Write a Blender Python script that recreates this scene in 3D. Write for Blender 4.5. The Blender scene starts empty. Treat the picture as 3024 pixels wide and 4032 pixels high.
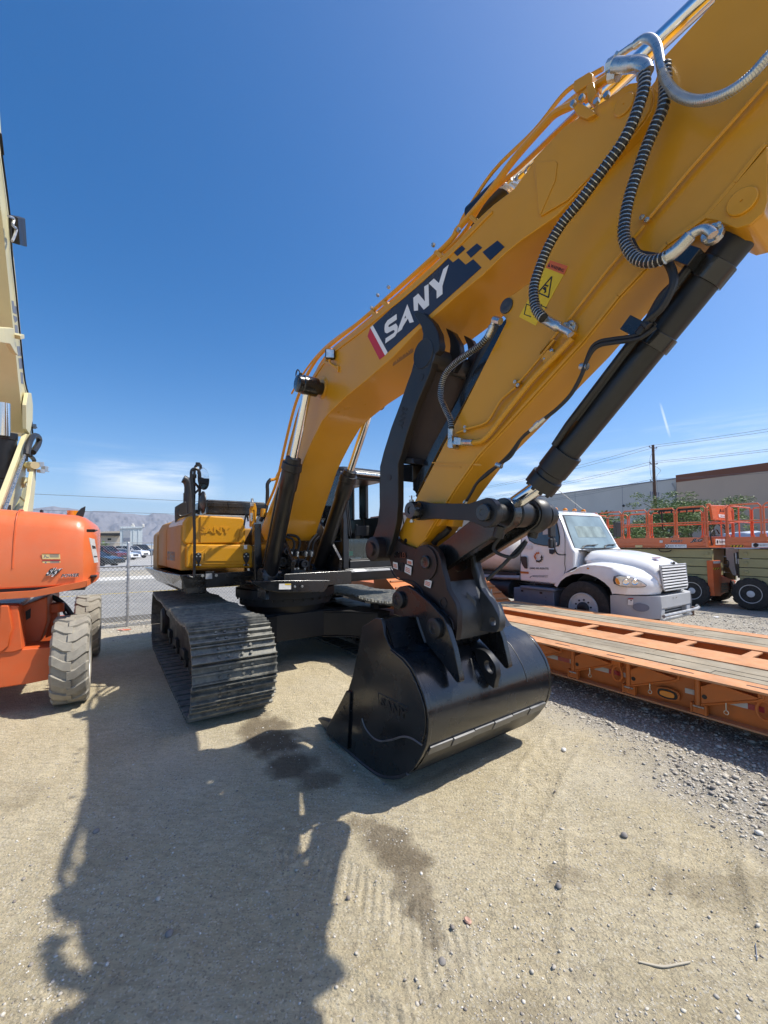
import bpy, bmesh, math, random
import numpy as np
from mathutils import Vector as V, Matrix, noise as mnoise
random.seed(7); rng = np.random.default_rng(7)
sc = bpy.context.scene
COL = sc.collection
R = math.radians

# ------------------------------------------------------------------ survey of the yard
# the camera, as measured from the photograph
CF, CH, CY = 1649.0, 1.858, 2075.0
PIT, ROL = R(2.19), R(.55)
C0 = V((0, 0, CH))
_fw = V((0, math.cos(PIT), math.sin(PIT))); _up = V((0, -math.sin(PIT), math.cos(PIT))); _rt = V((1, 0, 0))
CR = math.cos(ROL)*_rt - math.sin(ROL)*_up; CU = math.cos(ROL)*_up + math.sin(ROL)*_rt
def sight(p): return _fw + (float(p[0])-1512)/CF*CR - (float(p[1])-CY)/CF*CU
def onplane(p, p0, n):
    d = sight(p); return C0 + d*((p0-C0).dot(n)/d.dot(n))
TILE = dict(A=(0,1700,1.8438), B=(0,400,1.4747), C=(500,1700,1.8438), D=(1100,1200,1.659), E=(1900,0,1.476), F=(1200,1900,1.659),
            G=(1900,1800,1.476), H=(1600,1000,1.508), a=(2400,1700,2.659), b=(1950,1950,3.318), c=(350,1950,4.74),
            d=(0,1650,3.95), e=(1150,1750,3.16), f=(1900,2350,1.476), O=(0,0,.5486), g=(0,2900,1.106), h=(1500,2900,1.0886), n=(0,0,1), i=(1400,900,2.552), j=(1880,2380,4.253), k=(0,1900,3.95))
def N(k, x, y): o = TILE[k]; return (o[0]+x/o[2], o[1]+y/o[2])
def pts(s):                                   # 'D 840,1580 775,1500 E 1,2' -> sight lines
    out = []; k = None
    for t in s.split():
        if len(t) == 1: k = t
        else:
            x, y = t.split(','); out.append(N(k, float(x), float(y)))
    return out
class Frame:                                  # a machine's own axes: u forward, w to its left, z up
    def __init__(s, o, deg):
        t = R(deg); s.o = V(o); s.F = V((math.sin(t), -math.cos(t), 0)); s.W = V((math.cos(t), math.sin(t), 0)); s.Z = V((0,0,1))
    def P(s, u, w, z): return s.o + s.F*u + s.W*w + s.Z*z
    def w(s, p, c): return onplane(p, s.o+s.W*c, s.W)
    def u(s, p, c): return onplane(p, s.o+s.F*c, s.F)
    def z(s, p, c): return onplane(p, V((0,0,c)), s.Z)
    def L(s, q): d = q-s.o; return (d.dot(s.F), d.dot(s.W), d.z)
    def M(s): return Matrix.Translation(s.o) @ Matrix((s.F, s.W, s.Z)).transposed().to_4x4()
    def ws(s, st, c): return [s.w(p, c) for p in pts(st)]
    def us(s, st, c): return [s.u(p, c) for p in pts(st)]
XW = Frame((0,0,0), 90)                       # plain world axes (u=x, w=y)
UP = Frame((-1.649, 7.049, 0), 36)            # upper structure, boom, stick, bucket
UB = Frame(UP.o-UP.W*.2, 36)                  # the boom's own plane, a little to its right
TR = Frame((-1.649, 7.049, 0), 33.4)          # crawler tracks
YD = Frame((0, 0, 0), 33)                     # the yard: everything is parked along it

# ------------------------------------------------------------------ materials
def mat(name, col, rough=.5, metal=0., var=.12, vs=3., bump=0., bs=60., spec=.5, dust=0., dustc=(.45,.40,.31), coat=0., trans=0., emis=None, streak=0.):
    m = bpy.data.materials.new(name); m.use_nodes = True; nt = m.node_tree; nd = nt.nodes; lk = nt.links
    b = nd['Principled BSDF']; c4 = (*col, 1)
    b.inputs['Roughness'].default_value = rough; b.inputs['Metallic'].default_value = metal
    b.inputs['Specular IOR Level'].default_value = spec; b.inputs['Coat Weight'].default_value = coat
    b.inputs['Coat Roughness'].default_value = .12
    b.inputs['Transmission Weight'].default_value = trans
    tc = nd.new('ShaderNodeTexCoord'); n1 = nd.new('ShaderNodeTexNoise'); n1.inputs['Scale'].default_value = vs; n1.inputs['Detail'].default_value = 6
    lk.new(tc.outputs['Object'], n1.inputs['Vector'])
    mr = nd.new('ShaderNodeMapRange'); mr.inputs[1].default_value = .3; mr.inputs[2].default_value = .7
    mr.inputs[3].default_value = 1-var; mr.inputs[4].default_value = 1+var; lk.new(n1.outputs[0], mr.inputs[0])
    mx = nd.new('ShaderNodeVectorMath'); mx.operation = 'SCALE'; mx.inputs[0].default_value = col; lk.new(mr.outputs[0], mx.inputs['Scale'])
    out = mx.outputs[0]
    rr = nd.new('ShaderNodeMapRange'); rr.inputs[1].default_value = .3; rr.inputs[2].default_value = .7
    rr.inputs[3].default_value = max(.02, rough-.1*(rough > .15)); rr.inputs[4].default_value = min(1, rough+.12*(rough > .15)); lk.new(n1.outputs[0], rr.inputs[0])
    rout = rr.outputs[0]
    if dust > 0:
        n2 = nd.new('ShaderNodeTexNoise'); n2.inputs['Scale'].default_value = vs*2.7; n2.inputs['Detail'].default_value = 8; n2.inputs['Roughness'].default_value = .65
        mp = nd.new('ShaderNodeMapping'); mp.inputs['Scale'].default_value = (1, 1, .25 if streak else 1)
        lk.new(tc.outputs['Object'], mp.inputs[0]); lk.new(mp.outputs[0], n2.inputs['Vector'])
        m2 = nd.new('ShaderNodeMapRange'); m2.inputs[1].default_value = .42; m2.inputs[2].default_value = .78; m2.inputs[4].default_value = dust; lk.new(n2.outputs[0], m2.inputs[0])
        mm = nd.new('ShaderNodeMix'); mm.data_type = 'RGBA'; lk.new(m2.outputs[0], mm.inputs[0]); lk.new(out, mm.inputs[6]); mm.inputs[7].default_value = (*dustc, 1)
        out = mm.outputs[2]
        m3 = nd.new('ShaderNodeMath'); m3.operation = 'MULTIPLY_ADD'; lk.new(m2.outputs[0], m3.inputs[0]); m3.inputs[1].default_value = .5; lk.new(rout, m3.inputs[2]); rout = m3.outputs[0]
    lk.new(out, b.inputs['Base Color']); lk.new(rout, b.inputs['Roughness'])
    if bump > 0:
        n3 = nd.new('ShaderNodeTexNoise'); n3.inputs['Scale'].default_value = bs; n3.inputs['Detail'].default_value = 5; lk.new(tc.outputs['Object'], n3.inputs['Vector'])
        bp = nd.new('ShaderNodeBump'); bp.inputs['Strength'].default_value = bump; bp.inputs['Distance'].default_value = .01
        lk.new(n3.outputs[0], bp.inputs['Height']); lk.new(bp.outputs[0], b.inputs['Normal'])
    if emis: b.inputs['Emission Color'].default_value = (*emis, 1); b.inputs['Emission Strength'].default_value = 1
    return m
MT = {}
def defmats():
    D = MT
    D['yellow'] = mat('yellow_paint', (.60,.275,.008), .36, coat=.22, spec=.4, var=.07, vs=1.3, bump=.06, bs=35, dust=.10, dustc=(.42,.30,.13))
    D['yellow_shade'] = mat('shade_toned_satin_yellow', (.42,.22,.05), .6, spec=.2, var=.12, vs=1.3, dust=.2, dustc=(.3,.2,.12))  # duller copy of the yellow: shaded flank's brown reflection put into the colour
    D['worn'] = mat('worn_bare_steel', (.15,.15,.15), .4, metal=.4, var=.3, vs=9)
    D['black'] = mat('black_paint', (.009,.010,.0115), .24, var=.25, vs=4, bump=.06, bs=30, dust=.08, dustc=(.06,.06,.06), coat=.4)
    D['blackm'] = mat('black_satin_paint', (.010,.011,.013), .38, var=.3, vs=4, bump=.05, dust=.12, dustc=(.06,.055,.05))
    D['reddish'] = mat('worn_primer_black', (.014,.009,.009), .40, var=.3, vs=5, bump=.1, dust=.25, dustc=(.055,.024,.020))
    D['castgrey'] = mat('cast_steel', (.055,.058,.062), .42, metal=.3, var=.3, vs=6, bump=.25, bs=25)
    D['chrome'] = mat('chromed_rod', (.75,.76,.78), .08, metal=1, var=.04)
    D['zinc'] = mat('zinc_fitting', (.55,.55,.52), .3, metal=.9, var=.15, vs=30)
    D['rubber'] = mat('rubber_hose', (.014,.014,.015), .5, var=.2)
    D['track'] = mat('track_shoe_steel', (.125,.125,.112), .42, metal=.25, var=.3, vs=5, bump=.15, bs=30, dust=.85, dustc=(.38,.36,.29))
    D['undr'] = mat('undercarriage_black', (.010,.010,.011), .55, var=.3, vs=4, dust=.2, dustc=(.05,.045,.04))
    D['navy'] = mat('navy_decal', (.012,.02,.045), .35, var=.03)
    D['white'] = mat('white_decal', (.8,.8,.8), .4, var=.02)
    D['red'] = mat('red_decal', (.5,.015,.03), .4, var=.03)
    D['warny'] = mat('warning_yellow', (.75,.5,.01), .45, var=.03)
    D['warno'] = mat('warning_orange', (.65,.13,.03), .45, var=.03)
    D['ink'] = mat('black_ink', (.01,.01,.012), .5, var=.02)
    D['glass'] = glass('cab_glass', (.78,.88,.87), .12)
    D['wsglass'] = glass('windscreen_glass', (.62,.80,.80), .5)
    D['darkglass'] = glass('dark_glass', (.05,.06,.07), .85)
    D['mirror'] = mat('mirror_face', (.8,.8,.8), .03, metal=1, var=0)
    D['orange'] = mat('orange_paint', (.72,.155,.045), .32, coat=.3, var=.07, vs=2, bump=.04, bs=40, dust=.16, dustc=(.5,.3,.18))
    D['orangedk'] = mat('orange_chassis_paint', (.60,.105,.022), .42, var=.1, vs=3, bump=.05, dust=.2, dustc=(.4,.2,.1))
    D['torange'] = mat('faded_orange_paint', (.56,.155,.026), .5, var=.12, vs=3, bump=.1, bs=30, dust=.3, dustc=(.35,.17,.08))
    D['tfade'] = mat('sun_bleached_flange', (.56,.265,.12), .6, spec=.2, var=.15, vs=4, dust=.55, dustc=(.55,.40,.28))
    D['cream'] = mat('cream_paint', (.62,.56,.32), .4, var=.06, vs=2, bump=.03, dust=.15, dustc=(.45,.35,.2))
    D['olive'] = mat('khaki_scissor_paint', (.34,.31,.15), .5, var=.1, vs=2, dust=.25, dustc=(.3,.26,.16))
    D['tyreg'] = mat('dusty_tan_tyre', (.27,.245,.20), .8, var=.12, vs=5, bump=.2, bs=50, dust=.5, dustc=(.45,.42,.34))
    D['tyre'] = mat('black_tyre', (.022,.021,.02), .75, var=.25, vs=5, bump=.15, dust=.5, dustc=(.12,.105,.09))
    D['rim'] = mat('white_rim', (.62,.63,.64), .4, var=.08, vs=5, dust=.3)
    D['tw'] = mat('white_truck_paint', (.86,.855,.84), .22, coat=.5, var=.03, vs=2, dust=.08, dustc=(.6,.55,.45))
    D['tank'] = mat('white_tank_paint', (.78,.77,.75), .4, var=.05, vs=1.5, dust=.3, dustc=(.55,.5,.42))
    D['bumper'] = mat('grey_bumper_plastic', (.42,.43,.44), .45, var=.05, vs=3, dust=.2)
    D['stepgrey'] = mat('grey_step_metal', (.17,.19,.24), .5, var=.1, vs=3, dust=.3, dustc=(.3,.3,.3))
    D['plastic'] = mat('black_plastic', (.02,.02,.021), .45, var=.15)
    D['amber'] = mat('amber_lens', (.75,.25,.02), .15, var=.05)
    D['redlens'] = mat('red_reflector', (.35,.02,.03), .25, var=.1)
    D['lens'] = mat('clear_lens', (.6,.62,.65), .08, metal=.6, var=.3, vs=14)
    D['wood'] = plank('weathered_deck_planks')
    D['galv'] = mat('galvanised_steel', (.42,.43,.44), .45, metal=.6, var=.15, vs=8)
    D['asph'] = mat('asphalt', (.27,.262,.245), .92, spec=.05, var=.12, vs=.8, bump=.3, bs=60)
    D['conc'] = mat('concrete', (.58,.56,.51), .9, spec=.1, var=.08, vs=.6, bump=.1)
    D['polew'] = mat('dark_pole_wood', (.10,.055,.035), .8, var=.25, vs=6, bump=.3, bs=18)
    D['wire'] = mat('overhead_wire', (.13,.14,.16), .6)
    D['whgrey'] = mat('grey_stucco_wall', (.50,.49,.46), .85, var=.05, vs=.35, bump=.15, bs=4)
    D['whbrown'] = mat('tan_stucco_wall', (.47,.365,.285), .85, var=.05, vs=.35, bump=.15, bs=4)
    D['whtrim'] = mat('rust_brown_trim', (.19,.075,.045), .8, var=.08, vs=.5)
    D['bark'] = mat('grey_green_bark', (.13,.10,.07), .85, var=.25, vs=6, bump=.4)
    D['corr'] = mat('pale_metal_siding', (.55,.60,.60), .45, metal=.1, var=.06)
    D['roof'] = mat('dark_shingles', (.12,.11,.11), .85, var=.15, vs=2)
    D['house'] = mat('beige_stucco', (.46,.40,.32), .85, var=.05)
    D['sky_blue'] = mat('dull_blue_panel', (.05,.16,.35), .4)
    D['stick_p'] = mat('sticker_paper', (.72,.70,.66), .5, var=.1, vs=25)
    D['stick_y'] = mat('pale_yellow_sticker', (.75,.58,.26), .5, var=.08, vs=25)
    D['green'] = mat('green_sticker', (.10,.45,.28), .5)
    D['skin'] = None
def glass(name, tint, mixf):
    m = bpy.data.materials.new(name); m.use_nodes = True; nt = m.node_tree; nd = nt.nodes; lk = nt.links
    nd.remove(nd['Principled BSDF']); o = nd['Material Output']
    t = nd.new('ShaderNodeBsdfTransparent'); t.inputs[0].default_value = (*tint, 1)
    g = nd.new('ShaderNodeBsdfGlossy'); g.inputs['Roughness'].default_value = .03; g.inputs[0].default_value = (.9,.95,1,1)
    d = nd.new('ShaderNodeBsdfDiffuse'); d.inputs[0].default_value = (tint[0]*.35, tint[1]*.35, tint[2]*.35, 1)
    fr = nd.new('ShaderNodeFresnel'); fr.inputs[0].default_value = 1.5
    m1 = nd.new('ShaderNodeMixShader'); m1.inputs[0].default_value = mixf*.5; lk.new(t.outputs[0], m1.inputs[1]); lk.new(d.outputs[0], m1.inputs[2])
    m2 = nd.new('ShaderNodeMixShader'); lk.new(fr.outputs[0], m2.inputs[0]); lk.new(m1.outputs[0], m2.inputs[1]); lk.new(g.outputs[0], m2.inputs[2])
    lk.new(m2.outputs[0], o.inputs[0]); return m
def plank(name):
    m = mat(name, (.30,.255,.185), .85, spec=.15, var=.25, vs=2.2, bump=.3, bs=30, dust=.6, dustc=(.46,.42,.34)); return m

# ------------------------------------------------------------------ mesh building
class MB:
    def __init__(s): s.v = []; s.f = []; s.mi = []; s.m = 0
    def add(s, vs, fs):
        o = len(s.v); s.v += [tuple(x) for x in vs]; s.f += [tuple(i+o for i in f) for f in fs]; s.mi += [s.m]*len(fs); return s
    def box(s, fr, u0, u1, w0, w1, z0, z1):
        p = [fr.P(u, w, z) for z in (z0, z1) for u, w in ((u0,w0),(u1,w0),(u1,w1),(u0,w1))]
        return s.hexa(p)
    def hexa(s, p): return s.add(p, [(0,3,2,1),(4,5,6,7),(0,1,5,4),(1,2,6,5),(2,3,7,6),(3,0,4,7)])
    def prism(s, poly, off):                 # closed polygon swept along off
        n = len(poly); q = [p+off for p in poly]
        return s.add(list(poly)+q, [tuple(range(n))[::-1], tuple(range(n, 2*n))]+[(i, (i+1) % n, (i+1) % n+n, i+n) for i in range(n)])
    def loft(s, rings, closed=True, cap=True):
        n = len(rings[0]); vs = [p for r in rings for p in r]; fs = []
        for k in range(len(rings)-1):
            for i in range(n if closed else n-1):
                j = (i+1) % n; fs.append((k*n+i, k*n+j, (k+1)*n+j, (k+1)*n+i))
        if cap and closed: fs += [tuple(range(n))[::-1], tuple(range((len(rings)-1)*n, len(rings)*n))]
        return s.add(vs, fs)
    def tube(s, path, r, n=10, smooth=0, cap=True):
        P = [V(p) for p in path]
        if smooth: P = spline(P, smooth)
        rings = []; up = None
        for i, p in enumerate(P):
            t = (P[min(i+1, len(P)-1)]-P[max(i-1, 0)]).normalized()
            if up is None: up = t.orthogonal().normalized()
            up = (up-t*up.dot(t)).normalized(); sd = t.cross(up)
            rr = r(i/(len(P)-1)) if callable(r) else r
            rings.append([p+(up*math.cos(2*math.pi*k/n)+sd*math.sin(2*math.pi*k/n))*rr for k in range(n)])
        return s.loft(rings, True, cap)
    def cyl(s, a, b, r, r2=None, n=24):
        a = V(a); b = V(b); r2 = r if r2 is None else r2
        t = (b-a).normalized(); up = t.orthogonal().normalized(); sd = t.cross(up)
        return s.loft([[q+(up*math.cos(2*math.pi*k/n)+sd*math.sin(2*math.pi*k/n))*x for k in range(n)] for q, x in ((a, r), (b, r2))])
    def turn(s, o, ax, prof, n=32):          # prof: (distance along axis, radius)
        ax = V(ax).normalized(); up = ax.orthogonal().normalized(); sd = ax.cross(up); o = V(o)
        return s.loft([[o+ax*d+(up*math.cos(2*math.pi*k/n)+sd*math.sin(2*math.pi*k/n))*max(r, 1e-4) for k in range(n)] for d, r in prof])
    def sheet(s, rows):
        n = len(rows[0]); return s.add([p for r in rows for p in r], [(k*n+i, k*n+i+1, (k+1)*n+i+1, (k+1)*n+i) for k in range(len(rows)-1) for i in range(n-1)])
    def build(s, name, m, parent=None, bevel=0., seg=2, ang=35, recalc=True, sub=0):
        if name in SPLIT:                    # every separate piece becomes a part of its own
            n = len(s.v); pr = list(range(n))
            def fd(i):
                while pr[i] != i: pr[i] = pr[pr[i]]; i = pr[i]
                return i
            for f in s.f:
                for i in f[1:]: pr[fd(i)] = fd(f[0])
            g = {}
            for i in range(n): g.setdefault(fd(i), []).append(i)
            ks = list(g); A = np.array(s.v); bb = [(A[g[k]].min(0)-.006, A[g[k]].max(0)+.006) for k in ks]; q = list(range(len(ks)))
            def fq(i):
                while q[i] != i: i = q[i]
                return i
            for i in range(len(ks)):
                for j in range(i):
                    if (bb[i][0] < bb[j][1]).all() and (bb[j][0] < bb[i][1]).all(): q[fq(i)] = fq(j)
            own = {}; o = None
            for i, k in enumerate(ks):
                for v in g[k]: own[v] = fq(i)
            for c in sorted(set(fq(i) for i in range(len(ks)))):
                p = MB(); mp = {}
                for f in s.f:
                    if own[f[0]] != c: continue
                    for i in f:
                        if i not in mp: mp[i] = len(p.v); p.v.append(s.v[i])
                    p.f.append(tuple(mp[i] for i in f)); p.mi.append(0)
                r = p._make(name, m, parent, bevel, seg, ang, recalc, sub); o = o or r
            return o
        return s._make(name, m, parent, bevel, seg, ang, recalc, sub)
    def _make(s, name, m, parent=None, bevel=0., seg=2, ang=35, recalc=True, sub=0):
        me = bpy.data.meshes.new(name)
        inv = (MW[parent.name].inverted() if parent is not None else Matrix())
        o = bpy.data.objects.new(name, me); COL.objects.link(o)
        if parent is None:                   # a thing made of one mesh: origin at its base
            a = np.array(s.v); c = V((float((a[:,0].min()+a[:,0].max())/2), float((a[:,1].min()+a[:,1].max())/2), float(a[:,2].min())))
            inv = Matrix.Translation(-c); o.location = c; MW[o.name] = Matrix.Translation(c)
        else:
            o.parent = parent; MW[o.name] = MW[parent.name]
        me.from_pydata([tuple(inv @ V(v)) for v in s.v], [], s.f)
        ms = m if isinstance(m, (list, tuple)) else [m]
        for x in ms: me.materials.append(MT[x] if isinstance(x, str) else x)
        if len(ms) > 1: me.polygons.foreach_set('material_index', s.mi)
        if recalc:
            bm = bmesh.new(); bm.from_mesh(me); bmesh.ops.recalc_face_normals(bm, faces=bm.faces); bm.to_mesh(me); bm.free()
        me.polygons.foreach_set('use_smooth', [True]*len(me.polygons)); me.set_sharp_from_angle(angle=R(ang))
        if bevel:
            b = o.modifiers.new('bevel', 'BEVEL'); b.width = bevel; b.segments = seg; b.limit_method = 'ANGLE'; b.angle_limit = R(40); b.harden_normals = True
        if sub:
            b = o.modifiers.new('sub', 'SUBSURF'); b.levels = b.render_levels = sub
        return o
MW = {}
SPLIT = {'steel_elbow', 'hose_fitting', 'flange_fitting', 'pipe_bracket', 'deck_hose', 'hydraulic_pipe', 'stick_pipe', 'grease_hose', 'hose_coupling', 'hose_nut', 'control_lever', 'deck_bolt', 'nose_bolt', 'pipe_clamp', 'control_valve', 'latch_screw', 'limit_switch', 'cable_loop', 'brake_hose', 'cylinder_lug', 'weld_seam', 'hood_bumper', 'deck_bracket', 'hood_ridge', 'thumb_stop_block', 'thumb_cylinder_lug', 'tank_filler', 'filler_valve', 'sight_hole', 'cutter_bolt_hole', 'casting_rib', 'web_stiffener', 'step_fastener', 'bumper_bolt', 'strap_bundle', 'wiper', 'cable_box'}
def spline(P, k):                            # Catmull-Rom through P
    out = []
    for i in range(len(P)-1):
        a = P[max(i-1, 0)]; b = P[i]; c = P[i+1]; d = P[min(i+2, len(P)-1)]
        for j in range(k):
            t = j/k; out.append(.5*((2*b)+(c-a)*t+(2*a-5*b+4*c-d)*t*t+(3*b-a-3*c+d)*t**3))
    out.append(P[-1]); return out
def tag(o, label=None, cat=None, group=None, kind=None):
    if label: o['label'] = label
    if cat: o['category'] = cat
    if group: o['group'] = group
    if kind: o['kind'] = kind
    return o
def thing(name, fr, label, cat, group=None):
    o = bpy.data.objects.new(name, None); COL.objects.link(o); M = fr.M(); o.matrix_world = M; o.empty_display_size = .2
    MW[o.name] = M; return tag(o, label, cat, group)
def text(name, st, p0, px, py, m, parent, depth=.002, bold=.0, shear=0., label=None):
    """lettering stretched over the parallelogram p0 (lower left), px (lower right), py (upper left)"""
    cu = bpy.data.curves.new('txt', 'FONT'); cu.body = st; cu.offset = bold; cu.shear = shear; cu.extrude = 0; cu.resolution_u = 3
    t = bpy.data.objects.new('txt', cu); COL.objects.link(t)
    dg = bpy.context.evaluated_depsgraph_get(); me = t.evaluated_get(dg).to_mesh()
    vs = [v.co.copy() for v in me.vertices]; fs = [tuple(p.vertices) for p in me.polygons]
    t.evaluated_get(dg).to_mesh_clear(); bpy.data.objects.remove(t); bpy.data.curves.remove(cu)
    x0 = min(v.x for v in vs); x1 = max(v.x for v in vs); y0 = min(v.y for v in vs); y1 = max(v.y for v in vs)
    ex = px-p0; ey = py-p0; nn = ex.cross(ey).normalized()
    mb = MB(); q = [p0+ex*((v.x-x0)/(x1-x0))+ey*((v.y-y0)/(y1-y0)) for v in vs]
    mb.add([p+nn*depth for p in q], fs)
    bnd = {}
    for f in fs:
        for i in range(len(f)):
            e = (f[i], f[(i+1) % len(f)])
            if (e[1], e[0]) in bnd: del bnd[(e[1], e[0])]
            else: bnd[e] = 1
    n = len(q); mb.v += [tuple(p) for p in q]
    for a, b in bnd: mb.f.append((a, a+n, b+n, b)); mb.mi.append(0)
    o = mb.build(name, m, parent, recalc=False)
    if label: o['label'] = label
    return o
def plate(name, poly, n, th, m, parent, bevel=0.):
    """thin decal or plate: polygon lifted along n"""
    return MB().prism([p+n*.0015 for p in poly], n*th).build(name, m, parent, bevel)
def setup():
    cd = bpy.data.cameras.new('camera'); co = bpy.data.objects.new('camera', cd); COL.objects.link(co); sc.camera = co
    cd.sensor_fit = 'VERTICAL'; cd.sensor_height = 36; cd.sensor_width = 27; cd.lens = 36*CF/4032; cd.shift_y = (CY-2016)/4032
    cd.clip_start = .05; cd.clip_end = 40000
    M = Matrix((CR, CU, -_fw)).transposed().to_4x4(); M.translation = C0; co.matrix_world = M
    sc.view_settings.view_transform = 'Standard'; sc.view_settings.look = 'None'; sc.view_settings.exposure = EXPO; sc.view_settings.gamma = 1
    SUN = (UP.W*.54+UP.F*.35+V((0,0,1))).normalized()
    el = math.asin(SUN.z); az = math.atan2(SUN.x, SUN.y)
    ld = bpy.data.lights.new('sun', 'SUN'); ld.energy = SUNE; ld.angle = R(.53); ld.color = (1,.95,.86)
    lo = bpy.data.objects.new('sun', ld); COL.objects.link(lo); lo.rotation_euler = SUN.to_track_quat('Z', 'Y').to_euler(); lo.location = (0,0,30)
    w = bpy.data.worlds.new('World'); sc.world = w; w.use_nodes = True; nt = w.node_tree; nd = nt.nodes; lk = nt.links
    bg = nd['Background']; bg.inputs[1].default_value = SKYE
    st = nd.new('ShaderNodeTexSky'); st.sky_type = 'NISHITA'; st.sun_disc = False; st.sun_elevation = el; st.sun_rotation = az; st.altitude = 600
    st.air_density = AIR; st.dust_density = DUST; st.ozone_density = OZ
    # thin cirrus low over the horizon
    tc = nd.new('ShaderNodeTexCoord'); sp = nd.new('ShaderNodeSeparateXYZ'); lk.new(tc.outputs['Generated'], sp.inputs[0])
    def math_(op, a, b=None, c=None, clamp=False):
        n = nd.new('ShaderNodeMath'); n.operation = op; n.use_clamp = clamp
        for i, x in enumerate((a, b, c)):
            if x is None: continue
            if isinstance(x, (int, float)): n.inputs[i].default_value = x
            else: lk.new(x, n.inputs[i])
        return n.outputs[0]
    az_ = math_('ARCTAN2', sp.outputs[0], sp.outputs[1]); elv = math_('ARCSINE', sp.outputs[2])
    cv = nd.new('ShaderNodeCombineXYZ'); lk.new(math_('MULTIPLY', az_, 3.2), cv.inputs[0]); lk.new(math_('MULTIPLY', elv, 30.), cv.inputs[1])
    nz = nd.new('ShaderNodeTexNoise'); nz.inputs['Scale'].default_value = 1.0; nz.inputs['Detail'].default_value = 7; nz.inputs['Roughness'].default_value = .62; nz.inputs['Distortion'].default_value = .4
    lk.new(cv.outputs[0], nz.inputs['Vector'])
    def bump(x, c, wd):                      # smooth hump around c
        t = math_('DIVIDE', math_('SUBTRACT', x, c), wd); return math_('MAXIMUM', math_('SUBTRACT', 1., math_('MULTIPLY', t, t)), 0.)
    def sstep(x, a, b):
        n = nd.new('ShaderNodeMapRange'); n.interpolation_type = 'SMOOTHSTEP'; lk.new(x, n.inputs[0]); n.inputs[1].default_value = a; n.inputs[2].default_value = b; return n.outputs[0]
    m = None
    for ca, wa, ce, we, k, lo_, hi_ in CLOUDS:
        z = math_('MULTIPLY', math_('MULTIPLY', bump(az_, ca, wa), bump(elv, ce, we)), math_('MULTIPLY', sstep(nz.outputs[0], lo_, hi_), k))
        m = z if m is None else math_('ADD', m, z, None, True)
    # the short vapour trail at the right
    dx = math_('SUBTRACT', az_, math_('MULTIPLY_ADD', math_('SUBTRACT', elv, .235), -.21, .5975))
    tr = math_('MULTIPLY', math_('MULTIPLY', bump(dx, 0, .0026), bump(elv, .235, .036)), .45)
    m = math_('ADD', m, tr, None, True)
    mx = nd.new('ShaderNodeMix'); mx.data_type = 'RGBA'; lk.new(m, mx.inputs[0]); hs = nd.new('ShaderNodeHueSaturation'); hs.inputs['Saturation'].default_value = 1.42; hs.inputs['Value'].default_value = 1.16; lk.new(st.outputs[0], hs.inputs['Color'])
    hz = nd.new('ShaderNodeMix'); hz.data_type = 'RGBA'; lk.new(math_('MULTIPLY', math_('POWER', 2.718, math_('MULTIPLY', math_('MAXIMUM', elv, 0.), -9.)), .8), hz.inputs[0]); lk.new(hs.outputs[0], hz.inputs[6]); hz.inputs[7].default_value = (3.9,5.5,7.6,1); lk.new(hz.outputs[2], mx.inputs[6]); mx.inputs[7].default_value = (CLB*.93, CLB*.97, CLB*1.0, 1)
    lk.new(mx.outputs[2], bg.inputs[0])
EXPO, SUNE, SKYE, AIR, DUST, OZ, CLB = .20, 5.0, .138, .9, 2.4, 3.0, 8.5
# azimuth, half width, elevation, half height, strength, noise from, to
CLOUDS = [(-.50,.14,.135,.048,.72,.28,.66), (-.60,.24,.165,.04,.18,.45,.66), (.62,.46,.13,.11,.5,.42,.68), (.30,.34,.10,.09,.45,.40,.68)]
# ================================================================== the excavator
def ring_hose(mb, path, r, pitch, sm=10):    # wire-wound hose: core into mb, returns coil rings
    P = spline([V(p) for p in path], sm); L = [0]
    for a, b in zip(P, P[1:]): L.append(L[-1]+(b-a).length)
    out = MB(); s = 0; i = 0
    while s < L[-1]:
        while L[i+1] < s: i += 1
        t = (P[i+1]-P[i]).normalized(); c = P[i]+t*(s-L[i]); up = t.orthogonal().normalized(); sd = t.cross(up); rings = []
        for d, rr in ((-pitch*.15, r*1.0), (-pitch*.08, r*1.12), (pitch*.08, r*1.12), (pitch*.15, r*1.0)):
            rings.append([c+t*d+(up*math.cos(2*math.pi*k/10)+sd*math.sin(2*math.pi*k/10))*rr for k in range(10)])
        out.loft(rings); s += pitch
    mb.tube(P, r, 10); return out
def bolt(mb, c, ax, r=.012, h=.012):
    mb.cyl(c, V(c)+V(ax)*h, r, n=6); mb.cyl(V(c)+V(ax)*h, V(c)+V(ax)*(h+.006), r*.5, n=8)
def pincap(mb, c, ax, r, h):
    mb.turn(c, ax, [(0, 0), (0, r), (h*.8, r), (h, r*.9), (h, r*.45), (h*.9, r*.4), (h*.9, 0)])

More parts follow.
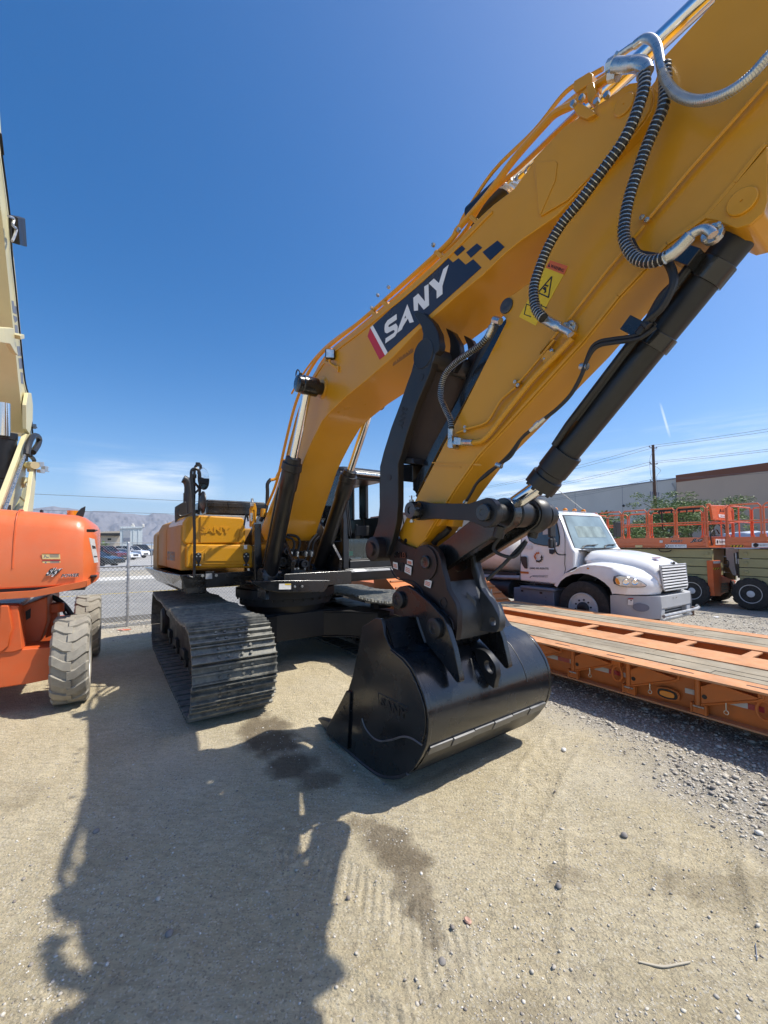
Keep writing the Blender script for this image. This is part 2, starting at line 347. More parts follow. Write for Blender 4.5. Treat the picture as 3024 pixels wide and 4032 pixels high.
def track(root, w0, w1, side):
    fr = TR; s = 1
    ZT, RT, L0 = .98, .40, 1.84               # top height, wrap radius, half wheelbase
    def path(n):
        pl = []; zc_f, zc_r = .50, .52
        for k in range(60): u = -L0+2*L0*k/60; pl.append((u, .0))
        for k in range(24): a = -math.pi/2+math.pi*k/24; pl.append((L0+.47*math.cos(a), .49+.49*math.sin(a)))
        for k in range(60):
            t = k/60; u = L0-2*L0*t; sag = -.035*abs(math.sin(t*math.pi*3)); pl.append((u, .98+sag))
        for k in range(24): a = math.pi/2+math.pi*k/24; pl.append((-L0+.47*math.cos(a), .49+.49*math.sin(a)))
        pl.append(pl[0]); d = [0]
        for a, b in zip(pl, pl[1:]): d.append(d[-1]+math.hypot(b[0]-a[0], b[1]-a[1]))
        out = []
        for k in range(n):
            t = d[-1]*k/n; i = max(j for j in range(len(d)) if d[j] <= t+1e-9); i = min(i, len(pl)-2); q = (t-d[i])/(d[i+1]-d[i])
            out.append((pl[i][0]+q*(pl[i+1][0]-pl[i][0]), pl[i][1]+q*(pl[i+1][1]-pl[i][1])))
        return out
    n = 52; C = path(n); pitch = 0.0
    prof = [(-.100,.0),(-.100,.030),(-.096,.050),(-.084,.050),(-.076,.016),(-.014,.010),(-.007,.046),(.007,.046),(.014,.010),(.060,.014),(.068,.050),(.080,.050),(.084,.022),(.088,-.010),(.076,-.012)]
    shoes = [];
    fb = thing_part('track', root)
    for k in range(n):
        a = C[k]; b = C[(k+1) % n]; dx, dz = b[0]-a[0], b[1]-a[1]; l = math.hypot(dx, dz); dx /= l; dz /= l; cx, cz = (a[0]+b[0])/2, (a[1]+b[1])/2
        nx, nz = dz, -dx                     # outward
        mb = MB(); jw = random.uniform(-.004, .004)
        poly = [fr.P(cx+dx*x*l/.2+nx*(y-.02), w0+jw, cz+dz*x*l/.2+nz*(y-.02)+.02) for x, y in prof]
        mb.prism(poly, fr.W*(w1-w0))
        wc = (w0+w1)/2
        for sw in (-.16, -.07, .07, .16):    # track bolts
            for ox in (-.045, .04):
                c = fr.P(cx+dx*ox+nx*(.0), wc+sw, cz+dz*ox+nz*(.0)+.02); mb.cyl(c, c+fr.F*(nx*.018)+V((0,0,nz*.018)), .016, n=6)
        # link plates on the inside of the shoe
        for sw in (-.115, .115):
            q = [fr.P(cx+dx*x-nx*y, wc+sw-.02, cz+dz*x-nz*y+.02) for x, y in ((-.11,.02),(.11,.02),(.10,.10),(-.10,.10))]
            mb.prism(q, fr.W*.04)
        mb.build('track_shoe', 'track', fb)
    wc = (w0+w1)/2
    f = MB(); f.box(fr, -L0+.15, L0-.25, wc-.20, wc+.20, .33, .66)
    poly = [fr.P(u, wc-.24, z) for u, z in ((-L0+.1,.62),(L0-.4,.62),(L0-.5,.72),(-L0+.3,.74))]; f.prism(poly, fr.W*.48)
    for u in (-1.2,-.4,.4,1.2): f.box(fr, u-.12, u+.12, wc-.25, wc+.25, .30, .42)
    f.box(fr, L0-.32, L0-.05, wc-.17, wc+.17, .42, .60)
    f.build('track_frame', 'undr', root, .012)
    for u in (-1.45,-1.02,-.6,-.18,.25,.68,1.1,1.5):
        MB().turn(fr.P(u, wc-.2, .235), fr.W, [(0,0),(0,.10),(.05,.105),(.05,.15),(.10,.15),(.10,.11),(.30,.11),(.30,.15),(.35,.15),(.35,.105),(.40,.10),(.40,0)], 20).build('track_roller', 'undr', root)
    for u in (-.8, .9):
        m = MB(); m.turn(fr.P(u, wc-.12, .84), fr.W, [(0,0),(0,.07),(.24,.07),(.24,0)], 18); m.box(fr, u-.05, u+.05, wc-.22, wc-.12, .6, .88); m.build('carrier_roller', 'undr', root)
    MB().turn(fr.P(L0, wc-.1, .49), fr.W, [(0,0),(0,.12),(.03,.16),(.03,.36),(.0,.38),(.06,.42),(.14,.42),(.20,.38),(.17,.36),(.17,.16),(.2,.12),(.2,0)], 36).build('idler', 'undr', root, 0)
    sp = MB(); nt = 21; pr = []
    for k in range(nt*2): a = math.pi*k/nt; r_ = .40 if k % 2 else .34; pr.append(fr.P(-L0+r_*math.cos(a), wc-.05, .49+r_*math.sin(a)))
    sp.prism(pr, fr.W*.1); sp.turn(fr.P(-L0, wc-.3, .49), fr.W, [(0,0),(0,.2),(.04,.24),(.25,.26),(.42,.26),(.46,.2),(.46,0)], 30); sp.build('sprocket', 'undr', root, .004)
def thing_part(name, root):                  # a part that only gathers its pieces
    o = bpy.data.objects.new(name, None); COL.objects.link(o); o.parent = root; MW[o.name] = MW[root.name]; return o

def boom_(root):
    fr = UB; bn, bt = -.25, .55
    out = fr.ws('E 860,490 940,478 990,505 1000,560 985,640 945,710 880,790 700,965 500,1180 430,1255 220,1400 130,1475 0,1600 O 990,637 905,712 848,772 789,824 752,853 716,887 696,910 676,949 660,985 650,1010 640,1045 622,1105 608,1155 602,1168 572,1168 564,1150 566,1135 590,1075 611,1010 625,950 640,900 652,862 664,830 681,801 713,757 779,704 828,664 870,630 950,558 1042,463 E 60,1190 180,1098 262,985 300,930 480,740 560,690 640,640', bn)
    b = MB().prism(out, fr.W*bt).build('boom', 'yellow', root, .010, 3)
    m = MB(); m.prism(fr.ws('E 300,935 480,745 562,693 640,643 860,493 938,482 986,508 995,560 980,638 940,708 875,786 700,958 498,1170 342,1262 318,1100 305,1000', bn), -fr.W*.014); m.build('boom_end_plate', 'yellow', b, .005)
    m = MB(); m.prism(fr.ws('E 308,945 425,936 437,950 425,1050 340,1245 330,1246 318,1100', bn-.014), -fr.W*.006); m.build('raised_panel', 'yellow', b, .004)
    m = MB(); c = fr.w(N('E',825,612), bn-.014); m.turn(c, -fr.W, [(0,.052),(.008,.053),(.012,.048),(.011,.005),(.008,.004),(.008,0)]); m.build('boom_pin_cover', 'yellow', b)
    c = fr.w(N('D',280,545), bn); m = MB(); m.turn(c, -fr.W, [(0,.135),(.006,.135),(.010,.125),(.006,.115),(.006,0)]); m.turn(c, -fr.W, [(.006,.11),(.018,.105),(.018,0)]); m.build('cylinder_boss', 'yellow', b)
    # edge flange along the top of the near face
    rows = fr.ws('O 583,1107 603,1040 622,970 640,900 655,858 683,805 715,762 781,709 830,669 872,635 952,563 1044,468 1064,448', bn)
    m = MB()
    m.tube([p-fr.W*.004+V((0,0,-.035)) for p in rows], .010, 6, 4); m.build('edge_weld', 'yellow', b)
    # decal
    nn = -fr.W
    def dec(st, mt, nm, lift=0.):
        return plate(nm, [p+nn*lift for p in fr.ws(st, bn)], nn, .0015, mt, b)
    dec('i 150,997 122,1083 243,1318 298,1275', 'red', 'red_stripe')
    dec('i 150,997 176,972 325,1245 298,1275', 'white', 'white_stripe')
    dec('i 176,972 928,291 980,342 1037,299 1108,364 1185,309 1268,392 325,1245', 'navy', 'dark_blue_panel')
    for s in ('i 990,243 1070,170 1106,205 1024,278', 'i 1113,240 1222,150 1275,193 1160,295', 'i 1277,238 1428,121 1500,186 1354,322'): dec(s, 'navy', 'dark_blue_square')
    let = dict(S='i 417,860 419,915 340,968 332,985 345,992 410,955 428,985 425,1045 400,1085 303,1155 307,1105 390,1050 400,1030 385,1020 320,1055 300,1045 295,1010 300,965 325,925',
               A='i 525,762 590,940 548,950 530,905 478,990 470,1015 428,1047 432,1010', N='i 585,698 635,655 702,735 695,585 737,560 743,772 690,817 632,745 632,825 592,828',
               Y='i 740,552 792,505 843,550 887,410 940,366 877,580 878,660 820,705 820,628')
    for s in let.values(): dec(s, 'white', 'boom_letter', .003)
    for cc in ('i 497,905 510,878 513,900',): dec(cc, 'navy', 'letter_counter', .006)
    m = MB()
    a = fr.w(N('D',745,405), bn-.002); random.seed(3)
    for k in range(34):
        t = k/34; c = fr.w(N('D', 742+t*135, 402-t*95), bn); d = fr.F*.004; h = V((0,0,1))*random.uniform(.02,.045); m.prism([c, c+d, c+d+h, c+h], nn*.001)
    m.build('stencilled_number', 'polew', b)
    return b

def side_lines(root):
    """hydraulic pipes that run along the top of the boom"""
    fr = UB; m = MB()
    m.tube(fr.ws('O 578,1090 598,1040 616,960 636,880 655,830 672,795 700,758 780,693 850,632 960,533 985,500', -.20), .021, 8, 5)
    m.tube(fr.ws('O 985,500 E 30,1130 180,930 350,735 430,655 540,600 620,530 735,450 765,430', -.18), .025, 8, 5)
    m.tube(fr.ws('O 640,905 665,850 700,775 780,705 860,638 950,553 1000,505 E 30,1140 230,960 520,690 560,660', -.08), .017, 8, 5)
    m.tube(fr.ws('O 630,850 660,800 705,748 785,688 860,626 980,515 O 1000,470 E 60,1000 300,760 460,560 560,480 700,400', .05), .015, 8, 5)
    m.tube(fr.ws('E 450,640 600,520 740,430 850,400', .1), .022, 8, 5)
    m.build('hydraulic_pipe', 'yellow', root)
    c = MB()
    for s, w in (('O 703,757 716,768 722,762 709,750',-.2), ('O 822,655 836,668 842,660 829,648',-.2), ('O 935,545 950,558 956,551 942,538',-.2), ('O 797,675 812,688 818,682 804,669',-.2), ('O 1012,470 1026,484 1032,477 1018,463',-.2)):
        c.prism([p for p in fr.ws(s, w-.03)], fr.W*.2)
    c.prism(fr.ws('E 530,470 620,415 640,430 635,475 600,500 540,540 525,520', -.20), fr.W*.12)
    c.prism(fr.ws('E 525,610 560,590 640,640 660,660 600,690 545,665 530,640', -.29), fr.W*.1)
    c.prism(fr.ws('E 600,500 640,470 660,540 630,600 610,590', -.24), fr.W*.06)
    c.build('pipe_bracket', 'yellow', root, .006)
    z = MB()
    for q in ('E 583,575', 'E 668,598', 'E 533,610', 'E 727,560', 'i 340,592', 'i 232,672', 'i 790,170', 'i 170,800', 'i 1050,20'):
        p = fr.ws(q, -.29)[0]; z.cyl(p-fr.W*.0, p-fr.W*.022, .017, n=6)
    # boom end manifold fittings
    z.cyl(fr.w(N('E',735,400),-.30), fr.w(N('E',775,375),-.30), .042, n=8); z.cyl(fr.w(N('E',745,440),-.30), fr.w(N('E',790,428),-.30), .035, n=8)
    z.cyl(fr.w(N('E',795,310),-.25), fr.w(N('E',760,365),-.25), .022, n=8)
    z.cyl(fr.w(N('E',960,400),-.05), fr.w(N('E',900,350),-.05), .03, n=8)
    z.tube(fr.ws('E 770,380 830,378 900,372 935,390 940,440', -.33), .036, 12, 5)
    z.tube(fr.ws('E 800,318 850,282 885,262', -.25), .017, 10, 4)
    z.build('hose_fitting', 'zinc', root)
    # arm cylinder lying on top of the boom
    a = fr.w(N('O',1020,470), .12); b = fr.w(N('O',1100,398), .12)
    m = MB(); m.cyl(a, b, .10); m.build('arm_cylinder', 'blackm', root, .004)
    p = fr.w(N('E',940,360), .10); q = fr.w(N('E',1330,-30), .10); d = (q-p).normalized()
    m = MB(); m.cyl(b, q+d*.15, .055); m.build('arm_cylinder_rod', 'chrome', root)
    for k, (x, y) in enumerate(((95,1078),(115,1070),(160,1060))):
        c = fr.w(N('E',x,y), -.05); z = MB(); z.cyl(c, c+V((0,0,.035)), .022, n=8); z.tube([c, c+V((0,0,.03))+fr.W*.1, c+fr.W*.2], .015, 8, 4); z.build('arm_cylinder_fitting', 'zinc', root)

def stick_(root):
    fr = UB; sn, st = -.19, .31
    up = [fr.P(6.10, sn, 4.62), fr.P(6.20, sn, 4.64), fr.P(6.29, sn, 4.45), fr.P(6.30, sn, 4.1)]
    left = fr.ws('D 840,1588 800,1560 775,1500 900,1250 1050,960 1180,710 1400,270 1478,118 H 590,385 560,352 553,330 560,295 590,262 640,235 700,190 740,165 E 300,1640 410,1390 470,1235 560,1090 700,900 900,600 1000,470 1050,330 1180,190 1345,10', sn)
    right = fr.ws('E 1659,1000 1640,1240 1560,1310 1480,1333 1420,1310 1370,1288 1305,1290 1080,1440 800,1740 590,2000 H 640,990 430,1215 300,1400 D 1080,1330 960,1530 900,1588', sn)
    s = MB().prism(left+up+right, fr.W*st).build('stick', 'yellow', root, .008, 3)
    # lip where the side plate stands proud of the underside
    m = MB()
    e = fr.ws('E 1659,846 1480,1070 1305,1272 1080,1428 800,1728 590,1988 H 640,980 430,1205 300,1390 D 1080,1320 960,1520', sn)
    for a, b in zip(e, e[1:]):
        d = (b-a).normalized(); n = d.cross(fr.W); m.hexa([a-fr.W*.003, b-fr.W*.003, b-fr.W*.003+n*-.022, a-fr.W*.003+n*-.022, a-fr.W*.014, b-fr.W*.014, b-fr.W*.014+n*-.022, a-fr.W*.014+n*-.022])
    m.build('side_lip', 'yellow', s, .003)
    # lug plate over the cylinder eye, with its weld seam
    m = MB(); m.prism(fr.ws('E 1659,860 1330,1240 1290,1272 1370,1288 1420,1310 1480,1333 1560,1310 1640,1240 1659,1180', sn-.002), -fr.W*.012); m.build('lug_plate', 'yellow', s, .004)
    m = MB(); m.turn(fr.w(N('E',1510,1175), sn-.014), -fr.W, [(0,.058),(.010,.058),(.014,.054),(.012,.006),(.008,.005),(.008,0)]); m.build('lug_pin_cover', 'yellow', s, 0)
    m = MB(); m.prism(fr.ws('D 1000,1028 1318,1040 1322,1052 1090,1035 1000,1036', sn-.002), -fr.W*.006)
    m.prism(fr.ws('D 1010,1050 1190,1060 1180,1066 1005,1058', sn-.002), -fr.W*.005); m.build('weld_seam', 'yellow', s)
    m = MB(); c = fr.w(N('H',597,310), sn); m.turn(c, -fr.W, [(0,.052),(.010,.052),(.014,.046),(.014,.02),(.010,0)]); m.build('linkage_pin', 'castgrey', s)
    m = MB(); c = fr.w(N('D',826,1540), sn); m.turn(c, -fr.W, [(0,.02),(.004,.018),(.002,0)]); m.build('grease_point', 'reddish', s)
    # pipes on the side of the stick
    m = MB(); q = sn-.03
    m.tube(fr.ws('E 1659,470 1400,765 1200,990 970,1265', q), .010, 8); m.tube(fr.ws('E 940,1310 700,1600 560,1780 490,1870', q), .010, 8)
    m.tube(fr.ws('E 440,1925 400,1975 340,2050 H 880,510 740,680 665,765', q), .010, 8)
    m.tube(fr.ws('H 650,790 560,870 490,985 440,1015 370,1035 300,1062', q), .011, 8, 4)
    m.tube(fr.ws('H 985,500 900,590 750,745 600,930 500,1060 455,1105 420,1118 375,1120', q-.01), .020, 10, 4)
    m.build('stick_pipe', 'yellow', s)
    m = MB(); m.prism(fr.ws('H 825,625 865,580 925,600 850,680', sn), -fr.W*.05); m.prism(fr.ws('H 640,765 655,745 690,775 668,797', sn), -fr.W*.035); m.prism(fr.ws('E 925,1285 935,1262 985,1280 965,1300', sn), -fr.W*.035)
    m.prism(fr.ws('H 940,500 1000,455 1025,475 985,520', sn), -fr.W*.04); m.build('pipe_clamp', 'yellow', s, .004)
    z = MB()
    for st_ in ('H 865,578', 'H 826,625', 'H 648,760', 'H 665,780', 'E 930,1265', 'E 958,1280', 'H 350,1028', 'H 352,1052', 'E 405,2040'):
        bolt(z, fr.ws(st_, sn-.035)[0], -fr.W, .014, .012)
    z.prism(fr.ws('H 285,1078 305,1085 312,1160 290,1160 280,1150', sn-.01), -fr.W*.07)
    z.cyl(fr.w(N('H',310,1118), sn-.045), fr.w(N('H',395,1120), sn-.045), .026, n=8)
    z.prism(fr.ws('H 325,1095 365,1100 362,1142 322,1140', sn), -fr.W*.08)
    # flange block under the two big hoses
    for a_, b_, r_ in (((490,1870),(545,1935),.042), ((1290,1350),(1400,1370),.045)):
        p = fr.w(N('E',*a_), sn-.02); c = fr.w(N('E',(a_[0]+b_[0])/2, (a_[1]+b_[1])/2+10), sn-.01)
        z.turn(c, -fr.W, [(0,0),(0,r_),(.03,r_),(.03,r_*.5),(.05,r_*.45),(.05,0)], 12)
        for k in range(4): a = k*math.pi/2+.6; bolt(z, c+(fr.F*math.cos(a)+fr.Z*math.sin(a))*r_*.75-fr.W*.03, -fr.W, .013, .015)
    z.build('flange_fitting', 'zinc', s, .003)
    # decal
    nn = -fr.W
    w = plate('warning_sticker', fr.ws('E 390,1508 502,1545 310,1893 213,1842', sn), nn, .0012, 'warny', s)
    plate('warning_header', [p+nn*.002 for p in fr.ws('E 394,1512 499,1547 475,1598 368,1556', sn)], nn, .001, 'warno', w)
    text('warning_lettering', 'WARNING', fr.w(N('E',396,1556), sn)+nn*.005, fr.w(N('E',470,1584), sn)+nn*.005, fr.w(N('E',404,1538), sn)+nn*.005, 'ink', w, .001, .01)
    mb = MB(); T = lambda s_: [p+nn*.004 for p in fr.ws(s_, sn)]
    mb.prism(T('E 381,1551 391,1530 395,1555'), nn*.001)
    for a in ('E 402,1607 322,1700 328,1703 404,1614', 'E 402,1607 408,1608 388,1733 382,1731', 'E 320,1696 386,1726 384,1733 318,1703', 'E 362,1652 386,1660 382,1668 359,1662', 'E 362,1668 372,1672 372,1700 360,1706 364,1690 350,1680',
              'E 272,1745 378,1790 376,1794 270,1749', 'E 256,1765 243,1825 247,1827 260,1768', 'E 256,1765 300,1783 299,1787 256,1770', 'E 243,1825 285,1840 284,1845 242,1829', 'E 338,1775 345,1768 350,1778 343,1786', 'E 345,1790 330,1800 300,1830 310,1850 325,1815 348,1805'):
        mb.prism(T(a), nn*.001)
    mb.build('warning_pictogram', 'ink', w)
    return s

def hoses(root):
    fr = UB
    for nm, st_, w, r, pt in (('boom_hose', 'E 940,430 935,520 900,640 860,740 800,850 720,960 640,1070 560,1180 470,1290 390,1420 330,1560 297,1680 310,1790 355,1850', (-.36,-.40), .028, .021),
                              ('stick_cylinder_hose', 'E 1058,385 1062,500 1050,620 1000,740 950,860 900,1000 860,1120 830,1250 822,1380 870,1480 940,1518 1010,1515 1065,1495', (-.30,-.34), .028, .021),
                              ('thumb_hose', 'H 480,495 440,540 370,590 300,640 240,700 210,770 205,850 235,930 262,985 268,1035', (-.26,-.27), .022, .016)):
        P = pts(st_); n = len(P); path = [fr.w(p, w[0]+(w[1]-w[0])*i/n) for i, p in enumerate(P)]
        m = MB(); c = ring_hose(m, path, r, pt); h = m.build(nm, 'rubber', root); c.build('wire_coil', 'zinc', h)
    # silver loop from the manifold to the right
    P = pts('E 885,262 940,225 985,232 1015,275 1030,350 1045,420 1075,490 1140,555 1240,585 1350,570 1450,525 1560,440 1659,330 1760,230'); path = [fr.w(p, -.30-.05*i/14) for i, p in enumerate(P)]
    m = MB(); m.tube(spline(path, 6), .021, 12); h = m.build('silver_loop_hose', 'zinc', root)
    m = MB(); c = ring_hose(MB(), path[5:], .0205, .009, 14); c.build('wire_coil', 'galv', h)
    z = MB()
    z.tube(fr.ws('E 355,1850 400,1878 450,1905 500,1930 512,1945', -.35), lambda t: .029 if t < .35 else (.031 if t < .45 else .020), 12, 4)
    z.tube(fr.ws('E 1065,1495 1120,1460 1180,1400 1230,1350 1290,1330 1330,1350 1340,1365', -.32), lambda t: .030 if t < .45 else .021, 12, 4)
    z.tube(fr.ws('H 478,498 500,455 510,420 525,395 545,385', -.24), lambda t: .024 if t < .5 else .016, 12, 4)
    z.cyl(fr.w(N('H',520,390),-.24), fr.w(N('H',560,400),-.24), .026, n=8)
    z.tube(fr.ws('H 266,1035 265,1085 270,1110 290,1130', -.25), lambda t: .026 if t < .55 else .016, 12, 4)
    z.tube(fr.ws('E 860,375 900,368 945,385 960,420', -.36), .029, 12, 4)
    z.build('steel_elbow', 'zinc', root)
    # thin black grease hoses towards the bucket cylinder
    m = MB()
    m.tube(fr.ws('E 860,1400 900,1470 980,1490 1060,1510 1100,1570 1110,1640 1080,1720 1030,1800 950,1870 H 1440,430', -.26), .020, 8, 5)
    for o in (0, 22):
        m.tube(fr.ws('H %d,%d %d,%d 1230,%d 1150,%d 1100,%d 1060,660 1040,720 980,830 900,915 825,975' % (1480,410+o, 1380,480+o, 505+o, 520+o, 560+o), -.215-.0005*o), .012, 8, 5)
        m.tube(fr.ws('H 740,1045 680,1100 620,%d 550,1250 480,%d 420,1360 385,1420 350,1478' % (1180+o, 1300+o//2), -.21), .011, 8, 5)
    m.tube(fr.ws('H 1600,180 1520,260 1440,400 1380,480', -.22), .026, 8, 4)
    m.build('grease_hose', 'rubber', root)
    z = MB()
    for a, b, r in (((825,975),(735,1050),.014), ((345,1480),(355,1465),.016), ((1035,668),(1075,670),.022), ((535,1250),(565,1262),.018), ((790,1000),(765,1025),.020)):
        z.cyl(fr.w(N('H',*a),-.215), fr.w(N('H',*b),-.215), r, n=10)
    z.build('hose_coupling', 'zinc', root)

def bucket_gear(root):
    fr = UB; cw = -.02
    # bucket cylinder
    top = fr.w(N('E',1640,1240), cw); gl = fr.w(N('H',790,1385), cw); end = fr.w(N('D',1470,1345), cw); ax = (gl-top).normalized()
    _l = fr.L(fr.w(N('E',1510,1175), -.19)); a2 = fr.P(_l[0], cw, _l[2]); ax = (gl-a2).normalized()
    c = MB(); c.cyl(a2-ax*.26, gl-ax*.28, .083, n=32); c.turn(a2-fr.W*.09-ax*.26, fr.W, [(0,0),(0,.100),(.18,.100),(.18,0)], 28); c.turn(gl-ax*.30, ax, [(0,.083),(.0,.104),(.16,.104),(.165,.096),(.20,.096),(.205,.110),(.29,.110),(.30,.05)], 32)
    cy = c.build('bucket_cylinder', 'blackm', root, .003)
    for k in range(10):
        a = 2*math.pi*k/10; u = ax.orthogonal().normalized(); v = ax.cross(u)
        MB_ = MB(); p = gl-ax*.01+(u*math.cos(a)+v*math.sin(a))*.095; MB_.cyl(p, p+ax*.02, .014, n=6); MB_.build('gland_bolt', 'blackm', cy)
    m = MB(); sd = ax.cross(fr.W).normalized(); of = fr.W*-.10+sd*-.06
    if of.z < 0: of = fr.W*-.10+sd*.06
    m.tube([a2+of+ax*.25, gl+of-ax*.45, gl+of*.9-ax*.3], .022, 10); m.tube([a2+of*.75+fr.W*-.03+ax*.2, gl+of*.75-ax*.5], .014, 8); m.build('cylinder_pipe', 'blackm', cy)
    m = MB(); m.box(Frame(a2, 36), 0, 0, 0, 0, 0, 0) if False else None
    for t, l in ((.12, .05), (.30, .04)):
        p = a2+ax*t*2.0
        m.cyl(p-ax*l, p+ax*l, .095, n=20); q = p+of*1.25; m.hexa([q+fr.W*x+sd*y+ax*z for z in (-.04,.04) for x, y in ((-.05,-.05),(.05,-.05),(.05,.05),(-.05,.05))])
    m.build('cylinder_clamp', 'black', cy, .004)
    m = MB(); m.cyl(gl-ax*.02, end, .055, n=28); m.build('cylinder_rod', 'chrome', root)
    # linkage: side links, cross tube, bucket link
    A = fr.w(N('D',910,1345), -.30); B = fr.w(N('D',1352,1358), -.30); a_ = fr.L(A); b_ = fr.L(B)
    for w0 in (-.31, .36):
        p0 = fr.P(a_[0], w0, a_[2]); p1 = fr.P(b_[0], w0, b_[2]); d = (p1-p0).normalized(); n = d.cross(fr.W).normalized()
        poly = []
        for k in range(13): a = math.pi/2+math.pi*k/12; poly.append(p0+(d*math.cos(a)+n*math.sin(a))*.082)
        poly += [p0+d*.16-n*.062, p1-d*.16-n*.062]
        for k in range(13): a = -math.pi/2+math.pi*k/12; poly.append(p1+(d*math.cos(a)+n*math.sin(a))*.105)
        poly += [p1-d*.16+n*.062, p0+d*.16+n*.062]
        MB().prism(poly, fr.W*.06).build('side_link', 'blackm', root, .006)
    for q, w0, w1, r in ((a_, -.40, -.31, .075), (b_, -.345, -.31, .062), (b_, .42, .46, .09)):
        m = MB(); m.turn(fr.P(q[0], w1, q[2]), -fr.W, [(0,0),(0,r),((w1-w0)*.8,r),(w1-w0,r*.9),(w1-w0,r*.4),((w1-w0)*.9,r*.35),((w1-w0)*.9,0)]); m.build('link_pin', 'black', root)
    m = MB(); bolt(m, fr.P(a_[0]-.02, -.36, a_[2]+.07), V((0,0,1)), .02, .02); bolt(m, fr.P(a_[0]-.02, -.36, a_[2]-.10), V((0,0,1)), .02, .02); m.build('pin_bolt', 'zinc', root)
    m = MB(); m.turn(fr.P(b_[0], -.25, b_[2]), fr.W, [(0,0),(0,.07),(.12,.07),(.13,.085),(.24,.085),(.25,.10),(.36,.10),(.37,.085),(.48,.085),(.49,.075),(.62,.075),(.62,0)], 28)
    m.turn(fr.P(b_[0]+.005, .18, b_[2]), fr.W, [(0,.12),(.02,.135),(.10,.14),(.12,.12)], 28)
    for w_ in (-.12, .30): m.cyl(fr.P(b_[0]-.02, w_, b_[2]-.09), fr.P(b_[0]-.05, w_, b_[2]-.17), .04)
    m.build('link_cross_tube', 'blackm', root, 0)
    # bucket link: a pair of arms and the plate between them
    Cc = fr.w(N('D',960,1685), -.22); c_ = fr.L(Cc)
    for w0 in (-.13, .17):
        p0 = fr.P(b_[0], w0, b_[2]); p1 = fr.P(c_[0], w0, c_[2]); d = (p1-p0).normalized(); n = d.cross(fr.W).normalized(); poly = []
        for k in range(11): a = math.pi/2+math.pi*k/10; poly.append(p0+(d*math.cos(a)+n*math.sin(a))*.115)
        for k in range(11): a = -math.pi/2+math.pi*k/10; poly.append(p1+(d*math.cos(a)+n*math.sin(a))*.10)
        MB().prism(poly, fr.W*.09).build('bucket_link', 'black', root, .010)
    p0 = fr.P(b_[0], -.05, b_[2]); p1 = fr.P(c_[0], -.05, c_[2]); d = (p1-p0).normalized(); n = d.cross(fr.W).normalized()
    MB().prism([p0+d*.16-n*.08, p1-d*.12-n*.08, p1-d*.12+n*.05, p0+d*.16+n*.05], fr.W*.23).build('link_web', 'black', root, .01)
    m = MB(); L = lambda u, w, z: fr.P(u, w, z)
    m.tube([L(b_[0]-.05,-.02,b_[2]-.12), L(b_[0]-.15,-.05,b_[2]-.26), L(b_[0]-.02,.02,b_[2]-.32), L(b_[0]+.05,.08,b_[2]-.2), L(b_[0]-.1,.0,b_[2]-.38), L(b_[0]-.22,-.05,b_[2]-.5)], .014, 8, 6); m.build('coupler_hose', 'rubber', root)
    m = MB(); q = fr.w(N('D',1100,1410), -.05)
    m.cyl(q-fr.W*.12, q+fr.W*.1, .05); bolt(m, q-fr.W*.12+V((0,0,.02)), -fr.W, .02, .03); m.prism(fr.ws('D 1070,1395 1140,1400 1130,1450 1075,1440', -.1), fr.W*.12); m.build('stick_foot_bracket', 'yellow', root, .006)
    m = MB(); m.tube(fr.ws('D 1110,1460 1085,1490 1030,1530 1010,1560', -.08), .028, 10, 4); m.build('coupler_feed_hose', 'rubber', root)

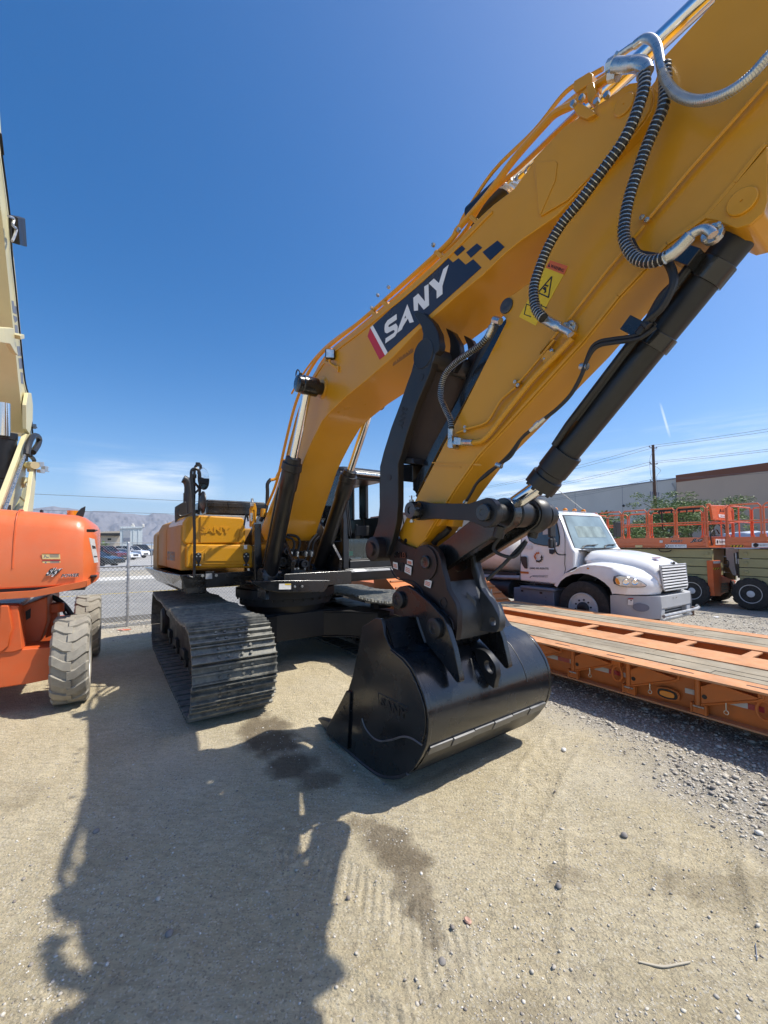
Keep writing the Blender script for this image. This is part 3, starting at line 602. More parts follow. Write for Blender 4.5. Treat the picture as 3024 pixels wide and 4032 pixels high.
def coupler(root):
    fr = UB; cn = -.245
    q = MB(); body = fr.ws('F 545,470 530,450 600,365 640,400 720,432 760,412 800,404 835,415 870,450 890,500 897,560 915,620 932,700 985,790 1000,850 998,960 985,1035 970,1010 960,960 935,905 900,870 870,850 830,795 770,730 690,668 640,645 600,615 570,565', cn)
    q.prism(body, fr.W*.055); q.prism([p+fr.W*.42 for p in body], fr.W*.055)
    cp = q.build('quick_coupler', 'reddish', root, .006)
    # raised boss plates, pins
    m = MB()
    for x, y, r, h in ((790,525,.145,.014),):
        m.turn(fr.w(N('F',x,y), cn), -fr.W, [(0,r),(h,r),(h,0)])
    m.build('coupler_boss', 'reddish', cp, .003)
    for x, y, r in ((795,520,.055),): 
        m = MB(); m.turn(fr.w(N('F',x,y), cn-.014), -fr.W, [(0,0),(0,r),(.02,r),(.024,r*.85),(.02,r*.4),(.02,0)]); m.build('coupler_pin', 'black', cp)
    m = MB(); m.turn(fr.w(N('F',635,555), cn), -fr.W, [(0,.045),(.008,.045),(.008,.03),(-.01,.028),(-.01,0)]); m.turn(fr.w(N('F',905,785), cn), -fr.W, [(0,.045),(.006,.045),(.006,.03),(-.02,.028),(-.02,0)]); m.build('sight_hole', 'ink', cp)
    # crooked weld ridge across the plate
    m = MB(); m.tube(fr.ws('F 560,560 600,625 680,640 720,655 760,700 800,770 850,815 900,835 930,870 960,900 975,960', cn-.004), .007, 6, 4); m.build('coupler_weld', 'reddish', cp)
    # front casting with its upper throat, lifting eye rib
    m = MB()
    z0 = fr.L(fr.w(N('F',930,650), cn)); 
    # shell between the plates: lofted from the throat edge down to the hook
    def row(a, b, n=8, bulge=.0):
        A = fr.L(a); B = fr.L(b)
        return [fr.P(A[0]+(B[0]-A[0])*t+bulge*math.sin(math.pi*t), A[1]+(B[1]-A[1])*t, A[2]+(B[2]-A[2])*t) for t in [i/n for i in range(n+1)]]
    ed = fr.ws('F 932,650 945,700 985,790 1000,850 998,960 985,1030', cn+.05)
    rows = [row(p, p+fr.W*.39, 8, bl) for p, bl in zip(ed, (-.03,.0,.02,.03,.03,.0))]
    inn = [[p-fr.F*.06+V((0,0,-.01)) for p in r_] for r_ in rows]
    m.sheet(rows); m.sheet([r_[::-1] for r_ in inn]); m.sheet([rows[0], inn[0]]); m.sheet([inn[-1], rows[-1]])
    m.build('coupler_casting', 'castgrey', cp, 0)
    m = MB(); fu = fr.L(ed[2])[0]
    A = fr.L(ed[1]); Bq = fr.L(ed[4])
    m.box(fr, A[0]-.30, A[0]-.02, cn+.06, cn+.41, A[2]-.28, A[2]-.02); m.build('coupler_core', 'black', cp, .02)
    # far upright of the throat
    m = MB(); far = [p+fr.W*.39 for p in fr.ws('F 862,440 885,470 897,560 915,620 932,700 985,790 925,760 900,700 870,600', cn)]
    m.prism(far, fr.W*.09); m.build('coupler_horn', 'castgrey', cp, .015)
    # lifting eye rib standing on the casting
    p = fr.P(fu+.03, .06, A[2]-.05); rib = [(-.02,.06),(.05,.04),(.15,-.10),(.19,-.16),(.20,-.23),(.16,-.28),(.05,-.30),(-.03,-.30)]
    m = MB()
    for w_ in (-.0, .11): pass
    hole = [(.125+.028*math.cos(a), -.205+.034*math.sin(a)) for a in [2*math.pi*k/12 for k in range(12)]]
    m = ring_plate(fr, p, rib, hole, .075); m.build('lifting_eye', 'castgrey', cp, .008)
    m = MB()
    for w_ in (-.14, .16): m.prism([fr.P(fu-.01, .08+w_, A[2]-.02), fr.P(fu+.04, .08+w_*.6, A[2]-.10), fr.P(fu+.05, .08+w_*.7, A[2]-.28), fr.P(fu-.01, .08+w_, A[2]-.32)], fr.W*.02)
    m.build('casting_rib', 'castgrey', cp, .004)
    # lower hook jaw resting in the bucket ears
    m = MB(); m.prism(fr.ws('F 970,960 1000,980 1050,990 1180,965 1190,985 1150,1010 1000,1010 985,1035', cn+.2), fr.W*.25) if False else m.box(fr, A[0]-.16, A[0]+.02, cn+.08, cn+.40, fr.L(ed[5])[2]-.03, fr.L(ed[5])[2]+.06); m.build('coupler_jaw', 'black', cp, .02)
    # stickers
    nn = -fr.W
    for s_ in ('F 583,517 613,524 615,568 585,558', 'F 675,500 710,508 712,542 675,530', 'F 663,533 705,552 700,606 658,583', 'F 793,627 838,643 828,690 787,672'):
        k = plate('coupler_sticker', [p+nn*.010 for p in fr.ws(s_, cn)], nn, .001, 'stick_p', cp)
        P = fr.ws(s_, cn); ms = MB(); 
        for t in (.3,.5,.7): a = P[0].lerp(P[3], t)+nn*.014; b = P[1].lerp(P[2], t)+nn*.014; ms.prism([a.lerp(b,.12), a.lerp(b,.85), a.lerp(b,.85)-V((0,0,.006)), a.lerp(b,.12)-V((0,0,.006))], nn*.0008)
        ms.build('sticker_print', 'warno', k)
    text('coupler_lettering', 'SRB', fr.w(N('F',590,490), cn)+nn*.004, fr.w(N('F',665,495), cn)+nn*.004, fr.w(N('F',592,452), cn)+nn*.004, 'black', cp, .006, .015)

def ring_plate(fr, p, outer, hole, th):
    """vertical plate in the u-z plane at p with a hole; outer and hole as (u,z)"""
    m = MB(); n = len(hole); o = []
    import math as _m
    cx = sum(h[0] for h in hole)/n; cz = sum(h[1] for h in hole)/n
    # resample the outline at the hole's angles
    for hu, hz in hole:
        a = _m.atan2(hz-cz, hu-cx); dx, dz = _m.cos(a), _m.sin(a); best = 0
        for i in range(len(outer)):
            x1, y1 = outer[i]; x2, y2 = outer[(i+1) % len(outer)]; ex, ey = x2-x1, y2-y1; den = dx*ey-dz*ex
            if abs(den) < 1e-9: continue
            t = ((x1-cx)*ey-(y1-cz)*ex)/den; s = ((x1-cx)*dz-(y1-cz)*dx)/den
            if t > 0 and -1e-6 <= s <= 1+1e-6: best = max(best, t)
        o.append((cx+dx*best, cz+dz*best))
    A = [p+fr.F*a+fr.Z*b for a, b in o]; B = [p+fr.F*a+fr.Z*b for a, b in hole]
    r = [A, B, [q+fr.W*th for q in B], [q+fr.W*th for q in A], A]
    vs = A+B+[q+fr.W*th for q in B]+[q+fr.W*th for q in A]; fs = []
    for k in range(4):
        for i in range(n): j = (i+1) % n; k2 = (k+1) % 4; fs.append((k*n+i, k*n+j, k2*n+j, k2*n+i))
    m.add(vs, fs); return m

def bucket_(root):
    fr = UP; bn, bt = -.80, 1.52
    prof = fr.ws('F 500,895 565,1085 650,1150 700,1215 740,1300 775,1390 797,1480 806,1560 803,1640 790,1715 760,1785 720,1850 670,1900 600,1925 500,1915 400,1850 300,1762 150,1640', bn)
    shell = MB(); n = len(prof)
    c = sum(prof, V((0,0,0)))/n
    inn = [p+(c-p).normalized()*.03 for p in prof]
    L0 = [p+fr.W*.03 for p in prof]; L1 = [p+fr.W*(bt-.03) for p in prof]; I0 = [p+fr.W*.03 for p in inn]; I1 = [p+fr.W*(bt-.03) for p in inn]
    shell.sheet([L0, L1]); shell.sheet([I1, I0]); shell.sheet([[L0[0], I0[0]], [L1[0], I1[0]]]); shell.sheet([[I0[-1], L0[-1]], [I1[-1], L1[-1]]])
    bk = shell.build('bucket', 'black', root, 0, ang=28)
    side = fr.ws('F 462,885 500,893 512,935 520,990 545,1050 565,1085 650,1148 702,1212 742,1297 778,1388 800,1478 810,1560 807,1640 794,1718 764,1789 724,1855 672,1905 600,1930 500,1920 398,1855 297,1768 150,1645 153,1592 225,1470 284,1352 310,1270 355,1052 375,942', bn)
    for w_ in (0, bt-.035):
        MB().prism([p+fr.W*w_ for p in side], fr.W*.035).build('bucket_side', 'black', bk, .006)
    # raised wear plate with the curved seam
    m = MB(); m.prism(fr.ws('F 560,1090 480,1200 410,1330 375,1440 375,1545 420,1640 480,1685 560,1680 640,1660 700,1672 765,1712 790,1640 795,1560 790,1480 765,1390 730,1300 690,1218 640,1155', bn), -fr.W*.010); m.build('side_wear_plate', 'black', bk, .004)
    m = MB(); m.tube(fr.ws('F 375,1540 395,1600 440,1660 490,1688 560,1682 640,1660 700,1672 765,1715', bn-.010), .008, 6, 5); m.build('wear_plate_weld', 'worn', bk)
    m = MB(); m.prism(fr.ws('F 284,1356 308,1368 300,1560 292,1740 155,1640 156,1595 225,1472', bn), -fr.W*.022); m.build('side_cutter', 'black', bk, .005)
    m = MB()
    for x, y in ((258,1468), (232,1508)): p = fr.w(N('F',x,y), bn-.022); m.cyl(p+fr.W*.01, p-fr.W*.002, .02, n=6)
    m.build('cutter_bolt_hole', 'ink', bk)
    # lower edge rim
    m = MB(); m.tube(fr.ws('F 155,1645 297,1765 398,1852 500,1917 600,1927 672,1902', bn), .014, 6, 4); m.build('lower_rim', 'castgrey', bk)
    # embossed name
    nn = -fr.W
    pl = MB(); bdr = 'F 480,1372 676,1470 670,1580 485,1462'; P = fr.ws(bdr, bn-.010)
    for a, b in ((0,1),(0,3)): pl.tube([P[a], P[b]], .004, 6)
    pl.build('name_frame', 'blackm', bk)
    text('bucket_lettering', 'SANY', fr.w(N('F',495,1456), bn-.010), fr.w(N('F',668,1555), bn-.010), fr.w(N('F',500,1400), bn-.010), 'blackm', bk, .006, .03)
    # strips welded along the heel of the shell
    def atprof(i, t, w_, o=.0): 
        p = prof[i].lerp(prof[i+1], t); d = (prof[i+1]-prof[i]).normalized(); nrm = d.cross(fr.W).normalized()
        if (p-c).dot(nrm) < 0: nrm = -nrm
        return p+fr.W*w_+nrm*o, nrm, d
    m = MB()
    for k in range(6):
        w0 = .05+k*.237; w1 = w0+.228; o = .016+.006*(k % 2)
        a, n_, d = atprof(9, .3, w0); b = a+fr.W*(w1-w0); m.hexa([a, b, b+d*.075, a+d*.075, a+n_*o, b+n_*o, b+d*.075+n_*o, a+d*.075+n_*o])
    m.build('heel_strip', 'worn', bk, .003)
    m = MB(); p0 = [atprof(9,.62,.03)[0], atprof(10,.5,.03)[0], atprof(11,.5,.03)[0], atprof(12,.5,.03)[0]]; n0 = atprof(10,.5,0)[1]
    m.sheet([[p+n0*.014 for p in p0], [p+n0*.014+fr.W*(bt-.06) for p in p0]]); m.sheet([[p0[0]+n0*.001+fr.W*x for x in (0, bt-.06)], [p0[0]+n0*.014+fr.W*x for x in (0, bt-.06)]]); m.build('heel_plate', 'blackm', bk)
    # faint rubbed arcs on the back
    for w_, i0, i1 in ((1.16, 2, 7),):
        m = MB(); q = []
        for i in range(i0, i1):
            for t in (0,.5): a, n_, d = atprof(i, t, w_); q.append(a+n_*.001)
        m.tube(q, .0035, 4); m.build('rubbed_line', 'castgrey', bk)
    # ears
    en = -.52
    ear = fr.ws('F 578,860 580,760 592,705 618,680 660,672 720,705 775,752 830,800 870,845 905,880 925,930 950,1010 975,1090 1012,1270 1015,1300 1000,1310 985,1300 900,1180 790,1045 760,960 735,880 640,885', en)
    for w_ in (0, .57): MB().prism([p+fr.W*w_ for p in ear], fr.W*.05).build('bucket_ear', 'black', bk, .006)
    m = MB(); m.tube([p-fr.W*.0 for p in fr.ws('F 735,880 760,960 790,1045', en)], .014, 6, 3); m.build('ear_weld', 'castgrey', bk)
    for x, y, r in ((622,765,.075), (857,950,.08)):
        p = fr.w(N('F',x,y), en); m = MB(); m.turn(p, -fr.W, [(0,0),(0,r),(.03,r),(.034,r*.9),(.034,r*.55),(.028,r*.5),(.028,r*.15),(.034,0)]); m.turn(p+fr.W*.05, fr.W, [(0,r*.7),(.53,r*.7)], 20); m.build('bucket_pin', 'blackm', bk)
    # ribs running from the ears down the back, and the lifting eye
    for w_, i1 in ((.50, 5), (1.24, 4)):
        pass
    a, n_, d = atprof(4, .2, .66); 
    P0 = a; hole = []
    def loc(x, y, w_=0): return P0+d*x+n_*y+fr.W*w_
    outer = [(-.16,-.005),(-.15,.05),(-.10,.12),(-.03,.15),(.05,.155),(.12,.12),(.15,.07),(.19,.03),(.20,-.005)]; hol = [(.03+.055*math.cos(t), .085+.038*math.sin(t)) for t in [2*math.pi*k/14 for k in range(14)]]
    class Fk: pass
    fk = Fk(); fk.F = d; fk.Z = n_; fk.W = fr.W
    ring_plate(fk, P0, outer, hol, .055).build('bucket_lifting_eye', 'blackm', bk, .006)
    # top box between the ears
    q = fr.ws('F 500,895 565,1085 600,1115 700,1100 735,1000 720,880 600,885', bn)
    tb = MB(); a0 = [p+fr.W*.33 for p in fr.ws('F 505,895 566,1085 640,1140 690,1060 720,900', bn)]
    tb.prism(a0, fr.W*.52); tb.build('top_box', 'black', bk, .006)
    # cutting edge, teeth
    lip = prof[-1]; dd = (prof[-2]-prof[-1]).normalized()
    m = MB(); m.hexa([lip+fr.W*.0-dd*.0, lip+fr.W*bt, lip+fr.W*bt+dd*.25, lip+dd*.25]+[x+V((0,0,.05)) for x in (lip, lip+fr.W*bt, lip+fr.W*bt+dd*.25, lip+dd*.25)]); m.build('cutting_edge', 'castgrey', bk, .004)
    for k in range(5):
        w_ = .02+k*(bt-.16)/4; o = lip+fr.W*w_; up_ = V((0,0,1))
        t = MB(); rings = []
        for s_, hw, h0, h1 in ((.12,.06,-.02,.09),(-.05,.06,-.02,.09),(-.18,.045,0,.06),(-.30,.035,.02,.035)):
            b = o+dd*s_+fr.W*.06; rings.append([b-fr.W*hw+up_*h0, b+fr.W*hw+up_*h0, b+fr.W*hw*.8+up_*h1, b-fr.W*hw*.8+up_*h1])
        t.loft(rings); t.build('tooth', 'castgrey', bk, .004)
    return bk

def thumb_(root):
    fr = UB
    out = 'D 600,1560 612,1510 640,1430 655,1300 655,1060 680,960 730,800 790,640 830,520 860,440 880,360 890,310 930,245 937,190 925,140 900,100 875,62 900,40 940,52 1000,110 1035,180 1047,260 1040,300 1010,330 985,440 900,640 830,850 795,980 775,1040 775,1300 765,1420 740,1530 700,1640 650,1660 600,1620'
    tn = -.30
    a = MB().prism(fr.ws(out, tn), fr.W*.07).build('thumb', 'blackm', root, .008)
    b = MB().prism([p+fr.W*.60 for p in fr.ws(out.split(' 930,245')[0]+' 1010,330 985,440 900,640 830,850 795,980 775,1040 775,1300 765,1420 740,1530 700,1640 650,1660 600,1620', tn)], fr.W*.07).build('thumb_side_plate', 'blackm', a, .008)
    # claws
    claw = fr.ws('D 1010,330 1080,290 1085,235 1078,190 1110,190 1150,220 1185,270 1198,330 1180,400 1080,420 1020,400', -.24)
    cl = fr.L(claw[3])
    for w_ in (.17, .39, .60):
        MB().prism([p+fr.W*(w_-.04) for p in fr.ws('D 985,400 1000,340 1035,300 1040,240 1036,196 1010,120 1060,150 1100,220 1110,290 1095,350 1060,420', -.24)], fr.W*.06).build('thumb_claw', 'blackm', a, .008)
    m = MB(); t0 = fr.L(fr.w(N('D',1000,350), -.25)); m.cyl(fr.P(t0[0], -.30, t0[2]), fr.P(t0[0], .47, t0[2]), .085, n=30); m.build('thumb_cross_tube', 'castgrey', a)
    m = MB(); m.turn(fr.w(N('D',940,320), tn), -fr.W, [(0,.125),(.006,.12),(.003,.10),(.003,0)]); m.build('thumb_boss', 'blackm', a)
    # web between the plates
    pa = fr.ws('D 960,400 880,640 810,850 780,990', -.23); m = MB(); m.sheet([pa, [p+fr.W*.53 for p in pa]]); m.sheet([[p+fr.F*.03 for p in pa][::-1], [p+fr.W*.53+fr.F*.03 for p in pa][::-1]]); m.build('thumb_web', 'reddish', a)
    m = MB(); pb = fr.ws('D 775,990 870,1000 880,1040 780,1035', -.23); m.prism(pb, fr.W*.53); m.prism(fr.ws('D 780,1040 870,1045 870,1160 780,1150', -.15), fr.W*.40); m.build('thumb_stop_block', 'blackm', a, .01)
    # hinge pin at the bottom
    p = fr.L(fr.w(N('D',655,1595), tn)); m = MB(); m.turn(fr.P(p[0], .42, p[2]), -fr.W, [(0,0),(0,.115),(.72,.115),(.72,.10),(.735,.10)], 32); m.turn(fr.P(p[0], tn, p[2]), -fr.W, [(0,.115),(.085,.115),(.095,.10),(.095,.065),(.12,.06),(.12,0)], 32); m.build('thumb_hinge_pin', 'reddish', root)
    text('thumb_lettering', 'SANY', fr.w(N('D',805,665), tn), fr.w(N('D',772,800), tn), fr.w(N('D',838,672), tn), 'ink', a, .003, .02)
    for x, y in ((718,1128), (928,472)):
        m = MB(); m.turn(fr.w(N('D',x,y), tn), -fr.W, [(0,.03),(.003,.03),(.003,0)], 20); m.build('thumb_hole', 'ink', a)
    # thumb cylinder along the stick
    A = fr.w(N('D',1440,140), .04); B = fr.w(N('D',1000,1090), .02)
    m = MB(); m.cyl(A, B, .075); m.cyl(B, B+(B-A).normalized()*.28, .05); m.build('thumb_cylinder', 'blackm', root, .003)
    m = MB(); m.prism(fr.ws('D 1480,90 1505,100 1490,140 1300,470 1050,930 900,1230 870,1210 880,1160 1000,920 1200,560 1440,130', -.14), fr.W*.02); m.build('thumb_guard', 'black', root, .004)
    m = MB(); m.prism(fr.ws('D 870,1130 940,1120 950,1170 930,1240 890,1235 870,1190', -.10), fr.W*.3); m.prism(fr.ws('D 880,1040 1000,1020 1020,1090 930,1150 880,1150', .0), fr.W*.2); m.build('thumb_cylinder_lug', 'black', root, .01)

def boom_cyls(root):
    fr = UB
    for near in (1, 0):
        if near:
            w_ = -.44; p = fr.w(N('D',190,530), w_); q = fr.w(N('D',95,1000), w_); bt = fr.w(N('C',1035,1050), w_)
        else:
            w_ = .49; l = fr.L(fr.w(N('D',190,530), -.44)); p = fr.P(l[0], w_, l[2]); q = fr.w(N('D',428,1045), w_); bt = fr.w(N('D',250,1740), w_)
        ax = (bt-p).normalized()
        L = (q-p).dot(ax); B = (bt-p).length
        m = MB(); m.cyl(p, p+ax*(L+.05), .052, n=28); m.build('boom_cylinder_rod', 'chrome', root)
        m = MB(); m.turn(p+ax*L, ax, [(0,0),(0,.095),(.07,.10),(.07,.125),(.16,.13),(.17,.118),(.42,.118),(.44,.105),(B-L-.05,.105),(B-L,.09),(B-L,0)], 32)
        cy = m.build('boom_cylinder', 'blackm', root, .003)
        m = MB(); sd = -fr.F*.1-fr.W*.06*(1 if near else -1); m.tube([p+ax*(L+.35)+sd, p+ax*(L+.5)+sd*1.25, p+ax*(B-.2)+sd*1.25], .016, 8, 3); m.build('cylinder_pipe', 'blackm', cy)
        # head on the boom pin
        c0 = fr.P(fr.L(p)[0], w_, fr.L(p)[2]); s_ = -1 if near else 1
        m = MB(); m.turn(c0-fr.W*.10*s_*-1*-1, fr.W*s_, [(0,0),(0,.11),(.18,.11),(.19,.10),(.24,.10),(.25,.085),(.25,0)], 28); m.turn(c0+fr.W*(-s_)*.25, fr.W*s_, [(0,.075),(.2,.075)], 20); m.build('boom_cylinder_eye', 'black', root, 0)
        if near:
            m = MB(); k = c0-fr.W*.10+V((0,0,.10)); m.tube([k, k+V((0,0,.06))-fr.F*.03, k+V((0,0,.10))-fr.F*.09, k+V((0,0,.06))-fr.F*.13, k+V((0,0,.0))-fr.F*.11], .008, 6, 5); m.cyl(k+V((0,0,-.02)), k+V((0,0,.03)), .02, n=8); m.build('grease_line', 'rubber', root)
        m = MB(); e = fr.L(bt); m.turn(fr.P(e[0], w_-.14, e[2]), fr.W, [(0,0),(0,.12),(.28,.12),(.28,0)], 26); m.prism([fr.P(e[0]-.16, w_-.12, e[2]-.3), fr.P(e[0]+.18, w_-.12, e[2]-.3), fr.P(e[0]+.1, w_-.12, e[2]+.1), fr.P(e[0]-.1, w_-.12, e[2]+.1)], fr.W*.05); m.build('boom_cylinder_foot', 'black', root, .004)
    # work light on the boom
    m = MB(); c = fr.w(N('D',330,325), -.31); d = (fr.F*.9-fr.W*.45-V((0,0,.1))).normalized(); s = d.cross(V((0,0,1))).normalized(); u = s.cross(d)
    def bx(c, a, b, e): return [c+s*x*a+u*y*b+d*z*e for z in (-1,1) for x, y in ((-1,-1),(1,-1),(1,1),(-1,1))]
    m.hexa(bx(c, .055, .055, .03)); wl = m.build('work_light', 'black', root, .012)
    m = MB(); m.hexa(bx(c+d*.034, .045, .045, .004)); m.build('light_lens', 'lens', wl, .003)
    m = MB(); m.tube([c-u*.05, c-u*.09-d*.01, fr.w(N('D',380,415), -.26)], .014, 8, 4); m.prism(fr.ws('D 290,360 340,385 385,400 380,440 345,425 330,395 285,380', -.27), fr.W*.02); m.build('light_bracket', 'yellow', wl, .003)
def upper(root):
    fr = UP; hu = .30
    # tool and battery box at the front right of the deck, doors behind it
    f1 = fr.us('C 400,800 404,660 440,612 530,605 838,622 860,645 862,802 840,815 430,820', hu)
    m = MB(); m.prism(f1, -fr.F*1.15); hb = m.build('front_box', 'yellow', root, .035, 3)
    l1 = [fr.L(p) for p in f1]; wl = min(p[1] for p in l1); zt = max(p[2] for p in l1); zb = min(p[2] for p in l1)
    m = MB(); m.prism(fr.us('C 530,612 835,630 800,806 530,808', hu), fr.F*.02); m.build('raised_front_panel', 'yellow', hb, .012, 3)
    text('box_lettering', 'SANY', fr.us('C 527,735', hu)[0]+fr.F*.021, fr.us('C 745,738', hu)[0]+fr.F*.021, fr.us('C 527,688', hu)[0]+fr.F*.021, 'yellow', hb, .012, .03)
    f2 = fr.us('C 428,990 430,830 452,815 900,820 928,850 930,983 905,988', hu+.05)
    m = MB(); m.prism(f2, -fr.F*1.3); lb = m.build('tool_box', 'yellow', root, .03, 3)
    m = MB(); m.prism(fr.us('C 470,965 470,880 540,870 590,828 815,828 850,870 905,905 905,960', hu+.05), fr.F*.018); m.build('tool_box_door', 'yellow', lb, .010, 3)
    m = MB(); m.prism(fr.us('C 562,940 562,878 598,842 808,842 840,880 842,940', hu+.068), fr.F*.012); m.build('door_panel', 'yellow', lb, .010, 3)
    for x in (518, 865):
        m = MB(); m.prism(fr.us('C %d,885 %d,875 %d,885 %d,925 %d,960 %d,975 %d,975 %d,960 %d,925' % (x-22,x,x+22,x+20,x+5,x+20,x-20,x-5,x-20), hu+.085), fr.F*.02); l_ = m.build('door_latch', 'ink', lb, .006)
        z = MB()
        for y, o in ((905,-14), (905,14), (967,-14), (967,14), (888,0)): bolt(z, fr.us('C %d,%d' % (x+o, y), hu+.105)[0], fr.F, .012, .006)
        z.build('latch_screw', 'zinc', l_)
    plate('instruction_sticker', fr.us('C 848,852 872,852 872,822 848,822', hu+.05), fr.F, .002, 'stick_p', lb)
    # side doors and counterweight
    m = MB(); ws = wl-.015
    for u0, u1, nm in ((-.87, hu-.02, 'side_door'), (-1.75, -.90, 'rear_side_door')):
        m = MB(); poly = [fr.P(u, ws, z) for u, z in ((u0,zb-.5+.0),(u1,zb-.5),(u1,zt-.13),(u0,zt-.13))]
        m.loft([[fr.P(u, ws-.0, 1.50), fr.P(u, ws, zt-.18), fr.P(u, ws+.06, zt-.06), fr.P(u, ws+.18, zt-.01), fr.P(u, ws+.6, zt-.01), fr.P(u, ws+.6, 1.50)] for u in (u0, u1)])
        m.build(nm, 'yellow_shade', root, .02, 3)
    m = MB(); m.loft([[fr.P(u, w_, z) for w_, z in ((ws-.01,1.28),(ws-.01,2.05),(ws+.15,2.18),(1.5,2.18),(1.6,2.05),(1.6,1.28))] if u > -2.4 else [fr.P(u, w_, z) for w_, z in ((ws+.35,1.33),(ws+.35,1.95),(ws+.45,2.05),(1.2,2.05),(1.3,1.95),(1.3,1.33))] for u in (-1.8, -2.3, -2.9)]); m.build('counterweight', 'yellow_shade', root, .04, 3)
    for a, b in (('C 1235,900 1300,880', 0),): pass
    text('model_lettering', 'SY365H', fr.P(-.78, ws-.002, 1.62), fr.P(-.15, ws-.002, 1.62), fr.P(-.78, ws-.002, 1.76), 'navy', root, .002, .01)
    # black engine hood at the back
    fh = fr.us('C 575,600 575,490 725,497 1005,512 1005,612', -1.0)
    m = MB(); m.prism(fh, -fr.F*.9); eh = m.build('engine_hood', 'black', root, .03, 3)
    m = MB(); m.prism(fr.us('C 577,540 577,512 728,518 728,548', -.99), fr.F*.01); m.prism(fr.us('C 735,548 735,518 1003,530 1003,560', -.99), fr.F*.01); m.build('hood_ridge', 'black', eh, .004)
    # deck
    m = MB(); m.prism([fr.P(u, w_, 1.25) for u, w_ in ((hu+.12,wl-.02),(hu+.12,-.60),(1.25,-.55),(1.25,.52),(.95,.58),(.95,1.60),(-2.3,1.60),(-2.3,wl-.02))], V((0,0,.20))); m.build('deck', 'black', root, .01)
    m = MB(); m.loft([[fr.P(u, wl-.02, 1.45), fr.P(u, wl-.16*k, 1.45), fr.P(u, wl+.05, 1.18), fr.P(u, wl+.3, 1.18), fr.P(u, wl+.3, 1.45)] for u, k in ((hu+.12,.3), (hu-.5,.8), (-2.3,1.1))]); m.build('deck_skirt', 'black', root, .012)
    m = MB(); m.prism(fr.us('C 720,1020 925,1010 925,1048 720,1055', hu+.12), fr.F*.03); m.prism(fr.us('C 568,1015 632,1013 632,1075 568,1078', hu+.12), fr.F*.02); m.build('deck_bracket', 'black', root, .004)
    z = MB()
    for q in ('C 548,1045', 'C 647,1043', 'C 450,1048'): bolt(z, fr.us(q, hu+.12)[0], fr.F, .022, .012)
    z.build('deck_bolt', 'zinc', root)
    m = MB(); m.prism(fr.us('C 570,1070 572,1030 618,1028 618,1068', hu+.14), fr.F*.004); m.build('mesh_grille', 'galv', root)
    # front of the swing frame: side plates that carry the boom foot
    for w_ in (-.42, .34):
        m = MB(); m.prism([fr.P(u, w_, z) for u, z in ((-.9,1.4),(1.15,1.4),(1.20,1.62),(.85,1.95),(.4,2.35),(-.1,2.38),(-.9,1.9))], fr.W*.05); m.build('boom_bracket', 'black', root, .008)
    m = MB(); m.prism(fr.us('C 905,1100 905,1088 1100,1080 1475,1078 1475,1095 1450,1140 1430,1165 1090,1165 1000,1150', 1.28), -fr.F*.25); m.build('deck_nose', 'black', root, .008)
    k = plate('caution_sticker', fr.us('C 1102,1145 1104,1103 1190,1102 1190,1144', 1.28), fr.F, .002, 'stick_p', root)
    plate('sticker_header', [p+fr.F*.003 for p in fr.us('C 1146,1112 1146,1103 1189,1103 1189,1111', 1.28)], fr.F, .001, 'warny', k)
    z = MB()
    for q in ('C 1217,1124', 'C 1270,1122', 'C 880,1000'): bolt(z, fr.us(q, 1.30)[0], fr.F, .018, .012)
    z.build('nose_bolt', 'zinc', root)
    # valves, swing motors and hoses between the boom cylinders
    m = MB()
    for x, y, r in ((1128,945,.07), (1198,948,.06), (1160,870,.05), (1290,960,.06)): c = fr.us('C %d,%d' % (x, y), 1.0)[0]; m.turn(c-fr.F*.2, fr.F, [(0,0),(0,r*1.3),(.12,r*1.3),(.13,r),(.22,r),(.22,r*.5),(.20,r*.45),(.20,0)], 20)
    m.prism(fr.us('C 1090,1060 1100,1000 1290,1000 1330,1060', .95), -fr.F*.3); m.prism(fr.us('C 1130,860 1240,850 1240,905 1130,905', .85), -fr.F*.2); m.prism(fr.us('C 1270,870 1360,860 1360,900 1270,900', .85), -fr.F*.2)
    m.build('control_valve', 'blackm', root, .006)
    m = MB()
    for s_, r in (('C 1160,745 1230,760 1255,800 1245,850 1230,900', .020), ('C 1150,760 1200,780 1215,820 1200,870', .018), ('C 1190,900 1180,950 1165,990 1135,1010', .014), ('C 1240,905 1250,960 1230,1010 1215,1040', .014), ('C 1300,900 1290,950 1300,990 1285,1000', .014), ('C 1338,905 1325,950 1318,1000 1330,1050', .014), ('C 1380,740 1330,800 1310,860 1305,880', .018), ('C 1400,760 1360,800 1345,860', .016), ('C 1120,820 1110,900 1100,1000', .016), ('C 970,650 1010,560 1020,450 1020,380 1045,345', .030), ('C 880,650 870,600 860,620 850,680', .012)):
        m.tube(fr.us(s_, .9 if not s_.startswith('C 970') else .1), r, 8, 5)
    m.build('deck_hose', 'rubber', root)
    z = MB()
    for x, y in ((1193,890), (1238,888), (1300,888), (1340,888), (1103,1003), (1215,1008), (1240,1003), (1290,985)):
        c = fr.us('C %d,%d' % (x, y), .92)[0]; z.cyl(c-V((0,0,.04)), c+V((0,0,.04)), .017, n=8); z.cyl(c+V((0,0,.01)), c+V((0,0,.03)), .023, n=6)
    z.build('hose_nut', 'zinc', root)
    m = MB(); m.tube(fr.us('C 1135,200 1140,240 1100,300 1080,340 1045,350', .6), .022, 8, 4); m.build('boom_feed_pipe', 'yellow', root)
    m = MB()
    for a, b, r in (((905,690),(905,560),.035), ((925,660),(925,540),.03), ((985,620),(990,560),.04)): m.cyl(fr.us('C %d,%d' % a, .1)[0], fr.us('C %d,%d' % b, .1)[0], r, n=10)
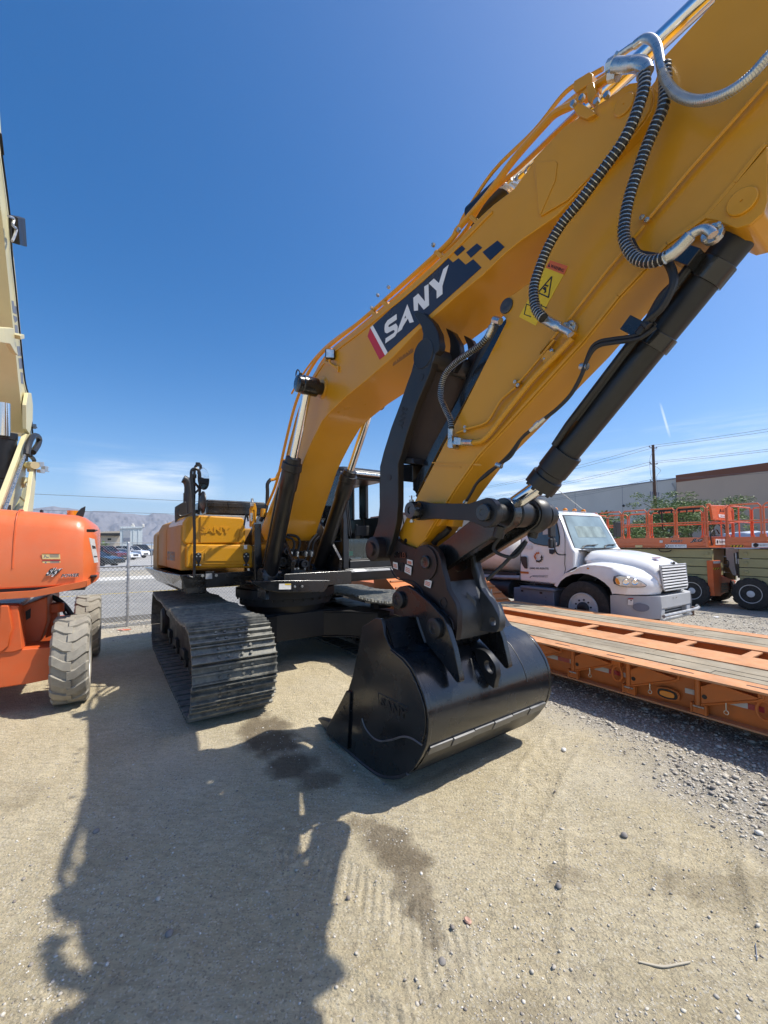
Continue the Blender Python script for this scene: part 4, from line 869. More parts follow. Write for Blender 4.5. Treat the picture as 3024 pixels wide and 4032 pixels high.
    m.prism(fr.us('C 885,570 905,520 930,520 940,560 935,640 925,640 922,570', .12), fr.F*.02); m.build('tank_filler', 'yellow', root, .006)
    z = MB(); c = fr.us('C 908,540', .14)[0]; z.turn(c, V((0,0,1)), [(0,0),(0,.03),(.06,.032),(.07,.022),(.12,.02),(.12,0)], 12); z.cyl(fr.us('C 905,650', .14)[0], fr.us('C 905,590', .14)[0], .022, n=8); z.build('filler_valve', 'zinc', root)
    m = MB(); m.prism(fr.us('C 928,670 975,668 975,790 985,960 1010,1075 930,1085 925,900', .5), -fr.F*.12); m.build('hose_guard', 'black', root, .01)
    # handrail, mirrors, exhaust
    m = MB()
    m.tube(fr.us('C 440,1048 470,1058 485,1045 490,900 490,740 486,600 480,500 470,370 466,300 475,275 500,268 525,290 530,330', hu+.22), .020, 10, 5); rr = 'C 486,600 490,590'
    m.build('handrail', 'blackm', root)
    m = MB(); m.tube(fr.us('C 483,600 488,450 488,330 495,260 515,238 530,240 535,260 530,330 528,470 520,600', hu), .019, 10, 5)
    m.tube(fr.us('C 470,360 500,380 525,420 525,460', hu+.1), .016, 8, 4); m.tube(fr.us('C 490,450 520,420', hu+.05), .014, 8); m.tube(fr.us('C 380,565 370,590 385,612 430,605 470,585', -.2), .016, 8, 4)
    for x, y in ((470,345), (488,325), (527,298), (515,240), (497,583)): c = fr.us('C %d,%d' % (x, y), hu+.1)[0]; m.cyl(c-V((0,0,.02)), c+V((0,0,.03)), .032, n=10)
    m.build('mirror_arm', 'blackm', root)
    for x, y, u_, r, rot in ((560,342,hu+.1,.155,.55), (556,513,hu+.15,.155,1.25)):
        c = fr.us('C %d,%d' % (x, y), u_)[0]; toc = (C0-c); toc.z = 0; toc.normalize(); sd = toc.cross(V((0,0,1))); ax = (toc*math.cos(rot+.55)-sd*math.sin(rot+.55)).normalized()
        mm = MB(); mm.turn(c, -ax, [(0,r),(.015,r*1.02),(.03,r*.8),(.05,r*.3),(.06,0)], 28); mi = mm.build('round_mirror', 'plastic', root); mm = MB(); mm.turn(c, ax, [(.001,r*.97),(.003,0)], 28); mm.build('mirror_glass', 'mirror', mi)
    c = fr.us('C 400,600', -.35)[0]; m = MB(); m.prism(fr.us('C 350,575 352,545 375,530 420,505 432,510 436,600 415,618 370,655 352,660', -.35), -fr.F*.07); m.build('side_mirror', 'plastic', root, .015, 3)
    m = MB(); c = fr.us('C 445,500', -.7)[0]; m.cyl(c-V((0,0,.3)), c+V((0,0,.12)), .075); m.tube([c+V((0,0,.10)), c+V((0,0,.24)), c+V((0,0,.32))-fr.W*.03, c+V((0,0,.35))-fr.W*.08], .065, 14, 4); m.build('exhaust_pipe', 'plastic', root)

def cab_(root):
    fr = UP; u0, u1, w0, w1, z0, z1 = -.95, .90, .60, 1.62, 1.45, 3.10
    c = thing_part('cab', root)
    m = MB(); T = .07
    def post(u, w_, za=z0, zb=z1, du=.07, dw=.07): m.box(fr, u, u+du, w_, w_+dw, za, zb)
    m.loft([[fr.P(u1-.02, w0-.01, z0), fr.P(u1-.02, w0+.11, z0), fr.P(u1-.09, w0+.11, z0), fr.P(u1-.09, w0-.01, z0)], [fr.P(u1-.02, w0-.01, 2.2), fr.P(u1-.02, w0+.08, 2.2), fr.P(u1-.09, w0+.08, 2.2), fr.P(u1-.09, w0-.01, 2.2)], [fr.P(u1-.16, w0+.02, z1-.05), fr.P(u1-.16, w0+.10, z1-.05), fr.P(u1-.24, w0+.10, z1-.05), fr.P(u1-.24, w0+.02, z1-.05)]])
    m.loft([[fr.P(u1-.02, w1-.11, z0), fr.P(u1-.02, w1, z0), fr.P(u1-.09, w1, z0), fr.P(u1-.09, w1-.11, z0)], [fr.P(u1-.02, w1-.08, 2.2), fr.P(u1-.02, w1, 2.2), fr.P(u1-.09, w1, 2.2), fr.P(u1-.09, w1-.08, 2.2)], [fr.P(u1-.16, w1-.1, z1-.05), fr.P(u1-.16, w1-.02, z1-.05), fr.P(u1-.24, w1-.02, z1-.05), fr.P(u1-.24, w1-.1, z1-.05)]])
    m.box(fr, u1-.10, u1, w0+.1, w1-.1, z0, z0+.13)                                   # sill
    post(-.1, w0, du=.12); post(-.1, w1-.07, du=.12); post(u0, w0, du=.10, dw=.12); post(u0, w1-.12, du=.10, dw=.12)
    m.box(fr, u0, u0+.06, w0+.12, w1-.12, z0, 2.02); m.box(fr, u0, u0+.06, w0+.12, w1-.12, 2.88, z1)
    wq = [fr.L(fr.w(N('e', *p), w1-.04)) for p in ((762,560), (850,880), (932,490), (1095,905))]
    za, zb_ = min(wq[1][2], wq[3][2]), max(wq[0][2], wq[2][2]); us_ = sorted((wq[0][0], wq[1][0], wq[2][0], wq[3][0]))
    m.box(fr, u0+.1, u1-.09, w1-.055, w1-.005, z0, za); m.box(fr, u0+.1, u1-.2, w1-.055, w1-.005, zb_, z1-.02)
    m.box(fr, u0+.1, us_[0], w1-.055, w1-.005, za, zb_); m.box(fr, us_[1], us_[2], w1-.075, w1-.005, za, zb_)
    if us_[3] < u1-.15: m.box(fr, us_[3], u1-.1, w1-.055, w1-.005, za, zb_)
    m.box(fr, u0, u1-.2, w0+.05, w1-.05, z1-.16, z1-.10)
    m.box(fr, u0+.1, u1-.09, w0, w0+.05, z0, 1.90); m.box(fr, u0+.1, u1-.09, w1-.05, w1, z0, 1.85)
    m.build('cab_frame', 'blackm', c, .018, 3)
    m = MB(); m.loft([[fr.P(u0-.02, w0+.03, z), fr.P(u1-.22+o, w0+.03, z), fr.P(u1-.16+o, w0+.10, z), fr.P(u1-.16+o, w1-.10, z), fr.P(u1-.22+o, w1-.03, z), fr.P(u0-.02, w1-.03, z)] for z, o in ((z1-.12,.0), (z1-.02,.02), (z1+.04,-.06))]); rf = m.build('cab_roof', 'blackm', c, .03, 3)
    m = MB(); m.box(fr, u1-.19, u1-.08, w0+.10, w1-.10, z1-.10, z1-.05); m.build('roof_visor', 'zinc', rf, .01)
    m = MB(); m.cyl(fr.P(u1-.2, w1-.05, z1+.02), fr.P(u1-.2, w1-.05, z1+.10), .05); m.build('roof_beacon', 'plastic', rf)
    def pane(a, nm='window_pane'): MB().prism(a, (a[1]-a[0]).cross(a[2]-a[0]).normalized()*.006).build(nm, 'glass', c)
    pane([fr.P(u1-.05, w0+.10, z0+.14), fr.P(u1-.05, w1-.10, z0+.14), fr.P(u1-.05, w1-.10, 1.93), fr.P(u1-.05, w0+.10, 1.93)], 'lower_windscreen')
    pane([fr.P(u0+.03, w0+.10, 1.98), fr.P(u0+.03, w1-.12, 1.98), fr.P(u0+.03, w1-.12, 2.92), fr.P(u0+.03, w0+.10, 2.92)], 'rear_window')
    pane([fr.P(u0+.1, w0+.03, 1.90), fr.P(u1-.15, w0+.03, 1.90), fr.P(u1-.2, w0+.03, 2.98), fr.P(u0+.1, w0+.03, 2.98)], 'side_window')
    m = MB(); e = [fr.P(u1-.045, w, z) for w, z in ((w0+.10,1.93),(w0+.10,z0+.18),(w0+.16,z0+.14),(w1-.16,z0+.14),(w1-.10,z0+.18),(w1-.10,1.93))]; m.tube(e, .012, 6); m.build('windscreen_trim', 'rubber', c)
    MB().box(fr, u1-.052, u1-.047, w0+.11, w0+.19, 1.66, 1.73).build('green_sticker', 'green', c)
    MB().box(fr, u1-.053, u1-.047, w0+.12, w0+.34, 1.605, 1.625).build('glass_label', 'stick_p', c)
    # inside
    m = MB(); m.prism([fr.P(u, w0+.28, z) for u, z in ((-.55,1.85),(-.05,1.82),(.0,1.93),(-.45,1.97),(-.58,2.65),(-.70,2.66),(-.68,1.9))], fr.W*.45); m.build('operator_seat', 'plastic', c, .04, 3)
    m = MB(); 
    for w_ in (w0+.2, w1-.3): m.box(fr, -.3, .15, w_-.06, w_+.06, 1.9, 2.05); m.tube([fr.P(.1, w_, 2.05), fr.P(.13, w_, 2.2)], .025, 8)
    for w_ in (w0+.42, w0+.52): m.tube([fr.P(.35, w_, 1.5), fr.P(.40, w_, 1.95), fr.P(.34, w_+.03, 2.12)], .012, 8, 4); m.box(fr, .3, .55, w_-.04, w_+.04, 1.55, 1.58)
    m.build('control_lever', 'plastic', c, .006)
    m = MB(); q = fr.P(.35, w1-.32, 2.08); m.hexa([q+fr.W*a+fr.Z*b+fr.F*d for d in (-.02,.02) for a, b in ((-.14,-.09),(.14,-.09),(.14,.09),(-.14,.09))]); m.tube([q, q-V((0,0,.2))], .02, 8); m.build('monitor', 'plastic', c, .01)
    MB().prism([q+fr.W*a+fr.Z*b-fr.F*.021 for a, b in ((-.12,-.07),(.12,-.07),(.12,.07),(-.12,.07))], -fr.F*.001).build('monitor_face', 'stepgrey', c)
    k = MB().box(fr, u0+.065, u0+.07, w0+.5, w1-.2, 1.83, 1.96).build('name_board', 'white', c); text('board_lettering', 'SANY', fr.P(u0+.072, w1-.24, 1.86), fr.P(u0+.072, w0+.54, 1.86), fr.P(u0+.072, w1-.24, 1.94), 'ink', k, .001, .03)
    m = MB(); m.tube([fr.P(u1-.02, w0+.14, 2.0), fr.P(u1-.05, w0+.12, 2.35), fr.P(u1-.14, w0+.14, 2.75)], .010, 8); m.tube([fr.P(u1-.01, w0+.10, 1.98), fr.P(u1-.04, w0+.08, 2.4), fr.P(u1-.12, w0+.11, 2.72)], .009, 8); m.build('wiper', 'plastic', c)
    # ledge below the windscreen with its white grip tape
    m = MB(); m.prism([fr.P(u, w0, z) for u, z in ((u1,1.25),(u1+.10,1.27),(u1+.12,1.40),(u1,1.45))], fr.W*(w1-w0)); m.build('cab_step', 'blackm', root, .01)
    a = [fr.P(u1+.122, w0+.06, 1.402), fr.P(u1+.122, w1-.05, 1.402), fr.P(u1+.005, w1-.05, 1.45), fr.P(u1+.005, w0+.06, 1.45)]
    MB().prism(a, V((0,0,.003))).build('grip_strip', 'galv', root)
    b = [fr.P(u1+.124, w0+.12, 1.406), fr.P(u1+.124, w0+.34, 1.406), fr.P(u1+.03, w0+.34, 1.445), fr.P(u1+.03, w0+.12, 1.445)]
    MB().prism(b, V((0,0,.003))).build('notice_sticker', 'white', root)
    m = MB(); p = fr.u(N('e',1325,480), u1+.05); q = fr.u(N('e',1350,640), u1+.05); r_ = fr.u(N('e',1390,1000), u1+.05); m.tube([p, q, r_], .012, 8); m.turn(q-V((0,0,.03)), V((0,0,1)), [(0,0),(0,.03),(.06,.03),(.06,0)], 12); m.build('grab_rail', 'blackm', root)
    m = MB(); m.prism([fr.P(u, .40, z) for u, z in ((-.2,1.42),(.75,1.42),(.75,1.7),(.6,1.95),(.2,1.98),(-.2,1.9))], fr.W*.12); m.build('side_cover', 'yellow', root, .03, 3)

def undercarriage(root):
    fr = TR; g, s_ = 2.706, .90
    track(root, -g/2-s_/2, -g/2+s_/2-.05, 0); track(root, g/2-s_/2, g/2+s_/2, 1)
    m = MB(); m.turn(fr.P(0,0,.78), V((0,0,1)), [(0,0),(0,.62),(.12,.66),(.13,.74),(.24,.74),(.25,.80),(.38,.80),(.39,.72),(.48,.72),(.48,0)], 48)
    for k in range(30): a = 2*math.pi*k/30; c = fr.P(.77*math.cos(a), .77*math.sin(a), 1.02); m.cyl(c, c-V((0,0,.03)), .016, n=6)
    m.build('swing_ring', 'undr', root)
    m = MB(); m.box(fr, -.6, .6, -.62, .62, .42, .80); 
    for su in (-1, 1):
        for sw in (-1, 1):
            pl = [(su*.15,sw*.55),(su*.62,sw*.35),(su*.78,sw*.62),(su*1.28,sw*1.0),(su*1.28,sw*1.22),(su*.55,sw*1.22),(su*.45,sw*.85)]
            m.prism([fr.P(u, w_, .40) for u, w_ in pl], V((0,0,.36)))
            m.prism([fr.P(u*1.02, w_, .765) for u, w_ in pl], V((0,0,.02))); m.prism([fr.P(u*1.02, w_, .375) for u, w_ in pl], V((0,0,.02)))
    m.box(fr, .55, .64, -.45, .45, .40, .79)
    m.build('carbody', 'undr', root, .008)

def excavator():
    root = thing('excavator', UP, 'large yellow excavator with its boom arched overhead and its black bucket resting on the dirt', 'excavator')
    boom_(root); side_lines(root); stick_(root); hoses(root); boom_cyls(root); bucket_gear(root); coupler(root); bucket_(root); thumb_(root)
    upper(root); cab_(root); undercarriage(root)
# ================================================================== ground, road, far background
def vnoise(x, y, seed=0):
    xi = np.floor(x).astype(np.int64); yi = np.floor(y).astype(np.int64); fx = x-xi; fy = y-yi
    fx = fx*fx*(3-2*fx); fy = fy*fy*(3-2*fy)
    def hsh(a, b):
        h = (a*374761393+b*668265263+seed*1274126177) & 0xffffffff; h = ((h ^ (h >> 13))*1274126177) & 0xffffffff; return ((h ^ (h >> 16)) & 0xffff)/65535.
    return (hsh(xi,yi)*(1-fx)+hsh(xi+1,yi)*fx)*(1-fy)+(hsh(xi,yi+1)*(1-fx)+hsh(xi+1,yi+1)*fx)*fy
def fbm(x, y, s, o=4, seed=0):
    t = 0; a = 1; n = 0
    for k in range(o): t = t+a*vnoise(x/s, y/s, seed+k); n += a; a *= .5; s /= 2.1
    return t/n
def yd(x, y): f = YD.F; w = YD.W; return x*f.x+y*f.y, x*w.x+y*w.y
RUTS = [((.9,1.2),(3.2,4.6),.16), ((2.2,1.2),(4.8,4.6),.2), ((.3,1.4),(1.3,3.6),.15), ((1.0,.6),(3.4,1.5),.18), ((-2.6,3.6),(-.9,2.4),.2), ((2.6,4.2),(4.4,2.2),.2), ((-1.9,1.3),(-.5,2.9),.16), ((-3.4,2.2),(-2.2,4.2),.2), ((.2,.6),(2.6,3.4),.20), ((1.6,.5),(4.2,2.6),.22), ((-.6,1.1),(1.9,4.2),.16), ((2.9,3.4),(.9,1.3),.18), ((-2.6,1.8),(.4,.9),.2), ((-1.2,3.2),(.6,1.6),.22)]
def relief(x, y):
    r = np.hypot(x, y); dmp = np.clip((15-r)/6, 0, 1)
    z = (fbm(x, y, 1.7, 3, 3)-.5)*.05+(fbm(x+y*.5, y*.6, .35, 3, 9)-.5)*.030+(fbm(x, y, .07, 3, 5)-.5)*.016
    for (ax, ay), (bx, by), hw in RUTS:
        dx, dy = bx-ax, by-ay; L = math.hypot(dx, dy); dx /= L; dy /= L
        s = (x-ax)*dx+(y-ay)*dy; d = (x-ax)*-dy+(y-ay)*dx+.06*np.sin(s*1.3); a = np.clip(1-np.abs(d)/hw, 0, 1); e = np.clip(s/.3, 0, 1)*np.clip((L-s)/.3, 0, 1)*np.clip(fbm(x, y, .5, 2, 21)*3-1., 0, 1)
        z = z+e*(a > 0)*(-.006+.0052*np.sin(2*np.pi*(s+np.abs(d)*.8)/.062)*np.clip(a*4, 0, 1))+e*.010*np.exp(-((np.abs(d)-hw)/.03)**2)
    u, w = yd(x, y); g = gravelmask(x, y); z = z+g*(fbm(x, y, .045, 2, 13)-.5)*.022
    z = z*dmp-.012
    lx, ly = x-UP.o.x, y-UP.o.y; uu = lx*UP.F.x+ly*UP.F.y; ww = lx*UP.W.x+ly*UP.W.y   # the bucket has bedded in
    k = np.exp(-(np.clip(np.abs(uu-3.3)-.7, 0, 9)/.12)**2-(np.clip(np.abs(ww-.1)-.95, 0, 9)/.12)**2); z = z-k*.04
    return z
def gravelmask(x, y):
    u, w = yd(x, y); n = fbm(x, y, .8, 4, 31)-.5
    a = np.clip((w-3.35+n*1.5)/.8, 0, 1); b = np.clip((y-8.2+n*3)/1.5, 0, 1)
    return np.maximum(a, b*.85)
def stainmask(x, y):
    t = x*0
    for cx, cy, rx, ry, k in ((-1.25,4.35,.22,.30,.8),(-1.05,4.0,.26,.24,1),(-.80,3.62,.20,.22,.9),(-.55,3.42,.18,.14,.7),(-.17,2.88,.10,.10,.5),(-.03,2.72,.15,.13,.75),(.10,2.55,.15,.14,.8),(.14,2.36,.12,.12,.6),(.17,2.22,.08,.10,.7),(.21,2.06,.05,.09,.55),(1.0,2.42,.12,.08,.4),(1.75,2.35,.3,.12,.3),(.5,1.7,.2,.12,.22),(-.35,1.55,.25,.12,.2),(-2.9,3.2,.3,.2,.2)):
        d = ((x-cx)/rx)**2+((y-cy)/ry)**2; t = np.maximum(t, k*np.clip(1.5-d-(.9-fbm(x, y, .12, 4, 41)*1.8)*1.1, 0, 1))
    return t
def dirtmat():
    m = bpy.data.materials.new('dirt_and_gravel'); m.use_nodes = True; nt = m.node_tree; nd = nt.nodes; lk = nt.links; b = nd['Principled BSDF']; b.inputs['Roughness'].default_value = .93; b.inputs['Specular IOR Level'].default_value = .25
    tc = nd.new('ShaderNodeTexCoord')
    def noise(s, d=6, r=.6, sc_=None):
        n = nd.new('ShaderNodeTexNoise'); n.inputs['Scale'].default_value = s; n.inputs['Detail'].default_value = d; n.inputs['Roughness'].default_value = r
        if sc_:
            mp = nd.new('ShaderNodeMapping'); mp.inputs['Scale'].default_value = sc_; mp.inputs['Rotation'].default_value = (0,0,R(33)); lk.new(tc.outputs['Object'], mp.inputs[0]); lk.new(mp.outputs[0], n.inputs['Vector'])
        else: lk.new(tc.outputs['Object'], n.inputs['Vector'])
        return n.outputs[0]
    def ramp(x, a, b_, c0, c1):
        r_ = nd.new('ShaderNodeValToRGB'); r_.color_ramp.elements[0].position = a; r_.color_ramp.elements[1].position = b_; r_.color_ramp.elements[0].color = (*c0,1); r_.color_ramp.elements[1].color = (*c1,1); lk.new(x, r_.inputs[0]); return r_.outputs[0]
    def mix(f, a, b_, typ='MIX'):
        x = nd.new('ShaderNodeMix'); x.data_type = 'RGBA'; x.blend_type = typ
        if isinstance(f, float): x.inputs[0].default_value = f
        else: lk.new(f, x.inputs[0])
        for i, q in ((6, a), (7, b_)):
            if isinstance(q, tuple): x.inputs[i].default_value = (*q, 1)
            else: lk.new(q, x.inputs[i])
        return x.outputs[2]
    dirt = mix(ramp(noise(2.2), .35, .65, (0,0,0), (1,1,1)), (.55,.465,.295), (.65,.56,.375))
    dirt = mix(ramp(noise(9, 8, .7, (1,3.2,1)), .44, .60, (0,0,0), (.5,.5,.5)), dirt, (.37,.305,.20))
    dirt = mix(ramp(noise(.7, 3), .5, .7, (0,0,0), (.5,.5,.5)), dirt, (.56,.51,.40))
    v2 = nd.new('ShaderNodeTexVoronoi'); v2.inputs['Scale'].default_value = 120; lk.new(tc.outputs['Object'], v2.inputs['Vector']); v2c = nd.new('ShaderNodeSeparateColor'); lk.new(v2.outputs['Color'], v2c.inputs[0])
    dirt = mix(ramp(v2c.outputs[0], .86, .92, (0,0,0), (.55,.55,.55)), dirt, (.27,.23,.17)); dirt = mix(ramp(v2c.outputs[1], .88, .94, (0,0,0), (.5,.5,.5)), dirt, (.74,.69,.58))
    vo = nd.new('ShaderNodeTexVoronoi'); vo.inputs['Scale'].default_value = 62; vo.feature = 'F1'; lk.new(tc.outputs['Object'], vo.inputs['Vector'])
    vc = nd.new('ShaderNodeSeparateColor'); lk.new(vo.outputs['Color'], vc.inputs[0])
    gr = ramp(vc.outputs[0], 0, 1, (.24,.225,.20), (.74,.71,.66))
    sh = ramp(vo.outputs['Distance'], .25, .62, (1,1,1), (.45,.43,.40)); gr = mix(1., gr, sh, 'MULTIPLY')
    ag = nd.new('ShaderNodeAttribute'); ag.attribute_name = 'gravel'; ast = nd.new('ShaderNodeAttribute'); ast.attribute_name = 'stain'
    nz = noise(24, 5, .6); mm = nd.new('ShaderNodeMath'); mm.operation = 'MULTIPLY_ADD'; lk.new(nz, mm.inputs[0]); mm.inputs[1].default_value = .9; mm.inputs[2].default_value = -.45
    ad = nd.new('ShaderNodeMath'); ad.operation = 'ADD'; ad.use_clamp = True; lk.new(ag.outputs['Fac'], ad.inputs[0]); lk.new(mm.outputs[0], ad.inputs[1])
    ml = nd.new('ShaderNodeMath'); ml.operation = 'MULTIPLY'; lk.new(ad.outputs[0], ml.inputs[0]); ml.inputs[1].default_value = .88
    gd = mix(.35, gr, (.49,.45,.37)); col = mix(ml.outputs[0], dirt, gd)
    st = nd.new('ShaderNodeMath'); st.operation = 'MULTIPLY'; lk.new(ast.outputs['Fac'], st.inputs[0]); st.inputs[1].default_value = .85; col = mix(st.outputs[0], col, (.085,.058,.035))
    lk.new(col, b.inputs['Base Color'])
    h1 = nd.new('ShaderNodeMath'); h1.operation = 'MULTIPLY_ADD'; lk.new(vo.outputs['Distance'], h1.inputs[0]); h1.inputs[1].default_value = -.6; h2 = nd.new('ShaderNodeMath'); h2.operation = 'MULTIPLY_ADD'; lk.new(noise(16, 8, .75, (1,2.4,1)), h2.inputs[0]); h2.inputs[1].default_value = 2.2; lk.new(noise(85, 6, .7), h2.inputs[2]); lk.new(h2.outputs[0], h1.inputs[2])
    bp = nd.new('ShaderNodeBump'); bp.inputs['Strength'].default_value = .85; bp.inputs['Distance'].default_value = .0155; lk.new(h1.outputs[0], bp.inputs['Height']); lk.new(bp.outputs[0], b.inputs['Normal'])
    return m
def ground():
    a = np.concatenate([np.linspace(-72, 72, 620), np.linspace(72, 288, 62)[1:-1]])*math.pi/180; n = len(a)
    r = np.concatenate([.22*1.0115**np.arange(0, 365), np.geomspace(15.5, 11500, 44)]); k = len(r)
    X = np.outer(r, np.sin(a)); Y = np.outer(r, np.cos(a)); Z = relief(X, Y)
    U, W = yd(X, Y); Z = np.where(r[:, None] > 15, -.012, Z)
    v = np.stack([X, Y, Z], -1).reshape(-1, 3); v = np.vstack([v, [[0,0,-.012]]])
    i, j = np.meshgrid(np.arange(k-1), np.arange(n), indexing='ij'); j2 = (j+1) % n
    q = np.stack([i*n+j, (i+1)*n+j, (i+1)*n+j2, i*n+j2], -1).reshape(-1, 4)[:, ::-1]
    me = bpy.data.meshes.new('ground'); nq = len(q); t = np.stack([np.arange(n), (np.arange(n)+1) % n, np.full(n, len(v)-1)], -1)
    me.vertices.add(len(v)); me.vertices.foreach_set('co', v.astype(np.float32).ravel())
    me.loops.add(nq*4+n*3); me.loops.foreach_set('vertex_index', np.concatenate([q.ravel(), t.ravel()]).astype(np.int32))
    me.polygons.add(nq+n); me.polygons.foreach_set('loop_start', np.concatenate([np.arange(nq)*4, nq*4+np.arange(n)*3]).astype(np.int32))
    me.polygons.foreach_set('use_smooth', [True]*(nq+n)); me.update(calc_edges=True)
    for nm, fn in (('gravel', gravelmask), ('stain', stainmask)):
        at = me.attributes.new(nm, 'FLOAT', 'POINT'); at.data.foreach_set('value', fn(v[:,0], v[:,1]).astype(np.float32))
    me.materials.append(dirtmat()); o = bpy.data.objects.new('ground', me); COL.objects.link(o); tag(o, kind='structure')
    # loose stones
    N_ = 170000; rr = .45*np.exp(rng.random(N_)**.85*math.log(30)); aa = (rng.random(N_)*2-1)*R(62); x = rr*np.sin(aa); y = rr*np.cos(aa)
    g = gravelmask(x, y); keep = rng.random(N_) < (.16*(fbm(x, y, .5, 3, 77) > .48)+.045+g*.9); x = x[keep]; y = y[keep]; g = g[keep]; rr = rr[keep]; n_ = len(x)
    sz = np.clip(rng.lognormal(-5.45, .42, n_), .0014, .016)*(1+g*1.0)*(1+np.clip(rr-5, 0, 20)*.06); sz *= np.where(g < .3, .75, .88); big = rng.random(n_) < .003; sz[big] *= 1.8
    ph = (1+5**.5)/2; ico = np.array([(-1,ph,0),(1,ph,0),(-1,-ph,0),(1,-ph,0),(0,-1,ph),(0,1,ph),(0,-1,-ph),(0,1,-ph),(ph,0,-1),(ph,0,1),(-ph,0,-1),(-ph,0,1)])/1.9
    fi = np.array([(0,11,5),(0,5,1),(0,1,7),(0,7,10),(0,10,11),(1,5,9),(5,11,4),(11,10,2),(10,7,6),(7,1,8),(3,9,4),(3,4,2),(3,2,6),(3,6,8),(3,8,9),(4,9,5),(2,4,11),(6,2,10),(8,6,7),(9,8,1)])
    P = ico[None]*(1+(rng.random((n_, 12, 1))-.5)*.55); P = P*np.stack([1+rng.random(n_)*.5, .8+rng.random(n_)*.4, .45+rng.random(n_)*.4], -1)[:, None]
    th = rng.random(n_)*6.283; c, s = np.cos(th)[:, None], np.sin(th)[:, None]; Px = P[..., 0]*c-P[..., 1]*s; Py = P[..., 0]*s+P[..., 1]*c
    z0 = relief(x, y)+sz*.25; V3 = np.stack([Px*sz[:, None]+x[:, None], Py*sz[:, None]+y[:, None], P[..., 2]*sz[:, None]+z0[:, None]], -1).reshape(-1, 3)
    F3 = (fi[None]+(np.arange(n_)*12)[:, None, None]).reshape(-1, 3); me = bpy.data.meshes.new('gravel')
    me.vertices.add(len(V3)); me.vertices.foreach_set('co', V3.astype(np.float32).ravel()); me.loops.add(F3.size); me.loops.foreach_set('vertex_index', F3.ravel().astype(np.int32))
    me.polygons.add(len(F3)); me.polygons.foreach_set('loop_start', (np.arange(len(F3))*3).astype(np.int32)); me.update(calc_edges=True)
    sh = rng.random(n_); at = me.attributes.new('tone', 'FLOAT', 'POINT'); at.data.foreach_set('value', np.repeat(sh, 12).astype(np.float32))
    m = bpy.data.materials.new('loose_stone'); m.use_nodes = True; nd = m.node_tree.nodes; b = nd['Principled BSDF']; b.inputs['Roughness'].default_value = .85
    a_ = nd.new('ShaderNodeAttribute'); a_.attribute_name = 'tone'; r_ = nd.new('ShaderNodeValToRGB'); el = r_.color_ramp.elements; el[0].color = (.22,.19,.16,1); el[1].color = (.68,.65,.59,1); e = el.new(.3); e.color = (.44,.40,.34,1); e = el.new(.8); e.color = (.60,.55,.45,1)
    m.node_tree.links.new(a_.outputs['Fac'], r_.inputs[0]); m.node_tree.links.new(r_.outputs[0], b.inputs['Base Color']); me.materials.append(m)
    o = bpy.data.objects.new('gravel', me); COL.objects.link(o); tag(o, kind='stuff')
    # road beyond the fence
    def strip(nm, u0, u1, z, m, th=0, wa=-160, wb=200):
        mb = MB(); mb.box(YD, u0, u1, wa, wb, z-max(th, .002), z); o = mb.build(nm, m); tag(o, kind='structure'); return o
    strip('road', -24.9, -13.6, .004, 'asph'); strip('pavement', -13.6, -12.2, .12, 'asph', .13); strip('far_pavement', -27.6, -24.9, .13, 'conc', .14)
    strip('road_line', -19.35, -19.25, .010, 'warny', .003); strip('car_park', -190, -36.5, .004, 'asph2')

def mountains():
    top = [N('d',x,y) for x, y in ((-900,1420),(-300,1440),(100,1405),(350,1400),(520,1395),(700,1372),(840,1355),(950,1378),(1080,1385),(1200,1405),(1330,1430),(1400,1440),(1450,1428),(1520,1430))]+[N('c',x,y) for x, y in ((480,300),(560,315),(650,340),(800,345),(1000,372),(1110,375),(1200,333),(1400,345),(1600,372),(1750,395),(1900,380),(2150,410),(2500,430),(2900,420),(3300,455),(3900,470),(4600,520))]
    n = 420; rows = []; xs = np.linspace(top[0][0], top[-1][0], n); ty = np.interp(xs, [p[0] for p in top], [p[1] for p in top])
    V_ = []; K = 46
    for i in range(n):
        d = sight((xs[i], ty[i])); d2 = V((d.x, d.y, 0)).normalized(); hr = (C0+d*(9200/math.hypot(d.x, d.y))).z
        for k in range(K):
            t = k/(K-1); dist = 9200-t*2600
            h = hr*(1-t)**1.35+t*6
            q = i*.09
            rg = abs(float(vnoise(np.array(q*.8+t*3.), np.array(t*5.-q*.25), 5))-.5)*2+.5*abs(float(vnoise(np.array(q*1.9-t*5), np.array(t*9.), 6))-.5)*2+.35*float(vnoise(np.array(q*5.+t*4), np.array(t*22.), 8))
            h += (rg-.6)*95*math.sin(math.pi*min(1, t*1.2))**.8*(t > 0)+(11*math.sin(h/13.+rg)*(t > .02))
            V_.append(V((d2.x*dist, d2.y*dist, max(h, 2+(rg*2)))))
    m = MB(); m.add(V_, [(i*K+k, (i+1)*K+k, (i+1)*K+k+1, i*K+k+1) for i in range(n-1) for k in range(K-1)])
    o = m.build('mountain_range', mat('desert_rock', (.175,.175,.195), .95, var=.15, vs=.004, dust=.4, dustc=(.27,.26,.265)), ang=80); tag(o, kind='structure')

